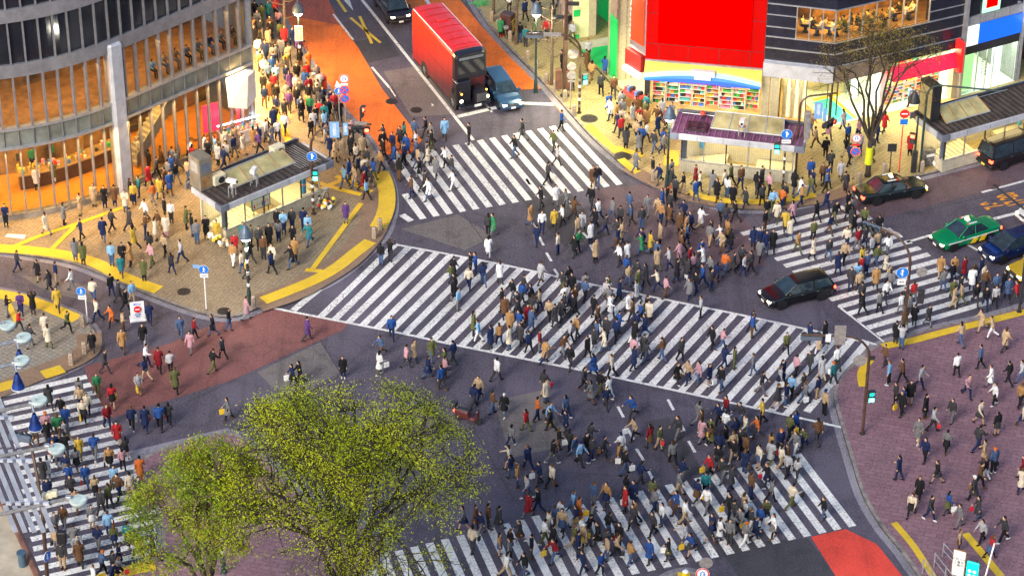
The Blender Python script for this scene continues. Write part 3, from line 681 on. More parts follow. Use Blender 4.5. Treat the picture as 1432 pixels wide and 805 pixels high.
for i in range(5): shelf(F2b, 4.7+i*.95, -1.0, .9, 1.7, 'shelf of goods in the open shop under the crimson awning, '+['left end', 'second from left', 'middle', 'second from right', 'right end'][i], 70+i)
for i in range(4): shelf(F2b, 4.9+i*1.1, -3.2, .95, 2.3, 'tall back shelf inside the crimson awning shop, '+['left end', 'second from left', 'second from right', 'right end'][i], 80+i)
# --- silver building at the right
F3 = Facade(G(1338, 138), G(1424, 114))
d3 = empty('grey_clad_building', F3.P(0, 0, 0), 0, 'grey stone clad building with blue and white fascia sign and green lit shopfront', 'building')
b = MB(); F3.box(b, .1, F3.L, 8.3, 26, -9, 0, M_greytile); F3.box(b, 0, F3.L, 5.6, 6.2, -9, .05, M_greytile); F3.box(b, 0, F3.L, 3.3, 3.95, -9, .02, M_darkcl); F3.box(b, F3.L-.35, F3.L, .1, 5.6, -9, .03, M_greytile); F3.box(b, F3.L-.3, F3.L, 6.2, 8.3, -9, -.02, M_greytile)
F3.box(b, 0, F3.L-.4, 3.95, 5.6, -9, -.05, M_conc); F3.box(b, .2, F3.L-.3, 6.2, 8.3, -9, -1.5, M_dark); F3.box(b, 0, F3.L-.4, .1, 3.3, -6, -5.8, M_inner); F3.box(b, 0, F3.L-.4, .1, .15, -5.8, 0, M_wp)
par(b, 'wall', d3)
b = MB(); F3.box(b, -.12, .1, .1, 26, -.3, .3, M_alu); par(b, 'corner_pier', d3)
L3 = F3.L
b = MB(); F3.box(b, .12, 1.25, 4.0, 5.5, 0, .1, emis('white_sign_face', (.95, 1, .92), .4)); par(b, 'sign_panel', d3)
b = MB(); F3.box(b, 1.26, L3-.35, 4.0, 5.5, 0, .1, mat('blue_sign_face', (.005, .09, .6), .4, 0, 0, 1, (.0, .12, 1), .35)); par(b, 'sign_panel', d3)
b = MB(); F3.box(b, .15, 1.3, 6.25, 8.2, -.1, -.06, M_dglass); F3.box(b, 2.95, L3-.32, 6.25, 8.2, -.1, -.05, M_dglass); pareach(b, 'window', d3)
b = MB(); F3.box(b, 1.4, 2.85, 6.3, 8.2, -.02, .1, emis('pale_green_frame', (.5, 1, .68), .35)); par(b, 'sign_frame', d3)
b = MB(); F3.box(b, 1.65, 2.6, 6.65, 7.9, .1, .13, M_redp2); par(b, 'sign_face', d3)
b = MB(); F3.box(b, .1, L3-.4, .16, 3.3, -.1, -.09, M_glass); par(b, 'shop_window', d3)
b = MB()
for u in (.1, 1.5, 2.3, 2.9, L3-.42): F3.box(b, u, u+.05, .16, 3.3, -.13, -.04, M_alu)
pareach(b, 'mullion', d3)
b = MB(); F3.box(b, .1, 1.5, .2, 3.2, -.5, -.45, emis('pale_green_wall', (.5, 1, .38), .42)); F3.box(b, 3.1, 3.9, .9, 3.0, -.5, -.45, emis('lit_poster_white', (.8, 1, 1), .6)); pareach(b, 'lit_panel', d3)
b = MB(); F3.box(b, .1, L3-.4, 3.2, 3.29, -5.5, -.4, M_cool); par(b, 'ceiling_light', d3)
area_light('shop_lamp', F3.P(L3/2, 3.1, -.5), L3-1, .8, 300, (.8, 1, .7), F3.n+Vector((0, 0, -1)))
put(text("N O V A C\nN O V A S", .3, M_dark, None, F3.face(2.1, 1.9, -.03) @ Matrix.Rotation(-math.pi/2, 4, 'Z')), d3)
b = MB(); F3.box(b, L3-.1, L3+.05, 4.7, 5.9, .1, .8, emis('small_sign', (.7, .8, 1), 1.5)); F3.box(b, L3-.11, L3+.06, 5.0, 5.25, .09, .81, PROD[5]); F3.box(b, L3-.11, L3+.06, 5.5, 5.7, .09, .81, PROD[2]); par(b, 'blade_sign', d3)
# building beyond the alley
F4 = Facade(G(1446, 95), G(1560, 62))
d4 = empty('brown_building', F4.P(0, 0, 0), 0, 'brown building at the far right edge beyond the alley', 'building')
b = MB(); F4.box(b, 0, F4.L, -.1, 24, -8, 0, mat('brown_render', (.16, .08, .05), .7, 0, .25)); par(b, 'wall', d4)
b = MB(); F4.box(b, .3, 4, 7.5, 9.5, 0, .15, M_wp); par(b, 'sign_panel', d4)
b = MB(); F4.box(b, .2, 3, 1, 3, .01, .06, M_warm); par(b, 'window', d4)
# --- passage building with columns, top centre
gA = G(852, 117)
F0 = Facade(G(800, 57), G(858, 118))     # line of columns along the pavement
F0f = Facade(G(852.5, 115.5), G(878.5, 113))
d0b = empty('passage_building', G(852, 117), 0, 'pale building on beige columns with bright green panels beside the pavement', 'building')
M_grn = mat('bright_green_panel', (.01, .42, .09), .45, 0, .1, 1, (.0, .5, .1), .12)
M_lime = mat('pale_lime_panel', (.74, .78, .42), .5, 0, .1, 1)
b = MB(); F0f.box(b, .35, 1.5, .1, 24, -2.2, 0, M_beige); par(b, 'column', d0b)
Fg = Facade(G(851.5, 107), G(860.2, 117.2))
b = MB(); Fg.box(b, 0, Fg.L, .12, 5.0, -.1, 0, M_grn); Fg.box(b, 0, Fg.L, 5.0, 24, -.1, -.01, mat('brown_grey_panel', (.26, .2, .16), .5, 0, .3)); par(b, 'column_panel', d0b)
Fw = Facade(G(802, 56.5), G(833, 52))
b = MB(); Fw.box(b, 0, Fw.L*.68, .1, 20, -.3, 0, M_lime); par(b, 'wall', d0b)
b = MB(); Fw.box(b, Fw.L*.69, Fw.L, .1, 20, -2, .02, M_beige); par(b, 'column', d0b)
b = MB(); Fw.box(b, -.02, .45, 1.9, 2.4, 0, .05, M_grn); Fw.box(b, 0, .4, .12, .4, .003, .06, M_grn); Fw.box(b, .0, .5, 7.2, 7.9, 0, .05, M_grn); pareach(b, 'green_panel', d0b)
Fx = Facade(G(834, 22), G(870, 52))
b = MB(); Fx.box(b, 0, Fx.L, .13, 12, -.3, -.1, M_grn); par(b, 'back_wall', d0b)
Fl = Facade(G(770, 20), G(803, 56))
b = MB(); Fl.box(b, 1.0, Fl.L, .1, 14, -.6, -.2, mat('brown_white_poster_wall', (.4, .3, .26), .5, 0, .6, 3)); par(b, 'side_wall', d0b)
sheet('passage_floor', [(806, 60), (850, 52), (905, 100), (905, 150), (888, 143)], M_wp if False else mat('pale_stone_floor', (.55, .52, .38), .5, 0, .12, 1), KH+.004)
sheet('green_floor', [(812, 70), (852, 63), (865, 95), (841, 97)], M_grn, KH+.008)
area_light('passage_fill_light', G(838, 75, 4.5), 5, 4, 900, (1, .98, .6), (0, 0, -1))  # added area lights without fittings, to brighten the passage floor and walls
area_light('passage_fill_light', G(800, 70, 5.5), 5, 2, 600, (1, .92, .5), (-.4, -.6, -1))
dr = MB(); dr.strip(smoothline(GL([(790, 50), (813, 72), (850, 113), (880, 143)], KH+.012), 3), .12, M_dark, KH+.012); tag(dr.build('drain_channel'), kind='structure')
# --- curved glass building at the upper left
qpx = [(-70, 321), (0, 312.5), (50, 305.5), (100, 294.5), (146, 280), (190, 262), (238, 240), (300, 212), (358, 186)]
QB = smoothline(GL(qpx, 0), 5)
q = empty('curved_glass_building', QB[20], 0, 'tall curved glass building with orange lit cafe floor at the upper left corner', 'building')
cum = [0]
for i in range(1, len(QB)): cum.append(cum[-1]+(QB[i]-QB[i-1]).length)
QL = cum[-1]
def qp(s, w=0, z=0):
    s = min(max(s, 0), QL-1e-4); i = max(j for j in range(len(cum)) if cum[j] <= s); i = min(i, len(QB)-2)
    t = (s-cum[i])/(cum[i+1]-cum[i]); p = QB[i].lerp(QB[i+1], t); a = QB[max(i-1, 0)]; c = QB[min(i+2, len(QB)-1)]
    d = (c-a).normalized(); return Vector((p.x+d.y*w, p.y-d.x*w, z)), d
def qband(b, s0, s1, z0, z1, w0, w1, mt, st=.8):
    n = max(1, int((s1-s0)/st)); rs = []
    for i in range(n+1):
        s = s0+(s1-s0)*i/n; rs.append([qp(s, w1, z0)[0], qp(s, w1, z1)[0], qp(s, w0, z1)[0], qp(s, w0, z0)[0]])
    b.rings(rs, mt, True, True)
QD = 5.2
M_mull = mat('grey_mullion', (.3, .3, .33), .4, .5, .15, 2)
b = MB(); qband(b, 0, QL, 5.3, 5.5, -.3, .12, M_alu); qband(b, 0, QL, 6.65, 6.85, -.3, .12, M_alu)
for z in (10.4, 14.2, 18, 21.8, 25.6): qband(b, 0, QL, z, z+.9, -.35, .1, M_mull)
par(b, 'floor_band', q)
b = MB(); qband(b, 0, QL, 5.5, 6.65, -.12, -.02, mat('grey_green_spandrel_glass', (.25, .27, .24), .15, .2, .3, .8)); par(b, 'spandrel', q)
b = MB()
s = .2
while s < QL:
    for z0, z1, ww in ((.5, 5.3, .09), (5.5, 6.65, .06), (6.85, 10.4, .12), (11.3, 14.2, .1), (15.1, 18, .1), (18.9, 21.8, .1)):
        P0, d = qp(s, 0, 0); T = Matrix(((d.x, d.y, 0, P0.x), (d.y, -d.x, 0, P0.y), (0, 0, 1, 0), (0, 0, 0, 1)))
        b.box(-ww/2, ww/2, -.22, .14 if z0 == 6.85 else .06, z0, z1, M_mull, T)
    s += .95
par(b, 'mullion', q)
b = MB(); qband(b, 0, QL, .5, 5.3, -.1, -.09, M_glass); par(b, 'cafe_window', q)
b = MB(); qband(b, 0, QL, 6.85, 10.4, -.14, -.13, M_glass); par(b, 'upper_window', q)
b = MB()
for z in (11.3, 15.1, 18.9): qband(b, 0, QL, z, z+2.9, -.16, -.1, M_dglass)
par(b, 'dark_window', q)
b = MB(); qband(b, 0, QL, 0, .55, -.4, .05, mat('stone_plinth', (.25, .22, .18), .7, 0, .3, 1.5)); par(b, 'plinth', q)
M_ofloor = mat('orange_cafe_floor', (.6, .25, .03), .3, 0, .12, 1.5)
b = MB(); qband(b, 0, QL, .3, .54, -QD, -.42, M_ofloor); qband(b, 0, QL, 5.05, 5.28, -QD, -.32, M_cream); qband(b, 0, QL, 6.5, 6.84, -QD, -.32, M_wood); qband(b, 0, QL, 10.15, 10.38, -QD, -.36, M_dark)
qband(b, 0, QL, .3, 10.4, -QD-.3, -QD, mat('cafe_back_wall', (.22, .12, .04), .6, 0, .8, .5)); qband(b, 0, QL, 11, 26, -QD-.3, -1.0, M_dark)
par(b, 'interior', q)
b = MB()
for s0 in (1, 5, 9, 13, 17, 21):
    if s0+3 < QL: qband(b, s0, s0+3, 4.95, 5.04, -4.4, -3.9, M_amber); qband(b, s0, s0+3, 10.05, 10.14, -3.0, -2.6, M_amber); qband(b, s0, s0+3, 4.95, 5.04, -2.2, -1.9, M_warm)
par(b, 'ceiling_light', q)
for s0 in (3.5, 9, 14.5, 20):
    if s0 < QL:
        p, d = qp(s0, -2.6, 4.9); area_light('cafe_lamp', p, 4.5, 3.2, 520, (1, .56, .12), (0, 0, -1))
        p, d = qp(s0, -1.6, 9.9); area_light('gallery_lamp', p, 4.5, 2, 300, (1, .58, .2), (0, 0, -1))
        p, d = qp(s0, .3, 5.25); area_light('canopy_lamp', p, 4.5, .5, 800, (1, .58, .16), (d.y*.75, -d.x*.75, -1))
# cafe counter, curved, with goods on it
b = MB(); qband(b, 5, 14.5, .55, 1.55, -3.9, -2.9, mat('dark_counter', (.09, .04, .02), .4, 0, .3, 2), .5); par(b, 'counter', q)
b = MB(); qband(b, 4.9, 14.6, 1.552, 1.62, -4.0, -2.8, mat('counter_top', (.3, .2, .1), .3, 0, .3, 2), .5); par(b, 'counter_top', q)
rn = random.Random(5); b = MB()
for i in range(60):
    p, d = qp(5+rn.random()*9.3, -3.0-rn.random()*.8, 1.625); r_ = rn.uniform(.06, .14); b.cyl(p, r_, rn.uniform(.12, .4), rn.choice(PROD), 7)
tag(par(b, 'counter_goods', q), kind='stuff')
b = MB()
for i in range(5): qband(b, 15+i*.01, 19.5, 1.0+i*.7, 1.05+i*.7, -5.1, -4.8, M_dark)
par(b, 'wall_shelf', q)
# stairs behind the glass
b = MB(); sA, sB = QL*.60, QL*.80
for i in range(18):
    s = sA+(sB-sA)*i/18; qband(b, s, s+(sB-sA)/18, .6+i*.26, .86+i*.26, -2.6, -1.2, M_conc)
par(b, 'staircase', q)
b = MB()
rs = [[qp(sA+(sB-sA)*t/10, -1.1, .6+t*.47+hh)[0] for hh in (.0, 1.0)] + [qp(sA+(sB-sA)*t/10, -1.16, .6+t*.47+hh)[0] for hh in (1.0, 0.)] for t in range(11)]
b.rings(rs, M_mull); par(b, 'stair_rail', q)
b = MB(); P0, d = qp(QL*.515, 0, 0); T = Matrix(((d.x, d.y, 0, P0.x), (d.y, -d.x, 0, P0.y), (0, 0, 1, 0), (0, 0, 0, 1))); b.cbox(-.5, .5, -.6, .35, 0, 11, M_fascia, .12, T); par(b, 'pillar', q)
b = MB()   # white folded canopy at the corner
e0, d = qp(QL-2.4, .1, 0); T = Matrix(((d.x, d.y, 0, e0.x), (d.y, -d.x, 0, e0.y), (0, 0, 1, 0), (0, 0, 0, 1)))
b.rings([[Vector((0, 0, 5.2)), Vector((1.8, -.2, 5.2)), Vector((2.3, .3, 5.0)), Vector((1.2, .9, 5.2))], [Vector((.1, 0, 2.9)), Vector((1.6, -.1, 3.4)), Vector((2.2, .4, 3.0)), Vector((1.2, .6, 2.6))]], M_wp, True, True, T); par(b, 'canopy', q)
# end wall
Fe = Facade(QB[-1], QB[-1]+Vector((-8, 22, 0)))
b = MB(); Fe.box(b, 0, 20, 0, 26, -.4, 0, M_greytile); par(b, 'end_wall', q)
b = MB()
for k in range(6): Fe.box(b, .5+k*1.6, 1.9+k*1.6, .6, 3.2, .0, .05, M_warm)
pareach(b, 'shop_window', q)
area_light('shop_lamp', Fe.P(5, 3.6, .8), 10, .8, 5200, (1, .62, .24), Fe.n+Vector((0, 0, -1.2)))
b = MB(); b.poly([(p.x, p.y, 26.5) for p in QB]+[(QB[-1].x-6, QB[-1].y+18, 26.5), (QB[0].x, QB[0].y+22, 26.5)], M_conc); par(b, 'roof', q)
# goods kiosk in front of it
kk = G(338, 196, KH)
st_ = empty('counter_stall', kk, R(30), 'white counter stall with glass top and products lit red at the glass building corner', 'stall')
b = MB(); b.cbox(-1.6, 1.6, -.5, .5, 0, .95, mat('marble_white', (.62, .58, .55), .4, 0, .25, 2), .03); b.build('counter', st_)
b = MB(); b.box(-1.5, 1.5, -.42, .42, .95, 1.25, M_glass); b.build('glass_case', st_)
b = MB(); b.box(-1.55, 1.55, .35, .45, 1.25, 1.32, emis('case_light', (.8, .95, 1), 4)); b.build('light_bar', st_)
b = MB()
for i in range(24): b.box(-1.42+i*.118, -1.34+i*.118, -.3+.25*(i % 3), -.12+.25*(i % 3), .955, 1.1, PROD[i % 10])
tag(b.build('goods', st_), kind='stuff')
b = MB(); b.box(-2.2, -1.0, 1.2, 1.3, .2, 2.6, mat('red_screen', (.7, .04, .1), .4, 0, 0, 1, (1, .03, .1), .6)); b.box(.2, .4, 1.0, 1.15, .2, 2.8, mat('red_screen2', (.7, .04, .1), .4, 0, 0, 1, (1, .05, .05), .6)); b.each('red_panel', st_)
point_light('stall_lamp', kk+Vector((0, .3, 2.2)), 160, (1, .35, .35), .3)
# lit side shops: planter box
b = MB(); Fp = Facade(G(272, 205, KH), G(318, 186, KH), KH); Fp.box(b, 0, Fp.L, 0, .5, -.5, .1, M_wood); Fp.box(b, .1, Fp.L-.1, .5, .53, -.4, 0, M_ofloor); o = b.build('planter_box'); tag(o, 'low orange wooden ledge box beside the curved glass building stairs', 'planter')
# ------------------------------------------------------------------ subway entrances
def prismN(b, pts, z0, z1, mt): b.prism(pts, z0, z1, mt)
def entrance(name, roof_px, zt, label, tower=None, sky_uv=None, extras=None, warm=(1, .85, .45), fh=.42, low=True, flat=True, ac=True, purple=False):
    A, Bp, C, D = [G(x, y, zt) for x, y in roof_px]     # front-left, front-right, back-right, back-left
    o0 = Vector((A.x, A.y, 0)); d = (Bp-A); d.z = 0; Lx = d.length; d.normalize(); n = Vector((-d.y, d.x, 0)); Ly = ((D-A).dot(n)+(C-Bp).dot(n))/2
    rz = math.atan2(d.y, d.x); root = empty(name, o0, rz, label, 'subway entrance'); root.location.z = KH
    z = zt-KH
    b = MB(); b.box(0, Lx, 0, Ly, z-fh+.05, z-.08, mat('roof_deck_'+('purple' if purple else 'brown'), (.16, .08, .15) if purple else (.10, .075, .06), .7, .1, .4, 2))
    for k in range(int(Lx/.42)): b.box(.25+k*.42, .33+k*.42, .25, Ly-.25, z-.08, z-.02, M_dark if not purple else mat('purple_rib', (.28, .12, .26), .5, .2, .2))
    b.build('roof', root)
    b = MB(); t = .12; e = .5
    b.cbox(e, Lx-e, -t, .0, z-fh, z, M_fascia, .015); b.cbox(e, Lx-e, Ly, Ly+t, z-fh, z, M_fascia, .015)
    b.cbox(-t, 0, e, Ly-e, z-fh, z, M_fascia, .015); b.cbox(Lx, Lx+t, e, Ly-e, z-fh, z, M_fascia, .015)
    for k in range(1, 5): b.box(Lx*k/5-.01, Lx*k/5+.01, -t-.004, -t+.01, z-fh+.02, z-.02, M_dark)
    b.build('fascia', root)
    b = MB()
    for x0, x1, y0, y1 in ((-t-.02, e, -t-.02, .0), (Lx-e, Lx+t+.02, -t-.02, 0), (-t-.02, e, Ly, Ly+t+.02), (Lx-e, Lx+t+.02, Ly, Ly+t+.02), (-t-.025, 0, .001, e), (Lx, Lx+t+.025, .001, e)): b.box(x0, x1, y0, y1, z-fh-.01, z+.01, M_fasciad)
    b.each('corner_cap', root)
    b = MB(); b.tube([(0.1, Ly-.12, z+.06), (Lx-.1, Ly-.12, z+.06)], .06, M_dark, 6); b.tube([(0.3, Ly-.35, z+.04), (Lx*.8, Ly-.35, z+.04)], .03, M_galv, 6); b.box(.1, Lx-.1, Ly-.05, Ly-.01, z-.1, z+.16, M_fasciad); b.build('roof_pipe', root)
    if sky_uv:
        u0, u1, v0, v1 = sky_uv; sk = MB(); hz = .55
        pts = [(u0*Lx, v0*Ly, z+.02), (u1*Lx, v0*Ly, z+.02), (u1*Lx-.15, v1*Ly, z+hz), (u0*Lx+.15, v1*Ly, z+hz)]
        sk.add(pts+[(x, y+.02, zz-.06) for x, y, zz in pts], [(0, 1, 2, 3), (7, 6, 5, 4), (0, 4, 5, 1), (1, 5, 6, 2), (2, 6, 7, 3), (3, 7, 4, 0)], mat('milky_skylight_glass', (.34, .31, .16), .15, 0, .35, .7, (1, .8, .3), .05))
        so_ = sk.build('skylight', root)
        fr = MB()
        for k in range(5):
            u = k/4; a = Vector(pts[0]).lerp(Vector(pts[1]), u)+Vector((0, 0, .02)); c = Vector(pts[3]).lerp(Vector(pts[2]), u)+Vector((0, 0, .02)); fr.tube([a, c], .035, M_wood if not purple else M_alu, 4)
        fr.tube([Vector(pts[3])+Vector((0, 0, .02)), Vector(pts[2])+Vector((0, 0, .02))], .04, M_alu, 4); fr.tube([Vector(pts[0])+Vector((0, 0, .02)), Vector(pts[1])+Vector((0, 0, .02))], .04, M_alu, 4)
        fr.each('glazing_bar', so_)
        k2 = MB(); k2.box(u0*Lx+.15, u1*Lx-.15, v1*Ly, v1*Ly+.06, z, z+hz, M_alu); k2.build('skylight_back', so_)
    # low wall, glass sides, inner white tiled wall, stairs
    i0, i1, j0, j1 = .55, Lx-.5, .5, Ly-.4
    wt = tile_mat('white_wall_tile', (.66, .64, .52), (.7, .68, .56), (.35, .33, .26), .15, 0) if 'white_wall_tile' not in _M else _M['white_wall_tile']
    M_wt = mat('white_tile_plain', (.55, .5, .36), .3, 0, .2, 3)
    b = MB(); b.box(i0, i1, j0, j0+.12, 0, .85, M_wt)
    for x in np.arange(i0+.15, i1, .15): b.box(x-.008, x+.008, j0-.003, j0, 0, .78, M_conc)
    for zz in (.15, .3, .45, .6, .75): b.box(i0, i1, j0-.004, j0, zz-.008, zz+.008, M_conc)
    b.box(i0-.05, i1+.05, j0-.05, j0+.17, .85, .92, M_galv)
    b.box(i0, i0+.12, j0+.12, j0+.9, 0, .85, M_wt); b.box(i1-.12, i1, j0+.12, j1, 0, .85, M_wt); b.box(i0, i1, j1-.12, j1, 0, z-fh, M_cream)
    for x in np.arange(i0+.15, i1-.2, .15): b.box(x-.006, x+.006, j1-.126, j1-.12, .1, z-fh-.05, M_conc)
    for zz in np.arange(.2, z-fh, .15): b.box(i0, i1-.2, j1-.128, j1-.12, zz-.006, zz+.006, M_conc)
    b.build('wall', root)
    b = MB()
    for k in range(6):
        x = i0+.1+(i1-i0-.2)*k/5; b.box(x-.04, x+.04, j0+.01, j0+.09, .92, z-fh, M_galv if k % 2 else M_dark)
    b.box(i0+.02, i0+.1, j1-.25, j1-.17, 0, z-fh, M_galv); b.box(i0-.003, i0+.4, j0+.3, j0+.42, .85, z-fh-.003, M_fasciad if low else M_galv)
    b.each('post', root)
    b = MB(); b.box(i0+.1, i1-.1, j0+.045, j0+.06, .92, z-fh-.02, M_glass); b.box(i1-.08, i1-.065, j0+.1, j1-.2, .92, z-fh-.02, M_glass); b.build('glass_wall', root)
    b = MB(); ns = 9
    for k in range(ns): b.box(i0+.3+k*.3, i0+.6+k*.3, j0+.35, j1-.3, -.0, .12+k*.16*(.4), M_cream)
    b.box(i1-2.6, i1-.2, j0+.35, j1-.3, 0, .5, M_cream); b.build('stairs', root)
    b = MB(); b.box(i0+.5, i1-.5, j0+.5, j1-.5, z-fh-.02, z-fh+.03, M_warm); b.build('ceiling_light', root)
    l = area_light('entrance_lamp', (Lx/2, Ly/2, z-fh-.05), Lx-1.4, Ly-1.4, 260, warm, (0, 0, -1), root)
    if ac:
        pass
    return root, Lx, Ly, z
def ac_unit(root_t, loc, rz, label):
    t = empty('air_conditioner', loc, rz, label, 'air conditioner'); b = MB(); b.cbox(-.45, .45, -.3, .3, .06, .72, M_cream, .03)
    b.box(-.4, -.3, -.25, .25, 0, .06, M_dark); b.box(.3, .4, -.25, .25, 0, .06, M_dark); b.build('casing', t)
    b = MB(); b.tube([(.08, -.31, .38), (.08, -.33, .38)], .24, M_dark, 14); b.build('fan_grille', t); return t
def camera_box(loc, rz, label):
    t = empty('rooftop_camera', loc, rz, label, 'camera'); b = MB()
    for x in (-.2, .2):
        for y in (-.15, .15): b.box(x-.025, x+.025, y-.025, y+.025, 0, .7, M_galv)
    b.box(-.23, .23, -.18, .18, .7, .74, M_galv); b.build('stand', t)
    b = MB(); b.cbox(-.16, .16, -.35, .35, .98, 1.22, M_wp, .04); b.box(-.06, .06, -.06, .06, .74, .98, M_wp); b.build('housing', t)
    b = MB(); b.tube([(0, -.35, 1.1), (0, -.42, 1.1)], .08, M_black, 10); b.build('lens', t); return t
r1, lx, ly, z = entrance('subway_entrance', [(309.6, 288), (463, 225), (409, 197), (261, 258)], 3.25, 'subway entrance kiosk with grey roof and sloping skylight on the left island', sky_uv=(.22, .78, .35, .72))
def loc_of(r, x, y, zz): return Matrix.Translation(r.location) @ Matrix.Rotation(r.rotation_euler.z, 4, 'Z') @ Vector((x, y, zz))
z1 = z
t = empty('vent_tower', loc_of(r1, .5, ly-.75, z1-.05), r1.rotation_euler.z, 'tall grey metal vent tower at the back corner of the left kiosk roof', 'vent tower')
b = MB(); b.cbox(-.45, .5, -.6, .6, 0, 2.3, mat('grey_beige_metal', (.26, .23, .18), .5, .3, .2, 1.5), .02); b.build('casing', t)
b = MB(); b.box(-.455, -.45, -.4, .4, 1.2, 2.0, M_conc); b.box(-.35, .35, -.606, -.6, 1.3, 1.9, M_fasciad); b.box(-.35, .35, -.606, -.6, .2, 1.0, M_wood); b.build('louvre_panel', t)
ac_unit(None, loc_of(r1, 1.45, ly-1.25, z1), r1.rotation_euler.z, 'cream air conditioner beside the vent tower on the left kiosk roof')
ac_unit(None, loc_of(r1, lx-2.2, ly-.8, z1), r1.rotation_euler.z, 'cream air conditioner at the far end of the left kiosk roof')
camera_box(loc_of(r1, 1.25, .55, z1), r1.rotation_euler.z+.5, 'white camera near the front corner of the left kiosk roof')
camera_box(loc_of(r1, 3.1, .75, z1), r1.rotation_euler.z+2.2, 'white camera on a frame stand beside the left kiosk skylight')
bb = MB()
for k in range(9): bb.tube([loc_of(r1, lx-.5-.2*k, .4, z1+.05), loc_of(r1, lx-.7-.2*k, ly-.6, z1+.07)], .025, M_galv, 5)
bb.build('roof_conduit'); bpy.data.objects['roof_conduit'].location = (0, 0, 0); put(bpy.data.objects['roof_conduit'], r1)
r2, lx2, ly2, z2 = entrance('subway_entrance', [(939, 185), (1122, 205), (1122, 176), (951, 151)], 3.3, 'subway entrance kiosk with purple roof in front of the drugstore', sky_uv=(.28, .84, .35, .8), purple=True)
camera_box(loc_of(r2, lx2*.53, .5, z2), r2.rotation_euler.z, 'white camera on the purple kiosk roof')
t = empty('roof_frame', loc_of(r2, 1.55, .9, z2), r2.rotation_euler.z, 'dark square steel frame lying on the purple kiosk roof', 'frame'); b = MB()
for x in (-.6, 0, .6): b.box(x-.05, x+.05, -.5, .5, .1, .2, M_dark)
for y in (-.5, 0, .5): b.box(-.65, .65, y-.05, y+.05, .103, .197, M_dark)
for x in (-.5, .5): b.box(x-.03, x+.03, -.4, .4, -.02, .1, M_dark)
b.build('bars', t)
t = empty('roof_lamp', loc_of(r2, 1.7, ly2-.7, z2), 0, 'small red lamp on the purple kiosk roof corner', 'lamp'); b = MB(); b.cyl((0, 0, 0), .05, .3, M_dark, 8); b.cyl((0, 0, .3), .2, .2, PROD[1], 10, .12); b.build('lamp_head', t)
r3, lx3, ly3, z3_ = entrance('subway_entrance', [(1319, 190), (1480, 145), (1443, 108), (1285, 160)], 3.3, 'long subway entrance with ribbed brown roof at the right edge', sky_uv=(.12, .5, .35, .75))
t = empty('vent_tower', loc_of(r3, .7, ly3-.8, z3_-.05), r3.rotation_euler.z, 'tall glazed vent tower with dark frame on the right kiosk roof', 'vent tower')
b = MB(); b.cbox(-.35, .35, -.75, .75, 0, 2.6, M_dark, .02); b.build('casing', t); b = MB(); b.box(-.37, -.35, -.65, .65, .2, 2.4, mat('yellowish_panel', (.4, .33, .15), .5, 0, .2)); b.build('panel', t)
# cylindrical banners at the kiosks
for (x, y, c, l) in ((425.5, 286, (.05, .3, .65), 'blue cylindrical banner post at the right end of the left kiosk'), (981, 222, (.05, .3, .7), 'blue and pink banner post in front of the purple roofed kiosk'), (1423, 190, (.1, .35, .6), 'blue banner post in front of the long right kiosk')):
    p = GG(x, y); t = empty('banner_post', p, 0, l, 'banner post'); b = MB(); b.cyl((0, 0, 0), .05, 2.6, M_galv, 8); b.build('post', t); b = MB(); b.cyl((0, 0, .9), .17, 1.5, mat('banner'+str(x), c, .5, 0, .25, 4), 12); b.cyl((0, 0, 1.5), .173, .12, PROD[5], 12); b.build('banner', t)
# ------------------------------------------------------------------ vehicles
def paint(name, c, metal=.3): return mat('car_paint_'+name, c, .22, metal, .05, 1, spec=.7)
def veh_root(name, pf, pr, side, track, label, cat, group=None, wb=None):
    """pf, pr: where the front and rear wheel of the visible side meet the road; side +1 if that is the car's left"""
    A, B = G(*pf), G(*pr); d = (A-B).normalized(); n = Vector((-d.y, d.x, 0)); c = (A+B)/2-n*side*track/2
    return empty(name, (c.x, c.y, 0.012), math.atan2(d.y, d.x), label, cat, group)
def wheel(t, x, y, r, w=.2, rimm=None):
    b = MB(); s = 1 if y > 0 else -1
    prof = [(r*.62, -w/2), (r*.93, -w/2), (r, -w/2+.03), (r, w/2-.03), (r*.93, w/2), (r*.62, w/2)]
    b.rings([[Vector((x+rr*math.cos(2*math.pi*k/18), y+yy*s, r+rr*math.sin(2*math.pi*k/18))) for k in range(18)] for rr, yy in prof], M_rubber, False, False)
    wo = b.build('wheel', t)
    b = MB(); b.tube([(x, y+s*(w/2-.06), r), (x, y+s*(w/2-.02), r)], [r*.63, r*.60], rimm or M_chrome, 18)
    for k in range(5): a = 2*math.pi*k/5; b.tube([(x, y+s*(w/2-.015), r), (x+math.cos(a)*r*.55, y+s*(w/2-.01), r+math.sin(a)*r*.55)], .03, M_fasciad, 4)
    b.tube([(x, y-s*.06, r), (x, y+s*.02, r)], r*.6, M_black, 14)
    b.build('rim', wo)
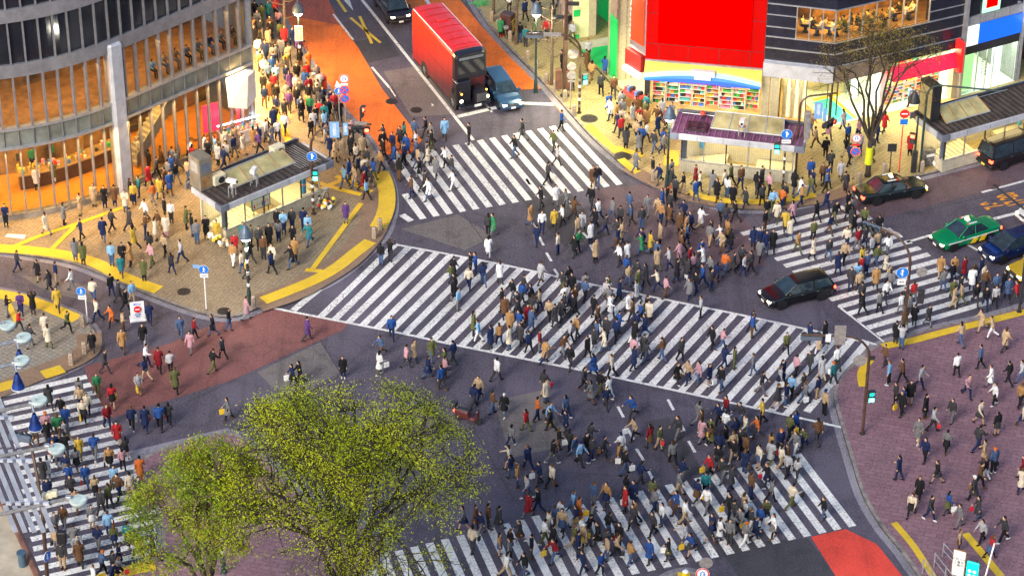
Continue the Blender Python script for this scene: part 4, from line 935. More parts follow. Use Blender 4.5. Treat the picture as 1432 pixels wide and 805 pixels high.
def car(name, pf, pr, side, label, cat='car', body=(.02, .03, .05), kind='sedan', L=4.6, Wd=1.7, wb=2.7, bonnet=None, lights=True, stripe=None, lamp=None, interior=True, group=None, brake=False, indic=False, pname=None):
    M = body if not isinstance(body, tuple) else paint(pname or name+str(pf[0]), body)
    t = veh_root(name, pf, pr, side, Wd-.25, label, cat, group)
    hw = Wd/2; fo = (L-wb)*.46; xf = wb/2+fo; xr = xf-L; r = .31
    if kind == 'sedan': bl, hh, ws, rs, re_, dk = .86, 1.42, (xf-1.25, xf-2.0), (xr+1.55, xr+.95), None, .9
    elif kind == 'wagon': bl, hh, ws, rs, dk = .9, 1.46, (xf-1.1, xf-1.95), (xr+.45, xr+.12), .92
    elif kind == 'hatch': bl, hh, ws, rs, dk = .92, 1.5, (xf-.75, xf-1.85), (xr+.9, xr+.15), .98
    else: bl, hh, ws, rs, dk = 1.05, 1.9, (xf-.65, xf-1.35), (xr+.25, xr+.08), 1.03   # van
    hood = .78 if kind != 'van' else .95
    st = [(xf, .62, .42, .6), (xf-.06, .80, .28, hood-.12), (xf-.35, .97, .22, hood-.03), (xf-.8, 1, .22, hood+.03), (ws[0]+.02, 1, .22, bl), ((xf+xr)/2, 1, .22, bl+.01), (rs[0] if kind == 'sedan' else xr+.9, 1, .22, bl+.03),
          (xr+.35, .98, .24, dk), (xr+.05, .86, .3, dk-.06), (xr, .74, .42, dk-.2)]
    def sec(x, w, z0, z1):
        w *= hw; h = z1-z0
        half = [(w*.86, z0), (w*.97, z0+h*.12), (w, z0+h*.45), (w*.985, z0+h*.78), (w*.93, z1-.03), (w*.8, z1), (w*.35, z1+.025)]
        return [Vector((x, y, z)) for y, z in half]+[Vector((x, -y, z)) for y, z in reversed(half)]
    b = MB(); b.rings([sec(*q_) for q_ in st], M, True, True)
    # greenhouse: painted roof and pillars
    rw, bw = hw*.70, hw*.90; zr = hh
    base = [(ws[0], bw), (rs[1] if kind != 'sedan' else rs[1], bw)]
    f0, f1, r0_, r1_ = ws[0], ws[1], rs[0], rs[1]      # windscreen foot/top, rear top/foot
    if kind == 'sedan': r0_, r1_ = rs[0], rs[1]
    n = 8
    def roofring(x, w, z): return [Vector((x, w*math.cos(a), z+.05*math.sin(a))) for a in [math.pi*k/6 for k in range(7)]]+[Vector((x, -w*.96, z-.03)), Vector((x, w*.96, z-.03))]
    b.rings([roofring(f1+.02, rw*.96, zr-.05), roofring(f1-.25, rw, zr-.01), roofring((f1+r0_)/2, rw*1.02, zr), roofring(r0_+.2, rw, zr-.015), roofring(r0_-.02, rw*.95, zr-.06)], M, True, True)
    zb = bl-.01
    for s in (1, -1):
        for P_, Q_, w_ in (((f0+.0, bw*s, zb), (f1, rw*s*.98, zr-.04), .035), ((r1_, bw*s*.96, zb+.02), (r0_, rw*s*.97, zr-.05), .05), (((f1+r0_)/2, bw*s, zb), ((f1+r0_)/2-.02, rw*s, zr-.02), .035)):
            b.tube([P_, Q_], w_, M, 5)
    body_o = b.build('body', t, smooth=False)
    def quad(nm, pts, mt, par_=t):
        b = MB(); c = sum((Vector(p) for p in pts), Vector())/len(pts); nrm = (Vector(pts[1])-Vector(pts[0])).cross(Vector(pts[2])-Vector(pts[0])).normalized()*.02
        b.rings([[Vector(p) for p in pts], [Vector(p)-nrm if (Vector(p)-nrm-Vector((0, 0, .7))).length < (Vector(p)+nrm-Vector((0, 0, .7))).length else Vector(p)+nrm for p in pts]], mt); return b.build(nm, par_)
    GLm = mat('car_glass', (.02, .035, .05), .06, 0, .4, 1.2, spec=.9)
    quad('windscreen', [(f0, bw*.95, zb), (f0, -bw*.95, zb), (f1, -rw*.94, zr-.04), (f1, rw*.94, zr-.04)], GLm)
    quad('rear_window', [(r1_, bw*.92, zb+.02), (r1_, -bw*.92, zb+.02), (r0_, -rw*.92, zr-.06), (r0_, rw*.92, zr-.06)], GLm)
    xm = (f1+r0_)/2
    for s in (1, -1):
        quad('side_window', [(f0-.1, bw*s, zb), (xm+.04, bw*s, zb), (xm+.02, rw*s*.99, zr-.04), (f1-.02, rw*s*.97, zr-.06)], GLm)
        quad('side_window', [(xm-.04, bw*s, zb), (r1_+.12, bw*s*.97, zb+.01), (r0_+.0, rw*s*.96, zr-.07), (xm-.06, rw*s*.99, zr-.04)], GLm)
    for x in (wb/2, -wb/2):
        for s in (1, -1):
            wheel(t, x, s*(hw-.13), r)
            bb = MB(); bb.tube([(x, s*(hw-.02), r+.01), (x, s*(hw+.005), r+.01)], r*1.17, M_black, 16); bb.build('wheel_arch', t)
    for s in (1, -1):
        b = MB(); b.cbox(xf-.22, xf+.005, s*hw*.66-.15, s*hw*.66+.15, hood-.25, hood-.13, M_headl if lights else M_wp, .03); b.build('headlight', t)
        b = MB(); b.cbox(xr-.01, xr+.2, s*hw*.7-.16, s*hw*.7+.16, dk-.32, dk-.12, M_taill if (brake or lights) else PROD[1], .03); b.build('tail_light', t)
        b = MB(); b.cbox(f0-.35, f0-.18, s*(bw+.12)-.1, s*(bw+.12)+.1, zb+.0, zb+.16, M, .03); b.build('mirror', t)
        b = MB(); b.box(xm-.3, xm-.15, s*hw-.01, s*hw+.02, bl-.16, bl-.12, M_chrome); b.box(xm+.75, xm+.9, s*hw-.01, s*hw+.02, bl-.16, bl-.12, M_chrome); b.build('door_handle', t)
        if indic:
            b = MB(); b.cbox(xf-.16, xf+.01, s*hw*.8-.08, s*hw*.8+.08, hood-.4, hood-.3, M_indic, .02); b.build('indicator', t)
    b = MB(); b.cbox(xf-.1, xf+.02, -hw*.38, hw*.38, hood-.26, hood-.12, M_black, .02); 
    for k in range(3): b.box(xf+.02, xf+.03, -hw*.36, hw*.36, hood-.25+k*.045, hood-.235+k*.045, M_chrome)
    b.build('grille', t)
    b = MB(); b.cbox(xf-.25, xf+.06, -hw*.9, hw*.9, .3, .5, M if kind in ('wagon', 'hatch') else M_black, .05); b.build('front_bumper', t)
    b = MB(); b.cbox(xr-.06, xr+.25, -hw*.9, hw*.9, .3, .52, M if kind in ('wagon', 'hatch') else M_black, .05); b.build('rear_bumper', t)
    b = MB(); b.box(xf+.06, xf+.07, -.17, .17, .33, .48, M_wp); b.build('number_plate', t)
    b = MB(); b.box(xr-.075, xr-.06, -.17, .17, .33, .48, M_wp if kind != 'van' else PROD[2]); b.build('number_plate', t)
    if bonnet:
        b = MB(); 
        b.rings([[Vector((x, y*hw*.72, zz+.035)) for y in (-1, -.4, .4, 1)]+[Vector((x, y*hw*.72, zz+.02)) for y in (1, -1)] for x, zz in ((xf-.3, hood-.02), (xf-.8, hood+.035), (f0+.1, bl+.0))], bonnet); b.build('bonnet', t)
    if stripe:
        for s in (1, -1):
            b = MB(); b.box(xr+.35, xf-.4, s*(hw+.001)-.006, s*(hw+.001)+.006, .62, .70, M_wp)
            for x in (-.95, -.3): 
                y0 = s*(hw+.004)
                b.rings([[Vector((x, y0-.006*s, .26)), Vector((x+.42, y0-.006*s, .26)), Vector((x+.22, y0-.006*s, .615)), Vector((x-.2, y0-.006*s, .615))], [Vector((x, y0+.004*s, .26)), Vector((x+.42, y0+.004*s, .26)), Vector((x+.22, y0+.004*s, .615)), Vector((x-.2, y0+.004*s, .615))]], stripe)
            b.build('side_stripe', t)
    if lamp:
        b = MB(); b.cbox(xm+.05, xm+.3, -.2, .2, hh+.04, hh+.19, M_wp, .03); ob = b.build('roof_lamp', t)
        b = MB(); b.ball((xm+.18, 0, hh+.25), .09, emis('taxi_lamp_glow', (1, .62, .1), 3), 8); b.build('lamp_glow', ob)
        b = MB()
        for s in (1, -1):
            b.box(xm-.25, xm+.35, s*.42-.05, s*.42+.05, hh+.045, hh+.06, M_wp); b.box(xm+.35, xm+.45, s*.42-.05, s*.42+.05, hh+.03, hh+.06, PROD[1])
        b.each('roof_marking', t)
    return t
car('estate_car', (697, 151), (679.5, 127), -1, 'metallic blue estate car stopped beside the red double decker bus', 'car', (.03, .08, .16), 'wagon', 4.7, 1.73, 2.67)
car('estate_car', (1092, 432), (1148, 419), 1, 'black estate car nosing between the two zebra crossings among the crowd', 'car', (.008, .009, .012), 'wagon', 4.6, 1.75, 2.75, indic=True)
t = car('taxi', (1333, 351), (1381, 336.5), 1, 'green taxi with yellow side stripes waiting before the right zebra crossing', 'taxi', (.0, .24, .09), 'sedan', 4.65, 1.7, 2.785, stripe=mat('yellow_stripe', (.85, .55, .02), .4, 0, .05), lamp=True)
car('taxi', (1398, 370), (1452, 353), 1, 'dark blue hatchback taxi with glowing orange indicators beside the green taxi', 'taxi', (.01, .02, .08), 'hatch', 4.4, 1.74, 2.7, indic=True, bonnet=paint('deep_blue', (.01, .04, .2)))
car('taxi', (1438, 397), (1494, 381), 1, 'yellow bonneted taxi cut off by the right edge', 'taxi', (.55, .36, .02), 'sedan', 4.65, 1.7, 2.785, indic=True)
car('car', (1450, 318), (1500, 303), 1, 'white car at the right edge behind the green taxi', 'car', (.75, .75, .72), 'hatch', 4.4, 1.7, 2.6)
car('taxi', (1280, 277), (1225, 287), -1, 'black saloon taxi by the kerb under the bare tree', 'taxi', (.008, .014, .016), 'sedan', 4.7, 1.7, 2.785, lamp=True, indic=True)
car('van', (1450, 222), (1400.5, 238), -1, 'black minivan parked in front of the long right kiosk', 'van', (.015, .012, .016), 'van', 4.75, 1.8, 2.85, indic=False)
car('minivan', (545, 36), (524, 5), -1, 'dark minivan with headlights on driving behind the double decker bus', 'minivan', (.02, .02, .035), 'van', 4.7, 1.75, 2.8)
# double decker bus
bt = veh_root('double_decker_bus', (634, 150), (596, 107), -1, 2.2, 'red and black double decker bus waiting at the stop line', 'bus')
if True:
    hw = 1.2; hl = (4.2, -4.2); Hh = 4.38; xf = 3.55; xr = -4.75
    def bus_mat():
        mt, n, bs = nodes('bus_side_gradient'); tc = n.nodes.new('ShaderNodeTexCoord'); sp = n.nodes.new('ShaderNodeSeparateXYZ'); n.links.new(tc.outputs['Object'], sp.inputs[0])  # red that fades to dark maroon towards the bottom and front
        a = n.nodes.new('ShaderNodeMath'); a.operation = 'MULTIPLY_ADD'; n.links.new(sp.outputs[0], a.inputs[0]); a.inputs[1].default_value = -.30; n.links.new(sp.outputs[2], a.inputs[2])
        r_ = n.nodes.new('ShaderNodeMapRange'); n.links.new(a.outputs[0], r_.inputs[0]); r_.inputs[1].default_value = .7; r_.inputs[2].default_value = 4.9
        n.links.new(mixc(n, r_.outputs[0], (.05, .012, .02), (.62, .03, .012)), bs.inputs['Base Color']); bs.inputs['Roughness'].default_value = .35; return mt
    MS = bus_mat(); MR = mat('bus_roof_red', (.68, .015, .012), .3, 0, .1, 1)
    MK = mat('bus_black', (.012, .012, .02), .18, .1, .15, 1, spec=.7)
    def sec(x, w, z0, z1, rr=.28):
        P_ = [(w, z0), (w, z1-rr), (w-rr*.3, z1-rr*.3), (w-rr, z1), (w*.3, z1+.04)]
        return [Vector((x, y, z)) for y, z in P_]+[Vector((x, -y, z)) for y, z in reversed(P_)]
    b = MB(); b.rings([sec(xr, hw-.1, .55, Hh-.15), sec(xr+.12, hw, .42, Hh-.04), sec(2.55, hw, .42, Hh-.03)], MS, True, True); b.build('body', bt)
    b = MB()
    b.rings([[Vector((x, y, z)) for y, z in ((1.02, Hh-.045), (.6, Hh+.02), (0, Hh+.04), (-.6, Hh+.02), (-1.02, Hh-.045), (-1.0, Hh-.09), (1.0, Hh-.09))] for x in (xr+.2, 2.2)], MR)
    for x in np.arange(xr+.9, 2.2, .95): b.tube([(x, -1.0, Hh-.03), (x, -.5, Hh+.05), (x, 0, Hh+.066), (x, .5, Hh+.05), (x, 1.0, Hh-.03)], .018, mat('roof_seam', (.4, .02, .02), .4, 0, 0), 4)
    for y in (-1.1, 1.1): b.tube([(xr+.15, y, Hh-.12), (2.3, y, Hh-.12)], .04, M_wp, 5)  # white lines imitating reflections along the roof edges
    b.build('roof', bt)
    b = MB()
    for x in np.arange(xr+.9, 2.4, 1.15): b.box(x, x+.012, -hw-.004, hw+.004, .5, Hh-.35, mat('panel_seam', (.06, .012, .012), .5, 0, 0))
    b.box(xr+.05, 2.5, -hw-.006, hw+.006, 2.2, 2.225, _M['panel_seam']); b.cbox(-2.6, -1.8, -.4, .4, Hh+.03, Hh+.1, MR, .03); b.cbox(.2, .9, -.3, .3, Hh+.03, Hh+.09, MR, .03); b.build('trim', bt)
    b = MB(); b.rings([sec(2.551, hw+.004, 2.25, Hh-.02), sec(2.9, hw-.02, 2.25, Hh-.05), sec(3.02, hw-.14, 2.3, Hh-.2)], MK, True, True); b.build('upper_front', bt)
    b = MB(); b.cbox(3.0, 3.05, -hw+.22, hw-.22, 2.75, 3.75, M_dglass, .03); b.build('upper_window', bt)
    b = MB(); b.cbox(3.03, 3.06, -hw+.3, hw-.3, 3.82, 4.02, mat('pale_blind', (.15, .18, .2), .3, 0, .3), .02); b.build('blind_box', bt)
    # half cab (driver on the viewer's left = the bus's right, -y)
    b = MB(); b.cbox(2.5, 3.3, -hw, -.1, .5, 2.3, MK, .08); b.build('cab', bt)
    b = MB(); b.box(3.3, 3.33, -hw+.12, -.2, 1.55, 2.15, M_dglass); b.box(2.7, 3.2, -hw-.012, -hw+.01, 1.5, 2.1, M_dglass); b.build('cab_window', bt)
    b = MB(); b.rings([[Vector((x, .02, .6)), Vector((x, .02, 1.35-dz)), Vector((x, .25, 1.5-dz)), Vector((x, .85, 1.5-dz)), Vector((x, 1.05, 1.3-dz)), Vector((x, 1.05, .6))] for x, dz in ((2.5, 0), (3.3, .02), (3.52, .1))], MK); b.build('bonnet', bt)
    b = MB(); b.cbox(3.5, 3.56, .15, .95, .62, 1.32, M_black, .03)
    for k in range(9): b.box(3.56, 3.57, .2+k*.085, .22+k*.085, .66, 1.28, M_galv)
    b.build('radiator_grille', bt)
    for y in (-.95, 1.0):
        b = MB(); b.tube([(3.3, y, .95), (3.52, y, .95)], [.12, .17], M_black, 12); b.tube([(3.52, y, .95), (3.535, y, .95)], .13, M_headl, 12); b.build('headlight', bt)
        b = MB(); b.ball((3.45, y*.95, 1.45), .06, M_indic, 8); b.build('side_lamp', bt)
        b = MB(); b.rings([[Vector((2.1+.75*(1-math.cos(a))+.0, y+s_*.2, .3+.55*math.sin(a)+.1)) for a in [math.pi*k/8 for k in range(9)]] for s_ in (-1, 1)], MK, False, False); b.build('mudguard', bt)
    b = MB(); b.cbox(3.45, 3.7, -1.15, 1.15, .42, .58, MK, .05); b.build('front_bumper', bt)
    b = MB(); b.box(3.7, 3.715, -.05, .45, .42, .6, M_wp); b.build('number_plate', bt)
    for y in (-1.42, 1.3):
        b = MB(); b.tube([(2.9, y*.85, 2.3), (3.2, y, 2.2), (3.2, y, 1.9)], .02, M_dark, 5); b.cbox(3.17, 3.22, y-.12, y+.12, 1.6, 1.95, M_black, .03); b.build('mirror', bt)
    for x in (2.55, -2.5):
        for s in (1, -1):
            wheel(bt, x, s*(hw-.12), .5, .28, M_dark)
            b = MB(); b.tube([(x, s*(hw-.04), .5), (x, s*(hw+.006), .5)], .62, M_black, 18); b.build('wheel_arch', bt)
    b = MB(); b.box(xr+.3, 2.3, -hw-.02, hw+.02, .36, .46, M_black); b.build('skirt', bt)
    b = MB(); b.box(xr-.02, xr+.02, -.9, .9, 2.6, 3.6, M_dglass); b.build('rear_window', bt)
# correct the bus so that its wheels match
# motor scooter and bicycles
def bicycle(p, rz, label, c):
    t = empty('bicycle', p, rz, label, 'bicycle', 'bicycles on the pavement'); m_ = mat('bike_'+label[:9], c, .4, .2, .05)
    for x in (.52, -.52):
        b = MB(); N = 18; b.tube([(x+.33*math.cos(2*math.pi*k/N), 0, .34+.33*math.sin(2*math.pi*k/N)) for k in range(N+1)], .018, M_rubber, 5, cap=False)
        for k in range(6): a = math.pi*k/6; b.tube([(x-.31*math.cos(a), 0, .34-.31*math.sin(a)), (x+.31*math.cos(a), 0, .34+.31*math.sin(a))], .005, M_galv, 3)
        b.build('wheel', t)
    b = MB()
    for a, c_ in (((-.52, .34), (-.1, .34)), ((-.1, .34), (-.25, .8)), ((-.52, .34), (-.22, .72)), ((-.1, .34), (.38, .78)), ((-.22, .72), (.36, .84)), ((.36, .86), (.52, .34)), ((.36, .86), (.33, 1.0))): b.tube([(a[0], 0, a[1]), (c_[0], 0, c_[1])], .02, m_, 5)
    b.build('frame', t)
    b = MB(); b.tube([(.2, -.28, 1.02), (.34, -.1, 1.0), (.34, .1, 1.0), (.2, .28, 1.02)], .015, M_dark, 5); b.build('handlebar', t)
    b = MB(); b.cbox(-.38, -.14, -.08, .08, .8, .87, M_black, .03); b.build('saddle', t)
    b = MB(); b.cbox(.4, .68, -.16, .16, .8, 1.02, M_galv, .02); b.build('basket', t)
bicycle(GG(441, 126), R(100), 'silver bicycle leaning by the red box on the left pavement', (.5, .5, .5)); bicycle(GG(463, 158), R(112), 'dark bicycle parked at the kerb beside the orange bus lane', (.05, .05, .06)); bicycle(GG(467, 166), R(108), 'grey bicycle parked nearest the no parking signs', (.3, .3, .32))
bicycle(GG(424, 70), R(115), 'red bicycle parked further up the left pavement', (.5, .04, .03))
bicycle(GG(450, 287), R(60), 'white bicycle leaning near the striped pole of the left kiosk', (.7, .7, .7)); bicycle(GG(704, 50), R(-70), 'green bicycle at the kerb near the dark street cabinet', (.05, .3, .12))
t = empty('motor_scooter', G(655, 590), R(-25), 'motor scooter with red tail light among the crowd right of the big tree', 'scooter')
for x in (.6, -.6): wheel(t, x, .001, .25, .12)
b = MB(); b.rings([[Vector((x, y*w, z)) for y, z in ((1, z0), (1.0, z1-.08), (.5, z1), (-.5, z1), (-1, z1-.08), (-1, z0))] for x, w, z0, z1 in ((-.85, .1, .5, .75), (-.5, .18, .3, .8), (0, .17, .3, .75), (.15, .16, .25, .4), (.42, .16, .25, .42), (.55, .14, .4, .95), (.65, .1, .5, 1.0))], paint('scooter', (.12, .03, .03))); b.build('body', t)
b = MB(); b.cbox(-.7, .1, -.14, .14, .76, .86, M_black, .04); b.build('seat', t); b = MB(); b.tube([(.5, -.33, 1.05), (.6, 0, 1.0), (.5, .33, 1.05)], .02, M_dark, 5); b.build('handlebar', t); b = MB(); b.cbox(-.93, -.83, -.1, .1, .55, .65, M_taill, .02); b.build('tail_light', t)
b = MB(); b.cbox(-1.15, -.75, -.2, .2, .85, 1.15, M_dark, .03); b.build('top_box', t)
# ------------------------------------------------------------------ poles, signals, signs
FACE = lambda p, zz=0: Matrix.Translation(p)
def basis(o, nrm, up=Vector((0, 0, 1))):
    n = nrm.normalized(); x = up.cross(n).normalized(); u = n.cross(x); return Matrix(((x.x, u.x, n.x, o.x), (x.y, u.y, n.y, o.y), (x.z, u.z, n.z, o.z), (0, 0, 0, 1)))
CAMD = Vector((0, -1, 0))
def toward(p): v = Vector((-p.x, -p.y, 0)); return v.normalized()
M_blue = mat('sign_blue', (.01, .17, .65), .4, 0, .08, 5); M_sred = mat('sign_red', (.7, .02, .02), .4, 0, .05, 5); M_swh = mat('sign_white', (.8, .8, .8), .4, 0, .05, 5); M_sback = mat('sign_back_grey', (.3, .28, .27), .5, .3, .25, 4); M_ltblue = mat('sign_light_blue', (.2, .38, .66), .4, 0, .1, 4)
def disc(b, r, mt, z0, z1, n=24): b.cyl((0, 0, z0), r, z1-z0, mt, n)
def round_sign(parent, T, kind, r=.3):
    b = MB(); disc(b, r, M_swh if kind != 'back' else M_sback, -.012, .012); o = b.build('sign_plate', parent); o.matrix_local = T
    b = MB()
    if kind in ('up', 'upright', 'ped'):
        disc(b, r*.96, M_blue, .012, .016); w = r*.12
        if kind == 'up' or kind == 'upright':
            b.box(-w, w, -r*.6, r*.35, .016, .02, M_swh); b.add([(-r*.3, r*.3, .02), (r*.3, r*.3, .02), (0, r*.75, .02)], [(0, 1, 2)], M_swh)
            b.tube([(0, -r*.1, .018), (r*.3, r*.0, .018), (r*.38, r*.2, .018)] if kind == 'upright' else [(0, -r*.3, .018), (-r*.35, -r*.05, .018)], r*.09, M_swh, 4)
        else:
            b.ball((0, r*.5, .016), r*.14, M_swh, 8); b.box(-r*.14, r*.14, -r*.1, r*.34, .016, .02, M_swh); b.tube([(0, -r*.1, .018), (-r*.22, -r*.65, .018)], r*.07, M_swh, 4); b.tube([(0, -r*.1, .018), (r*.22, -r*.65, .018)], r*.07, M_swh, 4)
            b.tube([(r*.12, r*.25, .018), (r*.4, -r*.1, .018)], r*.05, M_swh, 4)
    elif kind == 'nopark':
        disc(b, r*.97, M_sred, .012, .015); disc(b, r*.76, M_blue, .015, .018); b.tube([(-r*.55, r*.55, .02), (r*.55, -r*.55, .02)], r*.1, M_sred, 4)
    elif kind == 'nostop':
        disc(b, r*.97, M_sred, .012, .015); disc(b, r*.76, M_blue, .015, .018)
        for s in (1, -1): b.tube([(-r*.55, s*r*.55, .02), (r*.55, -s*r*.55, .02)], r*.1, M_sred, 4)
    elif kind == 'nouturn':
        disc(b, r*.97, M_sred, .012, .015); disc(b, r*.78, M_swh, .015, .018); b.tube([(-r*.25, -r*.45, .02), (-r*.25, r*.2, .02), (0, r*.42, .02), (r*.25, r*.2, .02), (r*.25, -r*.1, .02)], r*.08, M_blue, 4); b.add([(r*.0, -r*.05, .024), (r*.5, -r*.05, .024), (r*.25, -r*.35, .024)], [(2, 1, 0)], M_blue)
    elif kind == 'noentry':
        disc(b, r*.97, M_sred, .012, .015); b.box(-r*.6, r*.6, -r*.15, r*.15, .015, .02, M_swh)
    if b.v: b.build('symbol', o)
    return o
def signal3(t, T, lit=0, name='traffic_light', back=False):
    """three lamps side by side, facing local +z of T"""
    b = MB(); b.cbox(-.62, .62, -.2, .2, -.1, .1, M_dark if not back else mat('signal_grey_blue', (.10, .13, .18), .5, .1, .2), .06)
    for i in range(3): b.tube([(-.4+i*.4, 0, .1), (-.4+i*.4, .02, .28)], [.17, .18], M_dark, 12, cap=False)
    o = b.build(name, t); o.matrix_local = T
    b = MB()
    for i in range(3): b.cyl((-.4+i*.4, 0, .1), .145, .02, (M_redem if i == 2 and lit else M_grnem if i == 0 and lit == 2 else mat('unlit_lens', (.05, .06, .06), .2, 0, 0)), 14)
    b.each('lens', o); return o
def ped_signal(t, T, green=True, back=False):
    b = MB(); b.cbox(-.19, .19, -.4, .4, -.1, .1, M_dark, .04); b.box(-.2, .2, .38, .42, .0, .25, M_dark); b.box(-.2, .2, -.02, .02, .0, .2, M_dark); o = b.build('pedestrian_light', t); o.matrix_local = T
    if not back:
        b = MB(); b.box(-.14, .14, -.34, -.05, .1, .115, M_grnem if green else mat('unlit_lens', (.05, .06, .06), .2, 0, 0)); b.box(-.14, .14, .06, .34, .1, .115, mat('dim_green', (.02, .2, .15), .3, 0, 0, 1, (0, .5, .4), .8) if green else M_redem); b.build('lens', o)
    return o
def plate(t, T, w, h, mt, txt=None, tm=None, size=.2, vert=False, nm='sign_plate', back=None):
    b = MB(); b.cbox(-w/2, w/2, -h/2, h/2, -.015, .015, mt, .01); o = b.build(nm, t); o.matrix_local = T
    if txt: text(txt, size, tm or M_swh, o, Matrix.Translation((0, 0, .018)), sp=.85)
    return o
def pole_root(name, base, label, cat, h, r=.07, mt=M_brownpole, arc=None, stripes=False, collar=True, rz=0):
    p = GG(*base); t = empty(name, p, rz, label, cat)
    b = MB()
    if arc:   # arc: direction vector (xy), length, corner radius
        d, Ln, cr = arc; d = Vector((d[0], d[1], 0)).normalized(); pts = [Vector((0, 0, 0)), Vector((0, 0, h-cr))]
        for k in range(1, 7): a = math.pi/2*k/6; pts.append(Vector((0, 0, h-cr))+d*(cr*(1-math.cos(a)))+Vector((0, 0, cr*math.sin(a))))
        pts.append(pts[-1]+d*(Ln-cr)+Vector((0, 0, .12))); b.tube(pts, [r]*3+[r*.8]*(len(pts)-3), mt, 10)
    else: b.tube([(0, 0, 0), (0, 0, h)], [r, r*.85], mt, 10)
    if collar: b.cyl((0, 0, 0), r*1.9, .05, M_dark, 10)
    b.build('pole', t)
    if stripes:
        b = MB()
        for k in range(5): b.cyl((0, 0, .5+k*.5), r*1.08, .2, M_swh if k % 2 else M_sback, 10)
        b.each('sticker_band', t)
    return t, p
def L_(v, n): return basis(Vector(v), Vector(n))
# signal at the left kiosk
d1 = (G(505, 180, 6.3)-G(438, 180, 6.3)); t, p = pole_root('signal_pole', (438.6, 299), 'arched brown signal pole with blue direction sign at the left kiosk corner', 'signal pole', 6.5, .09, arc=((d1.x, d1.y), 3.9, 1.5), stripes=True)
dn = Vector((d1.x, d1.y, 0)).normalized(); fr = Vector((dn.y, -dn.x, 0))
signal3(t, L_(dn*3.2+fr*.18+Vector((0, 0, 6.35)), fr), 1); plate(t, L_(dn*3.2+fr*.1+Vector((0, 0, 6.75)), fr), .8, .25, M_sback)
plate(t, L_(dn*1.55+fr*.14+Vector((0, 0, 6.3)), fr), .62, 1.15, M_ltblue, "渋\n谷\n駅\n前", M_swh, .26); plate(t, L_(dn*2.25+fr*.14+Vector((0, 0, 6.35)), fr), .3, .9, M_ltblue, "道\n玄\n坂", M_swh, .2)
round_sign(t, L_(fr*.12+Vector((.05, 0, 4.35)), fr), 'upright', .33); ped_signal(t, L_(fr*.15+dn*.22+Vector((0, 0, 3.0)), fr))
# triple sign and companions beside the orange lane
t, p = pole_root('sign_pole', (484, 190), 'tall sign post with no turn and no parking discs by the orange lane', 'sign post', 4.7, .035, M_galv)
for z, k in ((4.4, 'nouturn'), (3.55, 'nostop'), (2.9, 'nopark')): round_sign(t, L_((0, -.06, z), (0, -1, 0)), k, .34)
plate(t, L_((0, -.05, 3.98), (0, -1, 0)), .5, .14, M_swh)
t, p = pole_root('sign_pole', (475, 172), 'thin post with small blue disc and white triangle on the left pavement', 'sign post', 3.0, .035, M_galv)
round_sign(t, L_((0, -.05, 2.5), (0, -1, 0)), 'ped', .28); b = MB(); b.rings([[Vector((-.25, -.05, 2.8)), Vector((.25, -.05, 2.8)), Vector((-.1, -.05, 3.3))], [Vector((-.25, -.03, 2.8)), Vector((.25, -.03, 2.8)), Vector((-.1, -.03, 3.3))]], M_swh); b.build('sign_plate', t)
t, p = pole_root('signal_pole', (505.6, 211), 'slim dark pedestrian signal pole at the upper end of the top crossing', 'signal pole', 3.3, .06, M_dark, stripes=False)
ped_signal(t, L_((.1, 0, 3.0), (1, -.3, 0)), False)
b = MB(); b.cbox(-.12, .1, -.2, -.06, .9, 1.5, M_sback, .02); b.build('push_button_box', t)
# pole with overhead signal by the tree lined pavement, seen from behind
d2_ = (G(744, 60, 5.6)-G(806, 60, 5.6)); t, p = pole_root('signal_pole', (810, 158), 'arched brown signal pole seen from behind on the tree lined pavement', 'signal pole', 6.0, .09, arc=((d2_.x, d2_.y), 3.7, 1.2), stripes=True)
dn = Vector((d2_.x, d2_.y, 0)).normalized(); fr = Vector((dn.y, -dn.x, 0)); bk = Vector((0, 1, 0))
signal3(t, L_(dn*3.1+Vector((0, .15, 5.9)), bk), 0, back=True); plate(t, L_(dn*1.9+Vector((0, -.1, 6.1)), -bk), 1.2, .32, M_sback)
round_sign(t, L_(dn*.5+Vector((0, -.05, 4.6)), -bk), 'back', .36); ped_signal(t, L_((.32, -.1, 2.7), (.5, -1, 0)))
t, p = pole_root('sign_pole', (797.5, 152), 'white post with two grey sign backs beside the utility cabinet', 'sign post', 3.6, .04, M_galv)
for z in (3.3, 2.6): round_sign(t, L_((.05, -.05, z), (0, -1, 0)), 'back', .32)
plate(t, L_((.05, -.05, 2.15), (0, -1, 0)), .5, .14, M_sback)
t, p = pole_root('utility_pole', (789.5, 134), 'thick dark utility pole with boxes on the tree lined pavement', 'utility pole', 12, .17, M_brownpole)
b = MB(); b.cbox(.05, .55, -.25, .15, .5, 2.0, mat('rust_box', (.12, .05, .03), .6, 0, .3, 2), .03); b.cbox(-.65, -.2, -.2, .15, .6, 2.1, _M['rust_box'], .03); b.each('control_box', t)
b = MB(); b.cbox(.1, .9, -.1, .1, 7.0, 7.25, M_dark, .03); b.cbox(-.7, -.15, -.1, .1, 6.0, 6.2, M_dark, .03); b.each('bracket_camera', t)
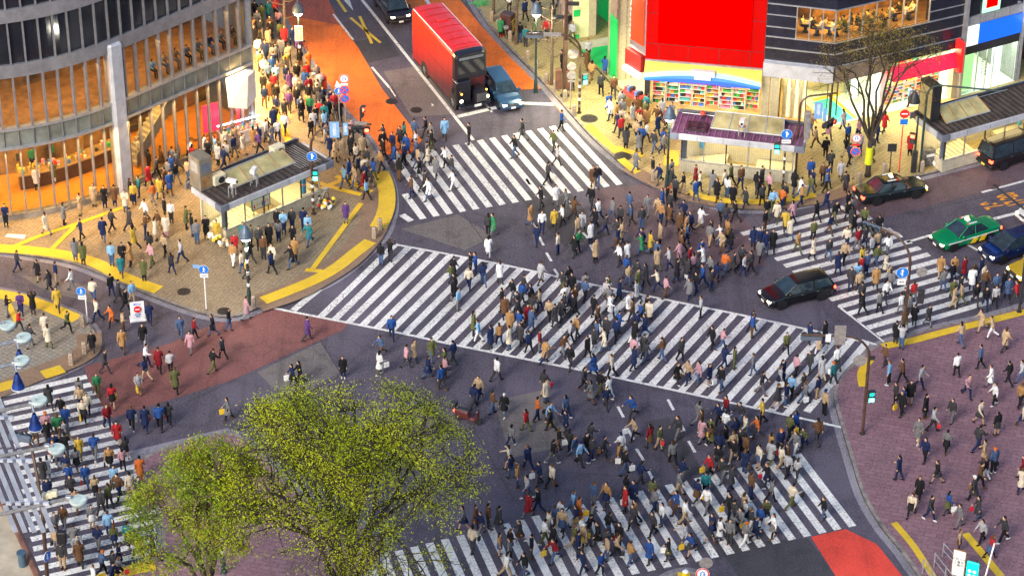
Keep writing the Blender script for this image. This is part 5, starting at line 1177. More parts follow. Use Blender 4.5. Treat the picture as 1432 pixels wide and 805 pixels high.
# corner pole of the right crossing
d3_ = (G(1222, 330, 6.3)-G(1262, 345, 6.3)); t, p = pole_root('signal_pole', (1263, 470), 'arched brown signal pole at the lower corner of the right crossing', 'signal pole', 6.8, .09, arc=((d3_.x, d3_.y), 3.3, 1.6))
dn = Vector((d3_.x, d3_.y, 0)).normalized(); fr = Vector((-dn.y, dn.x, 0)); sg = 1
signal3(t, L_(dn*2.7+Vector((0, 0, 6.8))+fr*.15, fr), 0, back=True); plate(t, L_(dn*1.5+Vector((0, 0, 6.85)), -fr), 1.2, .25, M_sback)
round_sign(t, L_((-.42, -.1, 4.6), (0, -1, 0)), 'up', .37); plate(t, L_((-.42, -.1, 3.95), (0, -1, 0)), .5, .4, M_swh, "車両", M_dark, .16)
b = MB(); b.tube([(0, 0, 3.1), (.85, 0, 3.15)], .035, M_brownpole, 6); b.build('bracket', t); ped_signal(t, L_((.85, .05, 2.75), (.3, 1, 0)), back=True); b = MB(); b.cyl((.75, -.02, 4.4), .32, .03, M_sback, 16, T=None); 
round_sign(t, L_((.75, -.03, 4.6), (0, -1, 0)), 'back', .33)
# pole beside the long crossing's right end
d4_ = (G(1130, 490, 6.3)-G(1205, 490, 6.3)); t, p = pole_root('signal_pole', (1206, 606), 'arched brown signal pole at the right end of the long diagonal crossing', 'signal pole', 6.7, .09, arc=((d4_.x, d4_.y), 3.9, 1.4))
dn = Vector((d4_.x, d4_.y, 0)).normalized(); fr = Vector((dn.y, -dn.x, 0)); fr = fr if fr.y > 0 else -fr
signal3(t, L_(dn*3.3+fr*.15+Vector((0, 0, 6.55)), fr), 0, back=True); plate(t, L_(dn*1.75-fr*.1+Vector((0, 0, 6.85)), -fr), .65, 1.3, M_sback); plate(t, L_(dn*2.4-fr*.1+Vector((0, 0, 6.65)), -fr), .3, .5, M_swh)
round_sign(t, L_((-.5, -.05, 5.1), (0, -1, 0)), 'back', .38); plate(t, L_((.15, -.1, 5.3), (0, -1, 0)), .35, .3, M_dark); ped_signal(t, L_((.3, -.1, 2.7), (.2, -1, 0)))
# pole in front of the purple kiosk
t, p = pole_root('sign_pole', (1094.8, 260), 'dark sticker covered pole with blue arrow sign before the purple roofed kiosk', 'sign post', 4.2, .075, M_brownpole, stripes=True)
round_sign(t, L_((.02, -.1, 3.95), (0, -1, 0)), 'upright', .36); plate(t, L_((.02, -.1, 3.4), (0, -1, 0)), .6, .28, M_swh, "軽車両を除く", M_dark, .09); ped_signal(t, L_((-.55, -.08, 2.9), (-.1, -1, 0))); b = MB(); b.tube([(0, 0, 3.3), (-.55, 0, 3.3)], .03, M_dark, 5); b.build('bracket', t)
d5 = (G(1140, 160, 6)-G(1106, 160, 6)); t, p = pole_root('signal_pole', (1112, 250), 'signal pole with hanging blue white sign behind the purple roofed kiosk', 'signal pole', 6.2, .08, arc=((1, .1), 2.4, .8))
signal3(t, L_((1.9, -.15, 4.3), (.75, -.65, 0)), 1); plate(t, L_((1.2, -.1, 5.2), (0, -1, 0)), .55, 1.25, M_ltblue, "道\n玄\n坂\n下", M_swh, .26); plate(t, L_((1.62, -.1, 4.9), (0, -1, 0)), .22, 1.0, M_ltblue); b = MB(); b.cbox(.35, .75, -.3, .1, 3.2, 5.1, M_sback, .04); b.build('control_box', t)
b = MB(); b.tube([(1.9, 0, 6.3), (1.9, 0, 4.4)], .04, M_brownpole, 6); b.build('drop_arm', t)
# signs before the bare tree
t, p = pole_root('sign_pole', (1192.5, 250), 'post with no turn and no parking discs beside the bare tree', 'sign post', 3.4, .035, M_galv)
round_sign(t, L_((.03, -.05, 3.1), (0, -1, 0)), 'nouturn', .33); round_sign(t, L_((.03, -.05, 2.1), (0, -1, 0)), 'nopark', .33); plate(t, L_((.03, -.05, 2.6), (0, -1, 0)), .5, .14, M_sred)
t, p = pole_root('sign_pole', (1257, 240), 'red post with round sign and small blue plate near the right kiosk', 'sign post', 4.6, .04, M_sred)
round_sign(t, L_((.03, -.05, 4.4), (0, -1, 0)), 'noentry', .33); plate(t, L_((.03, -.05, 3.8), (0, -1, 0)), .5, .4, M_blue)
t, p = pole_root('sign_pole', (1244, 240), 'dark square sign on a short pole left of the red post', 'sign post', 2.1, .04, M_dark); plate(t, L_((.03, -.05, 1.85), (0, -1, 0)), .6, .6, M_dark); 
t, p = pole_root('signal_pole', (1277, 240), 'dark pedestrian signal pole beside the man in red and black', 'signal pole', 4.2, .075, M_greenpole); ped_signal(t, L_((-.25, -.1, 2.6), (-.4, -1, 0)), False)
b = MB(); b.cbox(-.18, .18, -.2, .1, 0, 1.6, M_dark, .03); b.build('control_box', t)
# pole at the far right with round mirror-like lamp on a long arm
d6 = (G(1388, 268, 6.6)-G(1432, 300, 6.6)); t, p = pole_root('signal_pole', (1425, 436), 'dark pole by the lower right kerb with a long arm and a round lamp', 'signal pole', 7.0, .09, M_dark, arc=((d6.x, d6.y), 3.6, .5))
dn = Vector((d6.x, d6.y, 0)).normalized(); b = MB(); b.tube([dn*3.7+Vector((0, -.06, 7.25)), dn*3.7+Vector((0, .2, 7.25))], .45, mat('purple_brown_disc', (.1, .06, .07), .5, .1, .2), 20); b.build('round_lamp_back', t)
# blue pedestrian posts at the left
t, p = pole_root('sign_pole', (288.7, 433), 'white post with blue pedestrian disc on the tan pavement edge', 'sign post', 3.1, .04, M_swh); round_sign(t, L_((0, -.05, 2.95), (0, -1, 0)), 'ped', .3); plate(t, L_((0, -.05, 2.5), (0, -1, 0)), .5, .26, M_swh, "自転車", M_dark, .11); plate(t, L_((-.45, -.02, 3.15), (0, -1, 0)), .4, .24, M_ltblue)
t, p = pole_root('sign_pole', (122.8, 452), 'white post with blue pedestrian disc on the small left island', 'sign post', 2.5, .04, M_swh); round_sign(t, L_((-.22, -.05, 2.35), (0, -1, 0)), 'ped', .3); plate(t, L_((-.18, -.05, 1.9), (0, -1, 0)), .5, .26, M_swh, "自転車", M_dark, .11)
# bottom island
t, p = pole_root('marker_post', (957, 836), 'yellow marker post covered in stickers on the small bottom island', 'marker post', 1.7, .02, M_yellow, collar=False)
b = MB(); b.cyl((0, 0, .0), .17, 1.8, mat('marker_yellow', (.85, .55, .01), .4, 0, .1, 5), 14); b.cyl((0, 0, 1.8), .17, .08, M_swh, 14, .1); b.build('post_body', t)
b = MB()
for a, z, c in ((-.6, 1.1, 0), (-.1, .7, 1), (.35, 1.3, 4), (.1, 1.0, 7), (-.3, .4, 7)): T_ = Matrix.Rotation(a, 4, 'Z'); b.box(-.07, .07, -.178, -.165, z, z+.18, PROD[c], T_)
b.build('sticker', t)
t, p = pole_root('sign_pole', (981, 852), 'no turn disc sign on the small bottom island', 'sign post', 2.75, .04, M_galv); round_sign(t, L_((-.05, -.06, 2.45), (0, -1, .1)), 'nouturn', .36); round_sign(t, L_((.12, .15, 3.0), (0, -1, 0)), 'back', .36)
# A-frame board
t = empty('a_frame_board', G(193, 446), R(12), 'white A frame board with red no entry disc standing in the side street', 'road board')
b = MB()
for s in (1, -1): b.rings([[Vector((-.42, s*.28, 0)), Vector((.42, s*.28, 0)), Vector((.42, s*.04, 1.25)), Vector((-.42, s*.04, 1.25))], [Vector((-.42, s*.25, 0)), Vector((.42, s*.25, 0)), Vector((.42, s*.01, 1.25)), Vector((-.42, s*.01, 1.25))]], M_swh)
b.cbox(-.5, .5, -.35, .35, 0, .12, M_swh, .03); b.build('board', t); nn = Vector((0, -1, .2)); round_sign(t, L_((0, -.175, .82), nn), 'noentry', .23); text("通行止", .17, M_blue, t, L_((0, -.105, 1.13), nn)); text("歩行者\n専用", .13, M_blue, t, L_((0, -.225, .42), nn))
# boards and railings at the lower right
rp = GG(1330, 800)
t = empty('notice_board', GG(1338, 812), R(-25), 'white notice board with text in an orange frame behind the railing', 'notice board'); b = MB(); b.box(-.36, .36, -.03, .03, .35, 2.1, M_wood); b.box(-.32, .32, -.045, -.03, .4, 2.05, M_swh); b.build('board', t)
text("お知らせ\n工事中\nご案内", .2, M_dark, t, L_((0, -.05, 1.3), (0, -1, 0)))
t = empty('lit_sign', GG(1355, 838), R(-25), 'turquoise sign with white round characters on thin legs behind the railing', 'sign'); b = MB(); b.cbox(-.32, .32, -.06, .06, 1.1, 2.5, mat('turquoise_sign', (.0, .45, .36), .4, 0, .05, 1, (0, .8, .6), .5), .02); b.build('panel', t)
b = MB()
for x in (-.26, -.05, .1, .26): b.box(x-.02, x+.02, -.02, .02, 0, 1.1, mat('turquoise_leg', (.0, .3, .25), .4, 0, .05))
b.each('leg', t); b = MB()
for x in (-.13, .13):
    for z in (1.35, 1.65, 1.95): b.tube([(x, -.06, z), (x, -.07, z)], .1, M_swh, 12)
b.build('characters', t)
t = empty('white_pole', GG(1367, 845), 0, 'leaning white pole beside the turquoise sign', 'pole'); b = MB(); b.tube([(0, 0, 0), (.55, .25, 3.9)], .045, M_swh, 8); b.build('shaft', t)
for k, (a, c) in enumerate((((1306, 792), (1352, 850)), ((1318, 778), (1385, 850)), ((1290, 800), (1325, 850)))):
    A, B = GG(*a), GG(*c); t = empty('railing', A, 0, ['steel railing nearest the notice board at the lower right', 'outer steel railing at the lower right corner', 'low kerb railing at the lower right'][k], 'railing'); D_ = B-A; b = MB()
    for z in (.45, .9): b.tube([Vector((0, 0, z)), D_+Vector((0, 0, z))], .03, M_galv, 6)
    b.each('rail', t); 
    for i in range(4):
        b = MB(); q_ = D_*(i/3); b.cyl(q_, .04, .95, M_galv, 8); b.build('post', t)
# ------------------------------------------------------------------ street lamps
def street_lamp(base, label, h=5.6, lit=True, e=550, mt=M_greenpole, c=(1, .93, .75), bands=0):
    p = GG(*base); t = empty('street_lamp', p, 0, label, 'street lamp')
    b = MB(); b.tube([(0, 0, 0), (0, 0, .05), (0, 0, .9), (0, 0, 1.1), (0, 0, h)], [.2, .16, .13, .085, .06], mt, 12); b.cyl((0, 0, 2.2), .1, .1, mt, 10); b.build('pole', t)
    b = MB(); b.tube([(0, 0, h+.25), (0, 0, h+.35), (0, 0, h+.65), (0, 0, h+.95), (0, 0, h+1.05), (0, 0, h+1.15)], [.44, .42, .32, .16, .06, .03], mat('lamp_hood_blue_grey', (.10, .14, .2), .4, .3, .15, 2), 16); b.build('lamp_hood', t)
    b = MB(); b.tube([(0, 0, h-.02), (0, 0, h+.05), (0, 0, h+.25)], [.16, .27, .33], emis('lamp_globe', (.9, .95, 1), 9) if lit else M_wp, 14); b.build('lamp_globe', t)
    if bands:
        b = MB()
        for k in range(bands): b.cyl((0, 0, .9+k*.42), .1, .22, M_swh if k % 2 else M_dark, 10)
        b.each('sticker_band', t)
    if lit: point_light('lamp_light', (0, 0, h-.12), e*2.3, c, .25, t)
    return t
street_lamp((349, 425), 'street lamp wrapped in stickers in front of the left kiosk', 4.6, bands=8, e=350)
t = street_lamp((420, 90), 'street lamp with a white and orange vertical sign on the busy left pavement', 3.9, bands=4, e=900, c=(1, .8, .5)); b = MB(); b.cbox(-.28, .28, -.12, -.06, 1.9, 3.1, M_swh, .03); b.box(-.2, .2, -.13, -.12, 2.0, 3.0, mat('pale_orange', (.85, .5, .25), .5, 0, .05)); o = b.build('sign_plate', t); text("公\n園\n通\nり", .24, M_swh, o, L_((0, -.135, 2.5), (0, -1, 0)), sp=.85)
street_lamp((932.5, 262), 'green lamp post left of the purple roofed kiosk', 5.0, e=450)
street_lamp((749, 130), 'lamp post on the tree lined pavement beside the orange lane', 6.0, e=1100, c=(1, .88, .55))
street_lamp((313, 800), 'lamp post standing inside the smaller leafy tree', 5.4, e=120, bands=8)
t, p = pole_root('street_lamp', (1286, 240), 'tall arched lamp pole leaning over the long right kiosk roof', 'street lamp', 6.6, .08, M_greenpole, arc=((1, -.25), 4.6, .9)); b = MB(); b.tube([(-.75, .3, 5.9), (-.75, .3, 5.5), (-.75, .3, 5.1)], [.08, .3, .42], M_dark, 14); b.tube([(0, 0, 5.9), (-.75, .3, 6.0)], .03, M_greenpole, 6); b.build('lamp_hood', t)
street_lamp((14, 292+12), 'slim lamp post at the cafe corner of the curved building', 4.2, e=120) if False else None
# ------------------------------------------------------------------ bollards, cones, bins, cabinets
def bollard(px, py):
    p = GG(px, py); c = empty('bollard', p, random.random()) if False else None
    b = MB(); b.cbox(-.14, .14, -.14, .14, 0, .78, M_bollard, .04); b.cbox(-.12, .12, -.12, .12, .76, .84, M_bollard, .05); o = b.build('bollard'); o.location = p; o.rotation_euler.z = random.uniform(-.2, .5); return o
bl = [((355, 430), 'at the foot of the sticker covered lamp post'), ((523.5, 333), 'at the end of the yellow strip by the long crossing'), ((531.5, 321), 'just behind another one at the left kerb point'), ((116, 456), 'beside the blue disc post on the small island'), ((118.5, 494), 'at the right tip of the small left island'), ((100, 510), 'at the lower corner of the small left island'),
      ((688, 30), 'topmost of the row on the tree lined kerb'), ((697, 42), 'second from the top of the tree lined kerb row'), ((713.5, 58), 'beside the dark cabinet'), ((738, 85), 'between the cabinet and lamp post'), ((750.5, 98), 'at the foot of the tall lamp post'), ((764, 117), 'beside the pruned tree trunk'), ((777, 127), 'left of the utility cabinet'), ((790, 141), 'in front of the utility pole'), ((803, 161), 'left of the arched pole seen from behind'),
      ((913, 253), 'left of the green lamp post'), ((946, 266), 'right of the green lamp post'), ((1201, 256), 'behind the black saloon taxi'), ((1236, 243), 'left of the dark square sign'), ((1289, 240), 'at the foot of the arched lamp pole')]
mats_b = {}
for (x, y), w_ in bl:
    o = bollard(x, y); tag(o, 'square stone bollard '+w_, 'bollard', 'stone bollards along the kerbs')
def cone(px, py, l):
    t = empty('traffic_cone', GG(px, py), 0, l, 'traffic cone'); m_ = mat('cone_orange', (.85, .12, .02), .5, 0, .08); b = MB(); b.tube([(0, 0, .04), (0, 0, .7)], [.15, .03], m_, 12); b.cbox(-.2, .2, -.2, .2, 0, .04, m_, .02); b.build('cone_body', t); b = MB(); b.tube([(0, 0, .34), (0, 0, .46)], [.104, .082], M_swh, 12); b.build('reflective_band', t)
cone(701, 50, 'orange traffic cone left of the dark cabinet'); cone(765, 116, 'orange traffic cone at the pruned tree'); cone(934, 262, 'orange traffic cone tied by the green lamp post')
t = empty('street_cabinet', GG(710, 48), R(-30), 'dark brown street cabinet with yellow graffiti on the tree lined pavement', 'cabinet'); b = MB(); b.cbox(-.45, .45, -.35, .35, 0, 1.7, mat('cabinet_brown', (.07, .03, .03), .5, 0, .2), .03); b.build('casing', t); b = MB()
for k in range(5): b.tube([(.457, -.2+.08*math.sin(k), .3+k*.22), (.457, .15-.1*math.cos(k*2), .42+k*.22)], .03, PROD[2], 4)
b.build('graffiti', t)
t = empty('post_box', GG(451, 128), R(25), 'red metal box beside parked bicycles on the left pavement', 'post box'); b = MB(); b.cbox(-.28, .28, -.25, .25, .25, 1.25, paint('postred', (.7, .06, .02), 0), .06); b.cbox(-.1, .1, -.1, .1, 0, .26, M_dark, .01); b.build('casing', t); b = MB(); b.box(-.2, .2, -.262, -.25, .95, 1.02, M_black); b.build('slot', t)
t = empty('street_cabinet', GG(1297, 229), R(20), 'sticker covered grey bin cabinet left of the long right kiosk', 'cabinet'); b = MB(); b.cbox(-.4, .4, -.3, .3, 0, 1.15, mat('cab_grey', (.16, .15, .14), .5, 0, .6, 4), .05); b.build('casing', t); b = MB(); b.box(-.3, .3, -.315, -.3, .7, .9, M_swh); b.build('sticker', t)
t = empty('rubbish_bag', GG(1309, 232), 0, 'white rubbish bag between the bin cabinet and kiosk wall', 'bag'); b = MB(); b.ball((0, 0, .22), (.26, .22), M_swh, 10, rz=.24); b.tube([(0, 0, .4), (0, 0, .55)], [.06, .1], M_swh, 8); b.build('sack', t)
t = empty('info_board', GG(366, 308), r1.rotation_euler.z, 'green framed map board against the glass of the left kiosk', 'map board'); b = MB(); b.cbox(-.75, .75, -.04, .04, .95, 1.8, mat('green_frame', (.02, .22, .12), .4, 0, .1), .02); b.box(-.66, .66, -.05, -.04, 1.02, 1.72, M_swh); b.build('board', t); b = MB(); [b.box(-.6+i*.21, -.48+i*.21, -.056, -.05, 1.1+.1*(i % 3), 1.35+.1*(i % 2), PROD[i+1]) for i in range(6)]; b.build('map_print', t); b = MB(); b.box(-.6, -.55, -.02, .02, 0, .96, M_dark); b.box(.55, .6, -.02, .02, 0, .96, M_dark); b.each('leg', t)
for i, (x, y) in enumerate(((300, 338), (316, 346), (455, 292), (462, 288))):
    t = empty('flower_pile', GG(x, y), i, ['heap of yellow and white bundles at the left kiosk stairs', 'smaller heap of bundles beside the kiosk stairs', 'heap of red and white bags by the signal pole', 'smaller heap of colourful bags right of the signal pole'][i], 'bundle'); b = MB(); rn = random.Random(i)
    for k in range(16): b.ball((rn.uniform(-.4, .4), rn.uniform(-.3, .3), .12+rn.uniform(0, .35)), .13, PROD[rn.choice([0, 2, 0, 9] if i < 2 else [1, 0, 7, 2])], 7)
    b.build('bundles', t)
# ------------------------------------------------------------------ trees
def leaf_mat(name, c1, c2, c3):
    mt, n, b = nodes(name); at = n.nodes.new('ShaderNodeAttribute'); at.attribute_name = 'tint'
    r = n.nodes.new('ShaderNodeValToRGB'); e = r.color_ramp.elements; e[0].color = c1+(1,); e[1].color = c3+(1,); q_ = e.new(.5); q_.color = c2+(1,)
    n.links.new(at.outputs['Fac'], r.inputs[0]); n.links.new(r.outputs[0], b.inputs['Base Color']); b.inputs['Roughness'].default_value = .55
    b.inputs['Subsurface Weight'].default_value = 0
    tr = n.nodes.new('ShaderNodeBsdfTranslucent'); n.links.new(r.outputs[0], tr.inputs[0]); mx = n.nodes.new('ShaderNodeMixShader'); mx.inputs[0].default_value = .45
    n.links.new(b.outputs[0], mx.inputs[1]); n.links.new(tr.outputs[0], mx.inputs[2]); n.links.new(mx.outputs[0], n.nodes['Material Output'].inputs[0]); return mt
def tree(base, label, fork, crown_c, crown_r, seed, nprim, levels, leafn, leafs, lmat, bark, trunk_r=.22, spread=.55, cat='tree', clump=.5, tipdrop=0, nsub=3, twig=.012, leafvar=.35):
    """limbs aim at points spread through the crown's volume, so the crown fills out; leaves gather round the twigs"""
    rn = random.Random(seed); t = empty('tree', base, 0, label, cat); b = MB(); ends = []
    C = Vector(crown_c); Rr = Vector(crown_r)
    def inside():
        while True:
            v = Vector((rn.uniform(-1, 1), rn.uniform(-1, 1), rn.uniform(-1, 1)))
            if v.length < 1: return v
    def limb(p, target, r0, lev, bend):
        n = 5 if lev < 2 else 4; pts = [p]; L = (target-p).length
        for i in range(1, n+1):
            u = i/n; q_ = p.lerp(target, u)+Vector((0, 0, bend*L*math.sin(math.pi*u)))+Vector((rn.uniform(-1, 1), rn.uniform(-1, 1), rn.uniform(-1, 1)))*L*.035; pts.append(q_)
        r1 = max(r0*.45, twig); b.tube(pts, [r0+(r1-r0)*i/n for i in range(n+1)], bark, 7 if lev == 0 else 5 if lev < 3 else 3, cap=False)
        if lev >= levels:
            ends.extend(pts[1:]); return
        k = nsub+(1 if rn.random() < .5 else 0)
        for j in range(k):
            u = .35+.65*(j+.6)/k; i = min(int(u*n), n-1); s = pts[i].lerp(pts[i+1], u*n-i)
            out = Vector(((target-C).x/Rr.x, (target-C).y/Rr.y, (target-C).z/Rr.z)); rr = [1, .62, .40, .25, .16][min(lev+1, 4)]
            tg = target.lerp(s, .25)+Vector((inside().x*Rr.x, inside().y*Rr.y, inside().z*Rr.z))*rr*.9
            o_ = Vector(((tg-C).x/Rr.x, (tg-C).y/Rr.y, (tg-C).z/Rr.z))
            if o_.length > 1.02: o_ = o_/o_.length*rn.uniform(.93, 1.04); tg = C+Vector((o_.x*Rr.x, o_.y*Rr.y, o_.z*Rr.z))
            limb(s, tg, max(r1*1.15*(1-.15*j/k), twig), lev+1, bend*.5)
        if lev >= levels-1: ends.extend(pts[2:])
    F = Vector(fork); b.tube([(0, 0, -.1), (0.02, 0, .3), F*.5, F], [trunk_r*1.5, trunk_r*1.1, trunk_r, trunk_r*.95], bark, 10)
    for i in range(nprim):
        a = 2*math.pi*(i+rn.uniform(-.25, .25))/nprim*1.0; rad = (.78 if i % 3 else .35)*rn.uniform(.8, 1.0); zz = rn.uniform(-.15, .55) if i % 3 else .75
        tg = C+Vector((math.cos(a)*rad*Rr.x, math.sin(a)*rad*Rr.y, zz*Rr.z)); limb(F, tg, trunk_r*.55, 0, .10)
    b.build('trunk', t, smooth=True, recalc=False)
    V = []; Fc = []; tint = []
    # clump tone
    for i in range(leafn):
        e = ends[rn.randrange(len(ends))]; g_ = Vector((rn.gauss(0, clump), rn.gauss(0, clump), rn.gauss(0, clump*.6))); p = e+g_
        s = leafs*rn.uniform(.6, 1.3); a = Vector((rn.uniform(-1, 1), rn.uniform(-1, 1), rn.uniform(-.5, .9))).normalized(); u = a.orthogonal().normalized(); w_ = a.cross(u); th = rn.uniform(0, 6.28); u2 = u*math.cos(th)+w_*math.sin(th); w2 = a.cross(u2)
        o = len(V); V += [p-u2*s, p+w2*s*.45, p+u2*s, p-w2*s*.45]; Fc.append((o, o+1, o+2, o+3))
        tn = .5+.5*math.sin(e.x*1.1+e.y*.8+e.z*1.7); tint += [min(1, max(0, tn*(1-leafvar)*.8+rn.random()*leafvar+ (.12 if rn.random() < .1 else 0)))]*4
    if leafn:
        me = bpy.data.meshes.new('crown'); me.from_pydata([tuple(v) for v in V], [], Fc); me.materials.append(lmat)
        at = me.attributes.new('tint', 'FLOAT', 'POINT'); at.data.foreach_set('value', tint); o = bpy.data.objects.new('crown', me); COL.objects.link(o); o.parent = t
    return t
M_bark = mat('dark_bark', (.045, .033, .025), .9, 0, .4, 6); M_bark2 = mat('brown_bark', (.12, .085, .06), .9, 0, .4, 6)
Lf1 = leaf_mat('spring_leaf', (.36, .45, .006), (.55, .64, .010), (.70, .68, .02)); Lf2 = leaf_mat('camphor_leaf', (.14, .28, .01), (.34, .46, .02), (.58, .44, .03)); Lf3 = leaf_mat('budding_leaf', (.22, .19, .03), (.35, .28, .05), (.42, .34, .05))
pb = G(487, 912, KH)
tree(pb, 'large round spring green tree filling the bottom of the square', (0, 0, 3.4), (.2, .3, 9.9), (7.0, 6.4, 5.9), 3, 13, 3, 56000, .056, Lf1, M_bark, .26, clump=.22, nsub=5, twig=.017)
pb = G(297, 905, KH)
tree(pb, 'smaller yellow green tree left of the large round tree', (0, 0, 3.8), (-.1, .3, 8.1), (3.9, 3.8, 4.4), 11, 8, 3, 26000, .07, Lf2, M_bark2, .24, clump=.2, nsub=4, leafvar=.6)
pb = G(1213, 246, KH)
tree(pb, 'bare branching tree with a lime green band round its trunk', (0, 0, 2.6), (.1, 0, 7.6), (4.6, 3.4, 4.2), 5, 8, 3, 5200, .055, Lf3, M_bark, .17, clump=.22, nsub=3, twig=.010)
t = [o for o in bpy.data.objects if o.get('label', '').startswith('bare branching')][0]
b = MB(); b.tube([(0, 0, .95), (0, 0, 2.2)], [.26, .24], mat('lime_band', (.55, .6, .02), .5, 0, .1), 14); b.build('trunk_band', t)
def pruned(px, py, h, seed, label):
    rn = random.Random(seed); t = empty('tree', G(px, py, KH), 0, label, 'tree'); b = MB(); b.tube([(0, 0, -.1), (.03, 0, h*.5), (0, .02, h)], [.13, .1, .06], M_bark2, 8, )
    for k in range(13):
        z = h*(.35+.65*k/13); a = k*2.4; L = rn.uniform(.7, 1.4); d = Vector((math.cos(a), math.sin(a), .5)); e = Vector((0, 0, z))+d*L; m_ = Vector((0, 0, z))+d*L*.5+Vector((0, 0, -.1)); b.tube([(0, 0, z), m_, e], [.045, .03, .035], M_bark2, 5); b.ball(e, .07, M_bark2, 6)
        for j in range(3): b.tube([e, e+Vector((rn.uniform(-.4, .4), rn.uniform(-.4, .4), rn.uniform(.05, .5)))], [.02, .008], M_bark2, 3)
    b.build('trunk', t)
    return t
pruned(771, 119, 6.2, 1, 'pruned bare tree left of the utility pole on the kerb'); pruned(722, 62, 6.5, 2, 'pruned bare tree between the cabinet and the lamp post'); pruned(399, 60, 5.5, 3, 'slim bare tree on the left pavement beside the signed lamp post'); pruned(690, 20, 6, 4, 'pruned bare tree at the top of the tree lined kerb')
t = empty('shrub', GG(672, 8), 0, 'small green shrub at the foot of the topmost kerb tree', 'shrub'); b = MB(); rn = random.Random(2)
for k in range(160): p_ = Vector((rn.gauss(0, .4), rn.gauss(0, .25), abs(rn.gauss(.2, .15)))); b.add([p_, p_+Vector((.1, .03, .02)), p_+Vector((.05, .1, .06))], [(0, 1, 2)], PROD[3])
b.build('leaves', t)
# ------------------------------------------------------------------ floodlight arms of a near building at the left edge
ZF = 38.0
nb = empty('near_building', G(-140, 760, 0), 0, 'tall pale building just outside the left edge with a roof ledge', 'building')
def GP(px, py, z=ZF): return G(px, py, z)
b = MB(); edge = [GP(-6, 692, ZF-3), GP(14, 718, ZF-3), GP(56, 812, ZF-3), GP(100, 905, ZF-3)]; far_ = [GP(20, 905, ZF-3), GP(-2, 805, ZF-3), GP(-60, 690, ZF-3)]
b.prism(edge+far_, ZF-3.5, ZF-3, mat('beige_roof_ledge', (.48, .40, .29), .7, 0, .2, 1.2)); par(b, 'roof_ledge', nb)
b = MB(); b.tube([e+Vector((0, 0, .05)) for e in edge], .13, mat('rusty_gutter', (.16, .07, .05), .6, .1, .35, 3), 8); par(b, 'gutter', nb)
b = MB(); P_ = [GP(-2, 805, ZF-3), GP(20, 905, ZF-3), GP(-200, 905, ZF-3), GP(-200, 700, ZF-3), GP(-60, 690, ZF-3)]; b.prism([Vector((p.x, p.y, 0)) for p in P_], -.1, ZF-3.6, mat('pale_blue_wall', (.16, .24, .34), .5, .1, .15, .5)); par(b, 'wall', nb)
b = MB(); c = GP(32, 790, ZF-3); b.cyl(c, .14, .5, mat('blue_grey_cap', (.08, .14, .2), .4, .3, .2), 14); b.cyl(c+Vector((0, 0, .5)), .17, .06, _M['blue_grey_cap'], 14); par(b, 'roof_vent', nb)
def flood(a0, a1, k, blue):
    A, B = GP(*a0), GP(*a1); t = empty('floodlight_arm', B, 0, ['top floodlight on a steel arm at the left edge', 'second floodlight arm from the top at the left edge', 'third floodlight arm down at the left edge', 'fourth floodlight arm down with white slats hung on it', 'lowest floodlight arm at the left edge beside the speaker'][k], 'floodlight'); D_ = A-B
    b = MB(); b.tube([(0, 0, 0), D_], .06, M_sback if k > 2 else M_galv, 8); b.build('arm', t)
    o = Vector((.32, -.05, -.02)) if not blue else Vector((.25, .1, .1))
    b = MB(); b.tube([o+Vector((0, 0, .0)), o+Vector((0, 0, -.05)), o+Vector((0, 0, -.16)), o+Vector((0, 0, -.3))], [.29, .3, .24, .1], mat('white_enamel', (.42, .5, .5), .35, .1, .15, 2), 20); b.build('reflector', t)
    b = MB(); b.cyl(o+Vector((0, 0, .0)), .27, .02, mat('opal_glass', (.5, .58, .52), .15, 0, .25, 3), 20); b.build('lens', t)
    b = MB(); b.tube([(0, 0, 0), o*.5+Vector((0, 0, .1)), o+Vector((0, 0, -.25))], .03, M_galv, 6); b.cbox(-.1, .1, -.08, .08, -.08, .1, M_galv, .03); b.build('bracket', t)
    if blue:
        o2 = Vector((.1, -.25, -.5)); b = MB(); b.tube([o2+Vector((0, 0, .25)), o2, o2+Vector((0, 0, -.35))], [.06, .14, .24], mat('glossy_blue_reflector', (.02, .07, .36), .2, .4, .4, 2), 18, cap=False); b.tube([(0, 0, 0), o2+Vector((0, 0, .3))], .05, M_chrome, 6); b.build('blue_reflector', t)
        b = MB(); b.tube([o2+Vector((0, 0, -.34)), o2+Vector((0, 0, -.37))], .245, M_wp, 18); b.build('rim', t)
flood((-60, 463), (-2, 452), 0, False); flood((-60, 496), (23, 476), 1, True); flood((-60, 527), (20, 508), 2, True); flood((-60, 588), (44, 564), 3, True)
t = None
flood((-60, 650), (66, 624), 4, False)
t = empty('floodlight_arm', GP(96, 696), 0, 'bottom most steel arm with a floodlight over the left crossing', 'floodlight'); D_ = GP(-60, 733)-GP(96, 696)
b = MB(); b.tube([(0, 0, 0), D_], .06, M_sback, 8); b.build('arm', t); o = Vector((.32, -.05, -.02)); b = MB(); b.tube([o, o+Vector((0, 0, -.05)), o+Vector((0, 0, -.16)), o+Vector((0, 0, -.3))], [.29, .3, .24, .1], _M['white_enamel'], 20); b.build('reflector', t); b = MB(); b.cyl(o, .27, .02, _M['opal_glass'], 20); b.build('lens', t); b = MB(); b.cbox(-.1, .1, -.08, .08, -.08, .1, M_galv, .03); b.build('bracket', t)
t = empty('slatted_walkway', GP(20, 660), 0, 'walkway of long white slats laid across two floodlight arms at the left edge', 'walkway')
loc = GP(20, 660); M_slat = mat('pale_grey_slat', (.42, .42, .44), .5, .1, .2, 2)
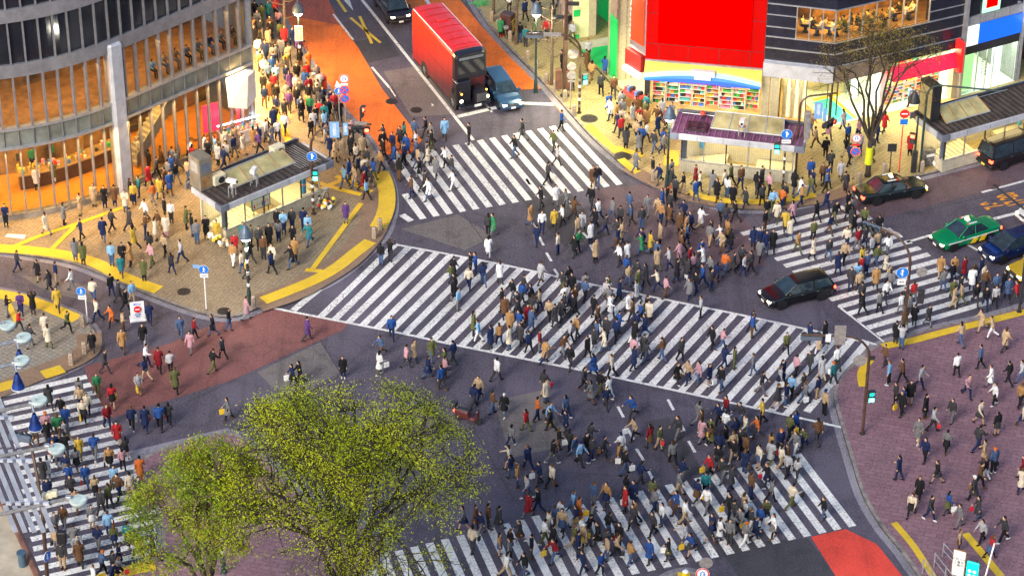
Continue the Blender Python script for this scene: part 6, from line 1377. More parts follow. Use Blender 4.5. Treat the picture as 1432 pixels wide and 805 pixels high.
for k in range(5):
    xx = -8+13*k; A = GP(xx-.41*120, 547); B = GP(xx+.41*72, 739) ; b = MB(); u = (B-A).normalized(); 
    for s0, s1 in ((0, .40), (.42, .80), (.82, 1.0)):
        p0, p1 = A.lerp(B, s0)-loc-Vector((0, 0, .24)), A.lerp(B, s1)-loc-Vector((0, 0, .24)); b.strip([p0+Vector((0, 0, .14)), p1+Vector((0, 0, .14))], .15, M_slat, None, .05)
    b.build('slat', t)
b = MB()
for k in range(5):
    for j in range(3): c = GP(-8+13*k+.41*(585+j*60-667)+5, 585+j*60)-loc; b.box(c.x-.09, c.x+.09, c.y-.05, c.y+.05, .0, .1, M_fascia)
b.each('fixing_clamp', t)
# street signal in front of the left crossing
d7 = (G(20, 605, 6)-G(48, 640, 6)); p = G(70, 838, KH)
t = empty('signal_pole', p, 0, 'curved brown signal pole rising over the left crossing', 'signal pole'); tops_ = [(70, 838, KH), (66, 805, 1.7), (60, 725, 5.6), (53, 670, 7.6), (44, 625, 8.9), (36, 603, 9.3)]
b = MB(); b.tube([G(*q_)-p for q_ in tops_], [.11, .11, .1, .09, .08, .07], M_brownpole, 10); b.build('pole', t)
signal3(t, L_(G(28, 612, 9.3)-p, (.3, 1, 0)), 0, back=True)
o = G(80, 742, 4.6)-p; b = MB(); b.tube([G(62, 742, 4.6)-p, o], .04, M_brownpole, 6); b.cbox(o.x-.05, o.x+.45, o.y-.2, o.y+.15, o.z-.75, o.z-.0, M_black, .05); b.build('loudspeaker', t)
b = MB(); 
o = G(65, 695, 6.4)-p
for k in range(3): b.cbox(o.x-.2+k*.25, o.x+.1+k*.25, o.y-.15, o.y+.15, o.z-.1+k*.1, o.z+.25+k*.1, M_cream, .04)
b.build('camera_cluster', t); round_sign(t, L_(G(64, 775, 3.2)-p+Vector((.1, -.15, 0)), (1, -.5, .1)), 'up', .3)
# ------------------------------------------------------------------ people
def cloth_mat():
    mt, n, b = nodes('cloth'); oi = n.nodes.new('ShaderNodeObjectInfo'); tc = n.nodes.new('ShaderNodeTexCoord')
    f = noise(n, tc.outputs['Object'], 9, 4, .7, .3, .7); hs = n.nodes.new('ShaderNodeMix'); hs.data_type = 'RGBA'; hs.blend_type = 'MULTIPLY'; hs.inputs[0].default_value = .5
    n.links.new(oi.outputs['Color'], hs.inputs[6]); n.links.new(f, hs.inputs[7]); n.links.new(hs.outputs[2], b.inputs['Base Color']); b.inputs['Roughness'].default_value = .85; b.inputs['Specular IOR Level'].default_value = .2; return mt
def crowd_mat():
    mt, n, b = nodes('crowd_cloth'); at = n.nodes.new('ShaderNodeAttribute'); at.attribute_name = 'Col'; n.links.new(at.outputs['Color'], b.inputs['Base Color']); b.inputs['Roughness'].default_value = .85; b.inputs['Specular IOR Level'].default_value = .2; return mt
M_cloth = cloth_mat(); M_crowd = crowd_mat(); M_skin = mat('skin', (.50, .31, .21), .55, 0, .06, 5); M_eye = mat('eye_dark', (.03, .02, .02), .3, 0, 0); M_lip = mat('lips', (.4, .14, .12), .5, 0, 0)
POSES = { # hipL, hipR, kneeL, kneeR, shL, shR, elL, elR, abd, lean
 'walking': (19, -14, 5, 22, -16, 18, 16, 24, 9, 4), 'striding': (-15, 20, 26, 5, 18, -15, 28, 15, 9, 5), 'stepping': (10, -6, 4, 32, -8, 10, 15, 30, 10, 3),
 'strolling': (9, -12, 3, 14, -6, 5, 10, 60, 10, 1), 'hurrying': (24, -18, 14, 40, -26, 28, 45, 50, 8, 8), 'standing': (2, -2, 1, 1, 2, -2, 8, 8, 7, 0), 'looking at a phone': (2, -3, 1, 2, 25, 30, 75, 95, 6, 2), 'holding up a camera': (3, -3, 1, 1, 62, 62, 95, 95, 14, -2), 'sitting': (85, 85, 85, 85, 30, 25, 60, 55, 8, 6)}
def skeleton(pose):
    hL, hR, kL, kR, sL, sR, eL, eR, ab, ln_ = [R(v) for v in POSES[pose]]
    J = {}
    def rot(a): return Vector((0, math.sin(a), -math.cos(a)))
    pel = Vector((0, 0, .93)); J['pel'] = pel; up = Vector((0, math.sin(ln_), math.cos(ln_)))
    J['waist'] = pel+up*.17; J['chest'] = pel+up*.38; J['sh'] = pel+up*.49; J['neck'] = pel+up*.54; J['hb'] = pel+up*.60; J['head'] = pel+up*.665+Vector((0, .02, 0))
    for s, h_, k_, sh, e_, tagk in ((-1, hL, kL, sL, eL, 'L'), (1, hR, kR, sR, eR, 'R')):
        hp = pel+Vector((s*.092, 0, -.02)); kn = hp+rot(h_)*.42; an = kn+rot(h_-k_)*.41; J['hip'+tagk] = hp; J['kn'+tagk] = kn; J['an'+tagk] = an; fa = h_-k_; J['toe'+tagk] = an+Vector((0, math.cos(fa*.5)*.17, math.sin(fa*.5)*.15-.05)); J['heel'+tagk] = an+Vector((0, -.05, -.055))
        sp = J['sh']+Vector((s*.185, 0, -.02)); el = sp+Vector((s*math.sin(ab), math.sin(sh)*math.cos(ab), -math.cos(sh)*math.cos(ab)))*.28; wr = el+Vector((s*math.sin(ab)*(.4 if e_ < .7 else -1.3), math.sin(sh+e_), -math.cos(sh+e_))).normalized()*.25
        J['s'+tagk] = sp; J['e'+tagk] = el; J['w'+tagk] = wr; J['hd'+tagk] = wr+(wr-el).normalized()*.09
    mn = min(J[k_].z for k_ in ('toeL', 'toeR', 'heelL', 'heelR')) if pose != 'sitting' else min(J['heelL'].z, J['heelR'].z)
    for k_ in J: J[k_] = J[k_]-Vector((0, 0, mn-.03))
    return J
def voxel(mb, vs, smooth=2):
    me = bpy.data.meshes.new('tmp'); me.from_pydata(mb.v, [], mb.f); bm = bmesh.new(); bm.from_mesh(me); bmesh.ops.recalc_face_normals(bm, faces=bm.faces); bm.to_mesh(me); bm.free()
    o = bpy.data.objects.new('tmp', me); COL.objects.link(o); r_ = o.modifiers.new('r', 'REMESH'); r_.mode = 'VOXEL'; r_.voxel_size = vs; r_.use_smooth_shade = True
    sm = o.modifiers.new('s', 'SMOOTH'); sm.factor = .5; sm.iterations = smooth
    dg = bpy.context.evaluated_depsgraph_get(); out = bpy.data.meshes.new_from_object(o.evaluated_get(dg)); bpy.data.objects.remove(o); bpy.data.meshes.remove(me); return out
def limbs(b, J, part, m_, o=0., which='LR'):
    T_ = b.tube
    if part == 'legs':
        for k_ in 'LR':
            hp, kn, an = J['hip'+k_], J['kn'+k_], J['an'+k_]
            T_([hp+Vector((0, 0, .05)), hp.lerp(kn, .3), kn, kn.lerp(an, .35), an.lerp(kn, .04)], [.088+o, .080+o, .054+o, .054+o, .038+o*1.3], m_, 10)
        T_([J['pel']+Vector((0, 0, -.06)), J['pel']+Vector((0, 0, .02)), J['waist']], [(.13+o, .10+o), (.165+o, .11+o), (.13+o, .095+o)], m_, 14)
    if part == 'feet':
        for k_ in which:
            T_([J['heel'+k_]+Vector((0, 0, .015)), J['an'+k_].lerp(J['toe'+k_], .3)+Vector((0, 0, -.02)), J['toe'+k_]], [(.038+o, .038+o), (.045+o, .045+o), (.03+o, .022+o)], m_, 8)
            T_([J['an'+k_]+Vector((0, 0, .03)), J['heel'+k_]+Vector((0, .03, .02))], [.04+o, .045+o], m_, 8)
    if part == 'torso':
        T_([J['pel']+Vector((0, 0, -.03)), J['waist'], J['chest'], J['sh']+Vector((0, 0, -.01)), J['sh']+Vector((0, 0, .05))], [(.155+o, .105+o), (.135+o, .095+o), (.165+o, .11+o), (.16+o, .085+o), (.07+o, .06+o)], m_, 16)
    if part == 'arms':
        for k_ in 'LR': T_([J['s'+k_].lerp(J['sh'], .25), J['s'+k_], J['e'+k_], J['w'+k_]], [.062+o, .054+o, .040+o, .027+o], m_, 9)
    if part == 'head':
        T_([J['sh']+Vector((0, 0, .0)), J['neck'], J['hb']+Vector((0, .01, 0))], [.055, .048, .05], m_, 10)
        h = J['head']; b.ball(h+Vector((0, .0, .02)), (.073, .092), m_, 12, rz=.105); b.ball(h+Vector((0, .03, -.05)), (.05, .055), m_, 10, rz=.06)
        b.tube([h+Vector((0, .08, .03)), h+Vector((0, .108, -.02)), h+Vector((0, .085, -.025))], [.008, .016, .012], m_, 6)
        for s in (-1, 1): b.ball(h+Vector((s*.075, 0, .0)), (.012, .022), m_, 6, rz=.03)
def hand(b, J, k_):
    w_, hd = J['w'+k_], J['hd'+k_]; d = (hd-w_).normalized(); s = 1 if k_ == 'R' else -1; sd = Vector((0, 1, 0)); sd = (sd-d*sd.dot(d)); sd = sd.normalized() if sd.length > .2 else Vector((0, 0, 1)); nn = d.cross(sd)
    T = Matrix(((sd.x, nn.x, d.x, w_.x), (sd.y, nn.y, d.y, w_.y), (sd.z, nn.z, d.z, w_.z), (0, 0, 0, 1)))
    b.tube([(0, 0, -.01), (0, 0, .03), (0, 0, .085)], [(.025, .018), (.038, .018), (.036, .013)], M_skin, 8, T)
    for i, (x, L) in enumerate(((.028, .065), (.010, .075), (-.009, .07), (-.027, .055))):
        c_ = .02*-s; b.tube([(x, 0, .075), (x, c_*.5, .085+L*.5), (x*.95, c_*1.5, .08+L)], [.009, .008, .006], M_skin, 5, T)
    b.tube([(.03, 0, .025), (.052, -s*.008, .055), (.052, -s*.02, .08)], [.011, .010, .007], M_skin, 5, T)
_BC = {}
def person_meshes(pose, outfit, hair):
    key = (pose, outfit, hair)
    if key in _BC: return _BC[key]
    J = skeleton(pose); out = {}
    kb = ('body', pose)
    if kb not in _BC:
        b = MB()
        for q_ in ('legs', 'feet', 'torso', 'arms', 'head'): limbs(b, J, q_, M_skin)
        me = voxel(b, .021, 1); me.materials.clear(); me.materials.append(M_skin); me.materials.append(M_eye); me.materials.append(M_lip)
        hb = MB(); hand(hb, J, 'L'); hand(hb, J, 'R'); h = J['head']; hb.mats = [M_skin, M_eye, M_lip]
        for s in (-1, 1): hb.ball(h+Vector((s*.03, .085, .022)), (.011, .008), M_eye, 6, rz=.007); hb.tube([h+Vector((s*.016, .092, .045)), h+Vector((s*.046, .08, .043))], .004, M_eye, 3)
        hb.tube([h+Vector((-.02, .088, -.055)), h+Vector((0, .094, -.057)), h+Vector((.02, .088, -.055))], .006, M_lip, 4)
        bm = bmesh.new(); bm.from_mesh(me); tmp = bpy.data.meshes.new('t'); tmp.from_pydata(hb.v, [], hb.f); tmp.polygons.foreach_set('material_index', hb.m); tmp.polygons.foreach_set('use_smooth', [True]*len(tmp.polygons))
        bm.from_mesh(tmp); bmesh.ops.recalc_face_normals(bm, faces=bm.faces); bm.to_mesh(me); bm.free(); bpy.data.meshes.remove(tmp); _BC[kb] = me
    out['body'] = _BC[kb]
    def cached(k_, fn, vs=.024):
        if k_ not in _BC: b = MB(); fn(b); me = voxel(b, vs, 2); me.materials.clear(); me.materials.append(M_cloth); _BC[k_] = me
        return _BC[k_]
    if outfit in ('jacket', 'coat', 'hoodie'): out['trousers'] = cached(('tr', pose), lambda b: limbs(b, J, 'legs', M_cloth, .016))
    if outfit == 'skirt' or outfit == 'coat':
        kk_ = (J['knL']+J['knR'])/2; L_s = .55 if outfit == 'skirt' else .75
        def sk(b):
            low = J['pel'].lerp(kk_, L_s+.2); sp = abs(J['knL'].y-J['knR'].y)*.5
            if pose == 'sitting': low = J['pel']+Vector((0, .33, .0))
            b.tube([J['waist'], J['pel']+Vector((0, 0, 0)), J['pel'].lerp(low, .5), low], [(.145, .115), (.185, .135), (.20, .15+sp*.5), (.22, .16+sp)], M_cloth, 18)
        if outfit == 'skirt': out['skirt'] = cached(('sk', pose), sk); out['tights'] = cached(('ti', pose), lambda b: [limbs(b, J, 'legs', M_cloth, .004)], .02)
    def top(b):
        o_ = .026 if outfit != 'skirt' else .02
        limbs(b, J, 'torso', M_cloth, o_); limbs(b, J, 'arms', M_cloth, o_*.75)
        if outfit == 'coat': sk(b)
        else: b.tube([J['pel']+Vector((0, 0, -.10)), J['waist']], [(.175, .125), (.15, .115)], M_cloth, 14)
        if outfit == 'hoodie': b.ball(J['neck']+Vector((0, -.07, .0)), (.11, .08), M_cloth, 10, rz=.07)
        b.tube([J['sh']+Vector((0, 0, .02)), J['neck']+Vector((0, 0, .02))], [(.09, .075), (.066, .062)], M_cloth, 12)
    out['coat' if outfit == 'coat' else 'jacket'] = cached(('top', pose, outfit), top)
    out['shoe'] = cached(('shL', pose), lambda b: limbs(b, J, 'feet', M_cloth, .009, 'L'), .02); out['shoe2'] = cached(('shR', pose), lambda b: limbs(b, J, 'feet', M_cloth, .009, 'R'), .02)
    def hr(b):
        h = J['head']; b.ball(h+Vector((0, -.018, .042)), (.083, .092), M_cloth, 14, rz=.10)
        b.ball(h+Vector((0, -.04, .0)), (.078, .07), M_cloth, 12, rz=.10)
        if hair == 'long': b.tube([h+Vector((0, -.05, .02)), h+Vector((0, -.075, -.1)), h+Vector((0, -.085, -.24))], [(.08, .06), (.088, .05), (.07, .03)], M_cloth, 12)
        if hair == 'hat': b.ball(h+Vector((0, -.01, .07)), (.092, .105), M_cloth, 14, rz=.075); b.tube([h+Vector((0, .07, .07)), h+Vector((0, .15, .06))], [(.07, .012), (.06, .008)], M_cloth, 8)
    out['hair' if hair != 'hat' else 'cap'] = cached(('hr', pose, hair), hr, .02)
    out['J'] = J; _BC[key] = out; return out
COLS = {'black': (.012, .012, .015), 'charcoal': (.04, .04, .045), 'grey': (.16, .16, .17), 'pale grey': (.38, .38, .4), 'navy': (.012, .022, .075), 'blue': (.02, .07, .26), 'sky blue': (.22, .42, .65), 'white': (.72, .72, .72), 'cream': (.62, .54, .42), 'beige': (.42, .30, .18), 'camel': (.36, .2, .08), 'brown': (.12, .06, .03), 'red': (.40, .02, .025), 'dark red': (.2, .012, .02), 'green': (.03, .2, .08), 'olive': (.10, .11, .04), 'yellow': (.5, .34, .05), 'orange': (.5, .13, .03), 'pink': (.48, .26, .30), 'teal': (.02, .17, .19), 'purple': (.09, .04, .16), 'denim': (.06, .10, .2)}
TOPW = ['black']*20+['charcoal']*14+['navy']*12+['grey']*10+['pale grey']*6+['white']*8+['cream']*5+['beige']*8+['camel']*5+['brown']*8+['blue']*5+['sky blue']*2+['red']*3+['dark red']*3+['green']+['olive']*4+['yellow']+['pink']*2+['teal']+['purple']+['denim']*3+['orange']
BOTW = ['black']*22+['charcoal']*12+['navy']*14+['denim']*14+['grey']*7+['beige']*4+['brown']*4+['white']*2+['olive']*3
HAIRC = {'black': (.012, .01, .01), 'brown': (.05, .025, .012), 'light brown': (.12, .06, .025)}
rp_ = random.Random(99)
PEOPLE = []      # dicts: p, rz, zone, pose, outfit, top, bottom, hair
used = []
def try_add(p, rz, zone, mind=.55, **kw):
    for q_ in used:
        if (q_[0]-p.x)**2+(q_[1]-p.y)**2 < mind*mind: return False
    used.append((p.x, p.y)); female = rp_.random() < .45
    d = dict(p=p, rz=rz, zone=zone, pose=rp_.choice(['walking', 'striding', 'stepping', 'walking', 'striding', 'strolling', 'strolling', 'hurrying', 'standing']), outfit=rp_.choice(['jacket', 'coat', 'skirt', 'skirt', 'jacket'] if female else ['jacket', 'jacket', 'hoodie', 'coat', 'jacket']), top=rp_.choice(TOPW), bottom=rp_.choice(BOTW), hair='long' if female and rp_.random() < .75 else ('hat' if rp_.random() < .1 else 'short'), bag=None, px=None)
    if rp_.random() < .34: d['bag'] = rp_.choice(['white shopping bag', 'brown shoulder bag', 'black briefcase', 'red handbag', 'yellow paper bag'])
    d.update(kw); PEOPLE.append(d); return True
def hdg(px, to):
    a, c = GG(*px), GG(*to); v = c-a; return math.atan2(v.y, v.x)-math.pi/2
def P1(px, to, zone, **kw): try_add(GG(*px), hdg(px, (px[0]+to[0], px[1]+to[1])), zone, .2, px=px, **kw)
DN, UP, LF, RT = (0, 30), (0, -30), (-30, 5), (30, -5)
# people one can make out one by one
for px, to, zone, kw in (
 ((533, 371), (10, -30), 'on the left end of the long crossing', dict(pose='standing', top='black', bottom='denim', outfit='jacket', bag=None)), ((546, 366), (20, -20), 'on the left end of the long crossing', dict(pose='holding up a camera', top='black', bottom='charcoal', outfit='jacket', bag=None)),
 ((658, 384), LF, 'on the upper edge of the long crossing', dict(pose='standing', top='black', bottom='black', outfit='jacket', bag=None)), ((665, 385), LF, 'on the upper edge of the long crossing', dict(pose='looking at a phone', top='blue', bottom='navy', outfit='jacket', bag=None)),
 ((895, 179), DN, 'before the drugstore', dict(pose='standing', top='red', bottom='brown', bag='white shopping bag')), ((904, 180), UP, 'before the drugstore', dict(pose='standing', top='camel', outfit='coat', bottom='brown', hair='long', bag='yellow paper bag')),
 ((875, 208), UP, 'on the pavement before the drugstore', dict(pose='standing', top='charcoal', bottom='black', outfit='coat')), ((1133, 252), DN, 'right of the purple roofed kiosk', dict(pose='walking', top='blue', bottom='navy', outfit='jacket', bag='yellow paper bag')),
 ((1150, 256), DN, 'right of the purple roofed kiosk', dict(pose='walking', top='brown', bottom='black')), ((1175, 252), DN, 'right of the purple roofed kiosk', dict(pose='walking', top='pale grey', bottom='brown', bag='red handbag')), ((1161, 240), UP, 'right of the purple roofed kiosk', dict(pose='walking', top='charcoal', bottom='black')), ((1154, 222), UP, 'right of the purple roofed kiosk', dict(pose='walking', top='black', bottom='black')),
 ((1272, 217), DN, 'left of the long right kiosk', dict(pose='standing', top='red', bottom='black')), ((933, 288), RT, 'at the kerb under the green lamp post', dict(pose='standing', top='black', bottom='black', hair='hat', bag='white shopping bag')),
 ((1062, 350), DN, 'at the left edge of the right crossing', dict(pose='walking', top='navy', bottom='navy')), ((1071, 352), DN, 'at the left edge of the right crossing', dict(pose='walking', top='navy', bottom='denim')), ((1080, 352), DN, 'at the left edge of the right crossing', dict(pose='walking', top='black', bottom='black', outfit='coat')), ((1053, 348), UP, 'at the left edge of the right crossing', dict(pose='walking', top='navy', bottom='black')),
 ((1252, 480), UP, 'at the corner signal pole of the right crossing', dict(pose='standing', top='black', bottom='charcoal', bag='white shopping bag')), ((1260, 488), UP, 'at the corner signal pole of the right crossing', dict(pose='holding up a camera', top='pale grey', bottom='denim', outfit='jacket')),
 ((1251, 568), LF, 'on the lower right plaza', dict(pose='standing', top='charcoal', bottom='black')), ((1262, 571), LF, 'on the lower right plaza', dict(pose='standing', top='grey', bottom='black')), ((1272, 565), DN, 'on the lower right plaza', dict(pose='standing', top='black', bottom='black')),
 ((9, 317), DN, 'outside the cafe corner', dict(pose='looking at a phone', top='navy', bottom='black', outfit='jacket')), ((90, 314), RT, 'outside the cafe windows', dict(pose='looking at a phone', top='grey', outfit='coat', bottom='black', hair='long')), ((113, 301), LF, 'outside the cafe windows', dict(pose='looking at a phone', top='beige', outfit='coat', bottom='beige', bag='brown shoulder bag')), ((132, 288), DN, 'outside the cafe windows', dict(pose='standing', top='beige', outfit='coat', bottom='beige', hair='long')), ((147, 290), DN, 'outside the cafe windows', dict(pose='looking at a phone', top='black', outfit='skirt', bottom='navy')), ((161, 288), UP, 'outside the cafe windows', dict(pose='standing', top='brown', bottom='navy')), ((176, 296), DN, 'outside the cafe windows', dict(pose='looking at a phone', top='cream', outfit='coat', bottom='denim', hair='long')), ((188, 286), DN, 'outside the cafe windows', dict(pose='standing', top='yellow', bottom='navy')), ((195, 276), LF, 'outside the cafe windows', dict(pose='standing', top='teal', bottom='navy')), ((183, 280), RT, 'outside the cafe windows', dict(pose='standing', top='black', bottom='black')),
 ((145, 337), UP, 'on the tan pavement near the yellow strip', dict(pose='walking', top='navy', bottom='denim')), ((106, 364), UP, 'on the yellow kerb strip', dict(pose='standing', top='grey', bottom='denim')), ((117, 370), UP, 'on the yellow kerb strip', dict(pose='standing', top='olive', bottom='charcoal', outfit='coat')), ((157, 372), UP, 'near the yellow kerb strip', dict(pose='standing', top='sky blue', bottom='denim')), ((172, 372), DN, 'near the yellow kerb strip', dict(pose='standing', top='black', bottom='black', hair='long')), ((183, 372), LF, 'near the yellow kerb strip', dict(pose='looking at a phone', top='camel', outfit='skirt', bottom='black', bag='brown shoulder bag')), ((170, 386), DN, 'near the yellow kerb strip', dict(pose='walking', top='teal', outfit='coat', bottom='purple', hair='long')), ((202, 392), DN, 'near the yellow kerb strip', dict(pose='standing', top='olive', outfit='coat', bottom='black')),
 ((204, 332), RT, 'left of the left kiosk', dict(pose='looking at a phone', top='brown', bottom='navy')), ((218, 336), RT, 'left of the left kiosk', dict(pose='standing', top='cream', outfit='skirt', bottom='beige', hair='long')), ((233, 332), DN, 'left of the left kiosk', dict(pose='standing', top='cream', outfit='skirt', bottom='pink', hair='long')), ((231, 308), LF, 'left of the left kiosk', dict(pose='standing', top='black', bottom='black')), ((240, 311), DN, 'left of the left kiosk', dict(pose='standing', top='white', bottom='charcoal')), ((276, 341), UP, 'below the left kiosk stairs', dict(pose='standing', top='grey', bottom='denim')), ((289, 334), DN, 'below the left kiosk stairs', dict(pose='looking at a phone', top='black', bottom='black', outfit='skirt', hair='long')), ((269, 330), RT, 'below the left kiosk stairs', dict(pose='standing', top='black', bottom='denim')), ((304, 338), DN, 'below the left kiosk stairs', dict(pose='standing', top='yellow', bottom='yellow', bag='white shopping bag')), ((261, 320), RT, 'below the left kiosk stairs', dict(pose='looking at a phone', top='olive', bottom='black', outfit='skirt')),
 ((329, 356), DN, 'before the left kiosk front', dict(pose='standing', top='red', bottom='camel', outfit='coat')), ((363, 350), DN, 'before the left kiosk front', dict(pose='standing', top='charcoal', bottom='black')), ((377, 345), DN, 'before the left kiosk front', dict(pose='standing', top='black', bottom='black', bag='white shopping bag')), ((390, 338), UP, 'before the left kiosk front', dict(pose='standing', top='grey', bottom='navy', hair='long')), ((397, 327), DN, 'before the left kiosk front', dict(pose='looking at a phone', top='sky blue', bottom='navy', outfit='jacket')), ((410, 345), DN, 'before the left kiosk front', dict(pose='looking at a phone', top='black', bottom='black', outfit='jacket')), ((409, 322), DN, 'before the left kiosk front', dict(pose='standing', top='charcoal', bottom='navy')), ((425, 322), UP, 'before the left kiosk front', dict(pose='standing', top='navy', bottom='navy', outfit='jacket')), ((431, 330), DN, 'before the left kiosk front', dict(pose='standing', top='sky blue', bottom='beige', bag='white shopping bag')), ((388, 322), DN, 'before the left kiosk front', dict(pose='standing', top='black', bottom='charcoal')), ((352, 345), RT, 'before the left kiosk front', dict(pose='standing', top='olive', bottom='black')), ((341, 342), DN, 'before the left kiosk front', dict(pose='standing', top='teal', bottom='charcoal')), ((369, 362), DN, 'before the left kiosk front', dict(pose='standing', top='brown', bottom='charcoal')), ((484, 312), DN, 'on the tan pavement right of the left kiosk', dict(pose='standing', top='purple', outfit='coat', bottom='grey', hair='long')),
 ((30, 441), DN, 'on the small left island', dict(pose='looking at a phone', top='purple', bottom='navy', outfit='jacket')), ((47, 440), UP, 'on the small left island', dict(pose='holding up a camera', top='black', bottom='charcoal', outfit='coat', hair='long', bag='white shopping bag')), ((11, 443), RT, 'on the small left island', dict(pose='looking at a phone', top='black', bottom='grey', outfit='jacket', hair='long')), ((81, 434), DN, 'on the side street left', dict(pose='walking', top='yellow', outfit='coat', bottom='charcoal', hair='long')), ((64, 470), UP, 'on the small left island', dict(pose='walking', top='cream', outfit='coat', bottom='black')), ((130, 494), DN, 'at the tip of the small left island', dict(pose='walking', top='black', outfit='skirt', bottom='charcoal', hair='long', bag='white shopping bag')),
 ((172, 492), DN, 'on the side street', dict(pose='walking', top='camel', outfit='coat', bottom='brown')), ((210, 453), UP, 'on the side street', dict(pose='walking', top='navy', bottom='navy', outfit='jacket')), ((201, 484), DN, 'on the side street', dict(pose='walking', top='black', bottom='pale grey')), ((253, 472), DN, 'on the edge of the dark red paving', dict(pose='walking', top='denim', bottom='denim', hair='long')), ((272, 475), RT, 'on the edge of the dark red paving', dict(pose='walking', top='dark red', bottom='black', bag='white shopping bag')), ((223, 520), UP, 'on the dark red paving', dict(pose='walking', top='dark red', bottom='black', outfit='coat')), ((239, 522), UP, 'on the dark red paving', dict(pose='walking', top='pale grey', bottom='black')), ((246, 548), UP, 'on the dark red paving', dict(pose='walking', top='olive', bottom='black')), ((224, 600), UP, 'on the dark asphalt below the red paving', dict(pose='walking', top='blue', outfit='jacket', bottom='black')), ((204, 602), UP, 'on the dark asphalt below the red paving', dict(pose='walking', top='navy', bottom='navy', outfit='coat')), ((237, 594), UP, 'on the dark asphalt below the red paving', dict(pose='walking', top='charcoal', bottom='black')), ((185, 600), UP, 'on the dark asphalt below the red paving', dict(pose='walking', top='navy', bottom='black', bag='white shopping bag')),
 ((137, 552), DN, 'at the top right of the left crossing', dict(pose='walking', top='green', outfit='jacket', bottom='olive')), ((158, 570), UP, 'on the dark red paving', dict(pose='walking', top='red', bottom='black', outfit='skirt', hair='long')), ((82, 612), UP, 'on the left crossing', dict(pose='walking', top='green', outfit='jacket', bottom='brown', hair='long')), ((165, 620), DN, 'on the left crossing', dict(pose='walking', top='red', outfit='coat', bottom='beige', hair='long')), ((197, 672), UP, 'at the right edge of the left crossing', dict(pose='walking', top='orange', outfit='coat', bottom='red')), ((153, 750), UP, 'on the left crossing', dict(pose='walking', top='sky blue', outfit='jacket', bottom='denim')), ((121, 680), DN, 'on the left crossing', dict(pose='walking', top='blue', outfit='jacket', bottom='denim', bag='red handbag')), ((68, 668), UP, 'on the left crossing', dict(pose='walking', top='white', outfit='coat', bottom='grey', hair='long')), ((112, 640), DN, 'on the left crossing', dict(pose='walking', top='yellow', outfit='coat', bottom='olive', hair='long')),
 ((430, 476), RT, 'on the dark red paving near the long crossing', dict(pose='walking', top='purple', bottom='charcoal')), ((410, 540), LF, 'on the open asphalt above the big tree', dict(pose='walking', top='navy', bottom='black')), ((420, 537), LF, 'on the open asphalt above the big tree', dict(pose='walking', top='black', bottom='black')), ((480, 528), DN, 'on the open asphalt above the big tree', dict(pose='standing', top='black', outfit='coat', bottom='navy', hair='long')), ((548, 474), DN, 'on the lower edge of the long crossing', dict(pose='walking', top='blue', bottom='navy')), ((345, 447), RT, 'at the kerb below the sticker covered lamp post', dict(pose='walking', top='pink', outfit='coat', bottom='pale grey')), ((320, 588), LF, 'on the dark asphalt left of the big tree', dict(pose='walking', top='grey', bottom='black')), ((370, 600), LF, 'on the open asphalt above the big tree', dict(pose='walking', top='charcoal', bottom='beige')),
 ((986, 694), DN, 'at the upper edge of the bottom crossing', dict(pose='standing', top='teal', bottom='black', outfit='jacket', hair='hat')), ((713, 466), DN, 'in the middle of the long crossing', dict(pose='standing', top='camel', outfit='coat', bottom='black', hair='long')), ((706, 447), DN, 'in the middle of the long crossing', dict(pose='standing', top='brown', bottom='navy', hair='long')), ((835, 262), DN, 'on the top crossing', dict(pose='walking', top='black', bottom='denim')), ((829, 262), DN, 'on the top crossing', dict(pose='walking', top='brown', bottom='beige', outfit='coat')), ((779, 232), RT, 'on the top crossing', dict(pose='striding', top='pale grey', bottom='charcoal')), ((766, 258), RT, 'on the top crossing', dict(pose='walking', top='charcoal', bottom='black')), ((622, 195), DN, 'above the top crossing', dict(pose='walking', top='sky blue', bottom='charcoal')),
 ((775, 320), DN, 'in the middle of the junction', dict(pose='walking', top='yellow', bottom='charcoal', outfit='coat')), ((758, 325), DN, 'in the middle of the junction', dict(pose='walking', top='white', bottom='navy')), ((683, 360), UP, 'in the middle of the junction', dict(pose='walking', top='white', bottom='pale grey', hair='long')), ((683, 330), UP, 'in the middle of the junction', dict(pose='walking', top='charcoal', bottom='black', hair='long')), ((690, 331), LF, 'in the middle of the junction', dict(pose='walking', top='green', outfit='coat', bottom='grey')), ((452, 150), DN, 'at the red box on the left pavement', dict(pose='standing', top='navy', bottom='black')), ((434, 163), DN, 'on the left pavement', dict(pose='standing', top='green', bottom='navy', outfit='jacket')), ((355, 206), UP, 'at the white counter stall', dict(pose='standing', top='camel', outfit='coat', bottom='cream', hair='long')), ((362, 205), UP, 'at the white counter stall', dict(pose='standing', top='navy', bottom='beige')), ((292, 226), DN, 'behind the left kiosk', dict(pose='looking at a phone', top='black', bottom='black')),
 ((700, 52), DN, 'beside the dark cabinet', dict(pose='standing', top='green', bottom='black')), ((735, 66), UP, 'near the lamp post on the tree lined pavement', dict(pose='standing', top='teal', bottom='charcoal', bag='brown shoulder bag')), ((727, 60), UP, 'near the lamp post on the tree lined pavement', dict(pose='standing', top='black', bottom='denim'))):
    P1(px, to, zone, **kw)
def inpoly(x, y, P):
    c = False; n = len(P); j = n-1
    for i in range(n):
        if (P[i][1] > y) != (P[j][1] > y) and x < (P[j][0]-P[i][0])*(y-P[i][1])/(P[j][1]-P[i][1])+P[i][0]: c = not c
        j = i
    return c
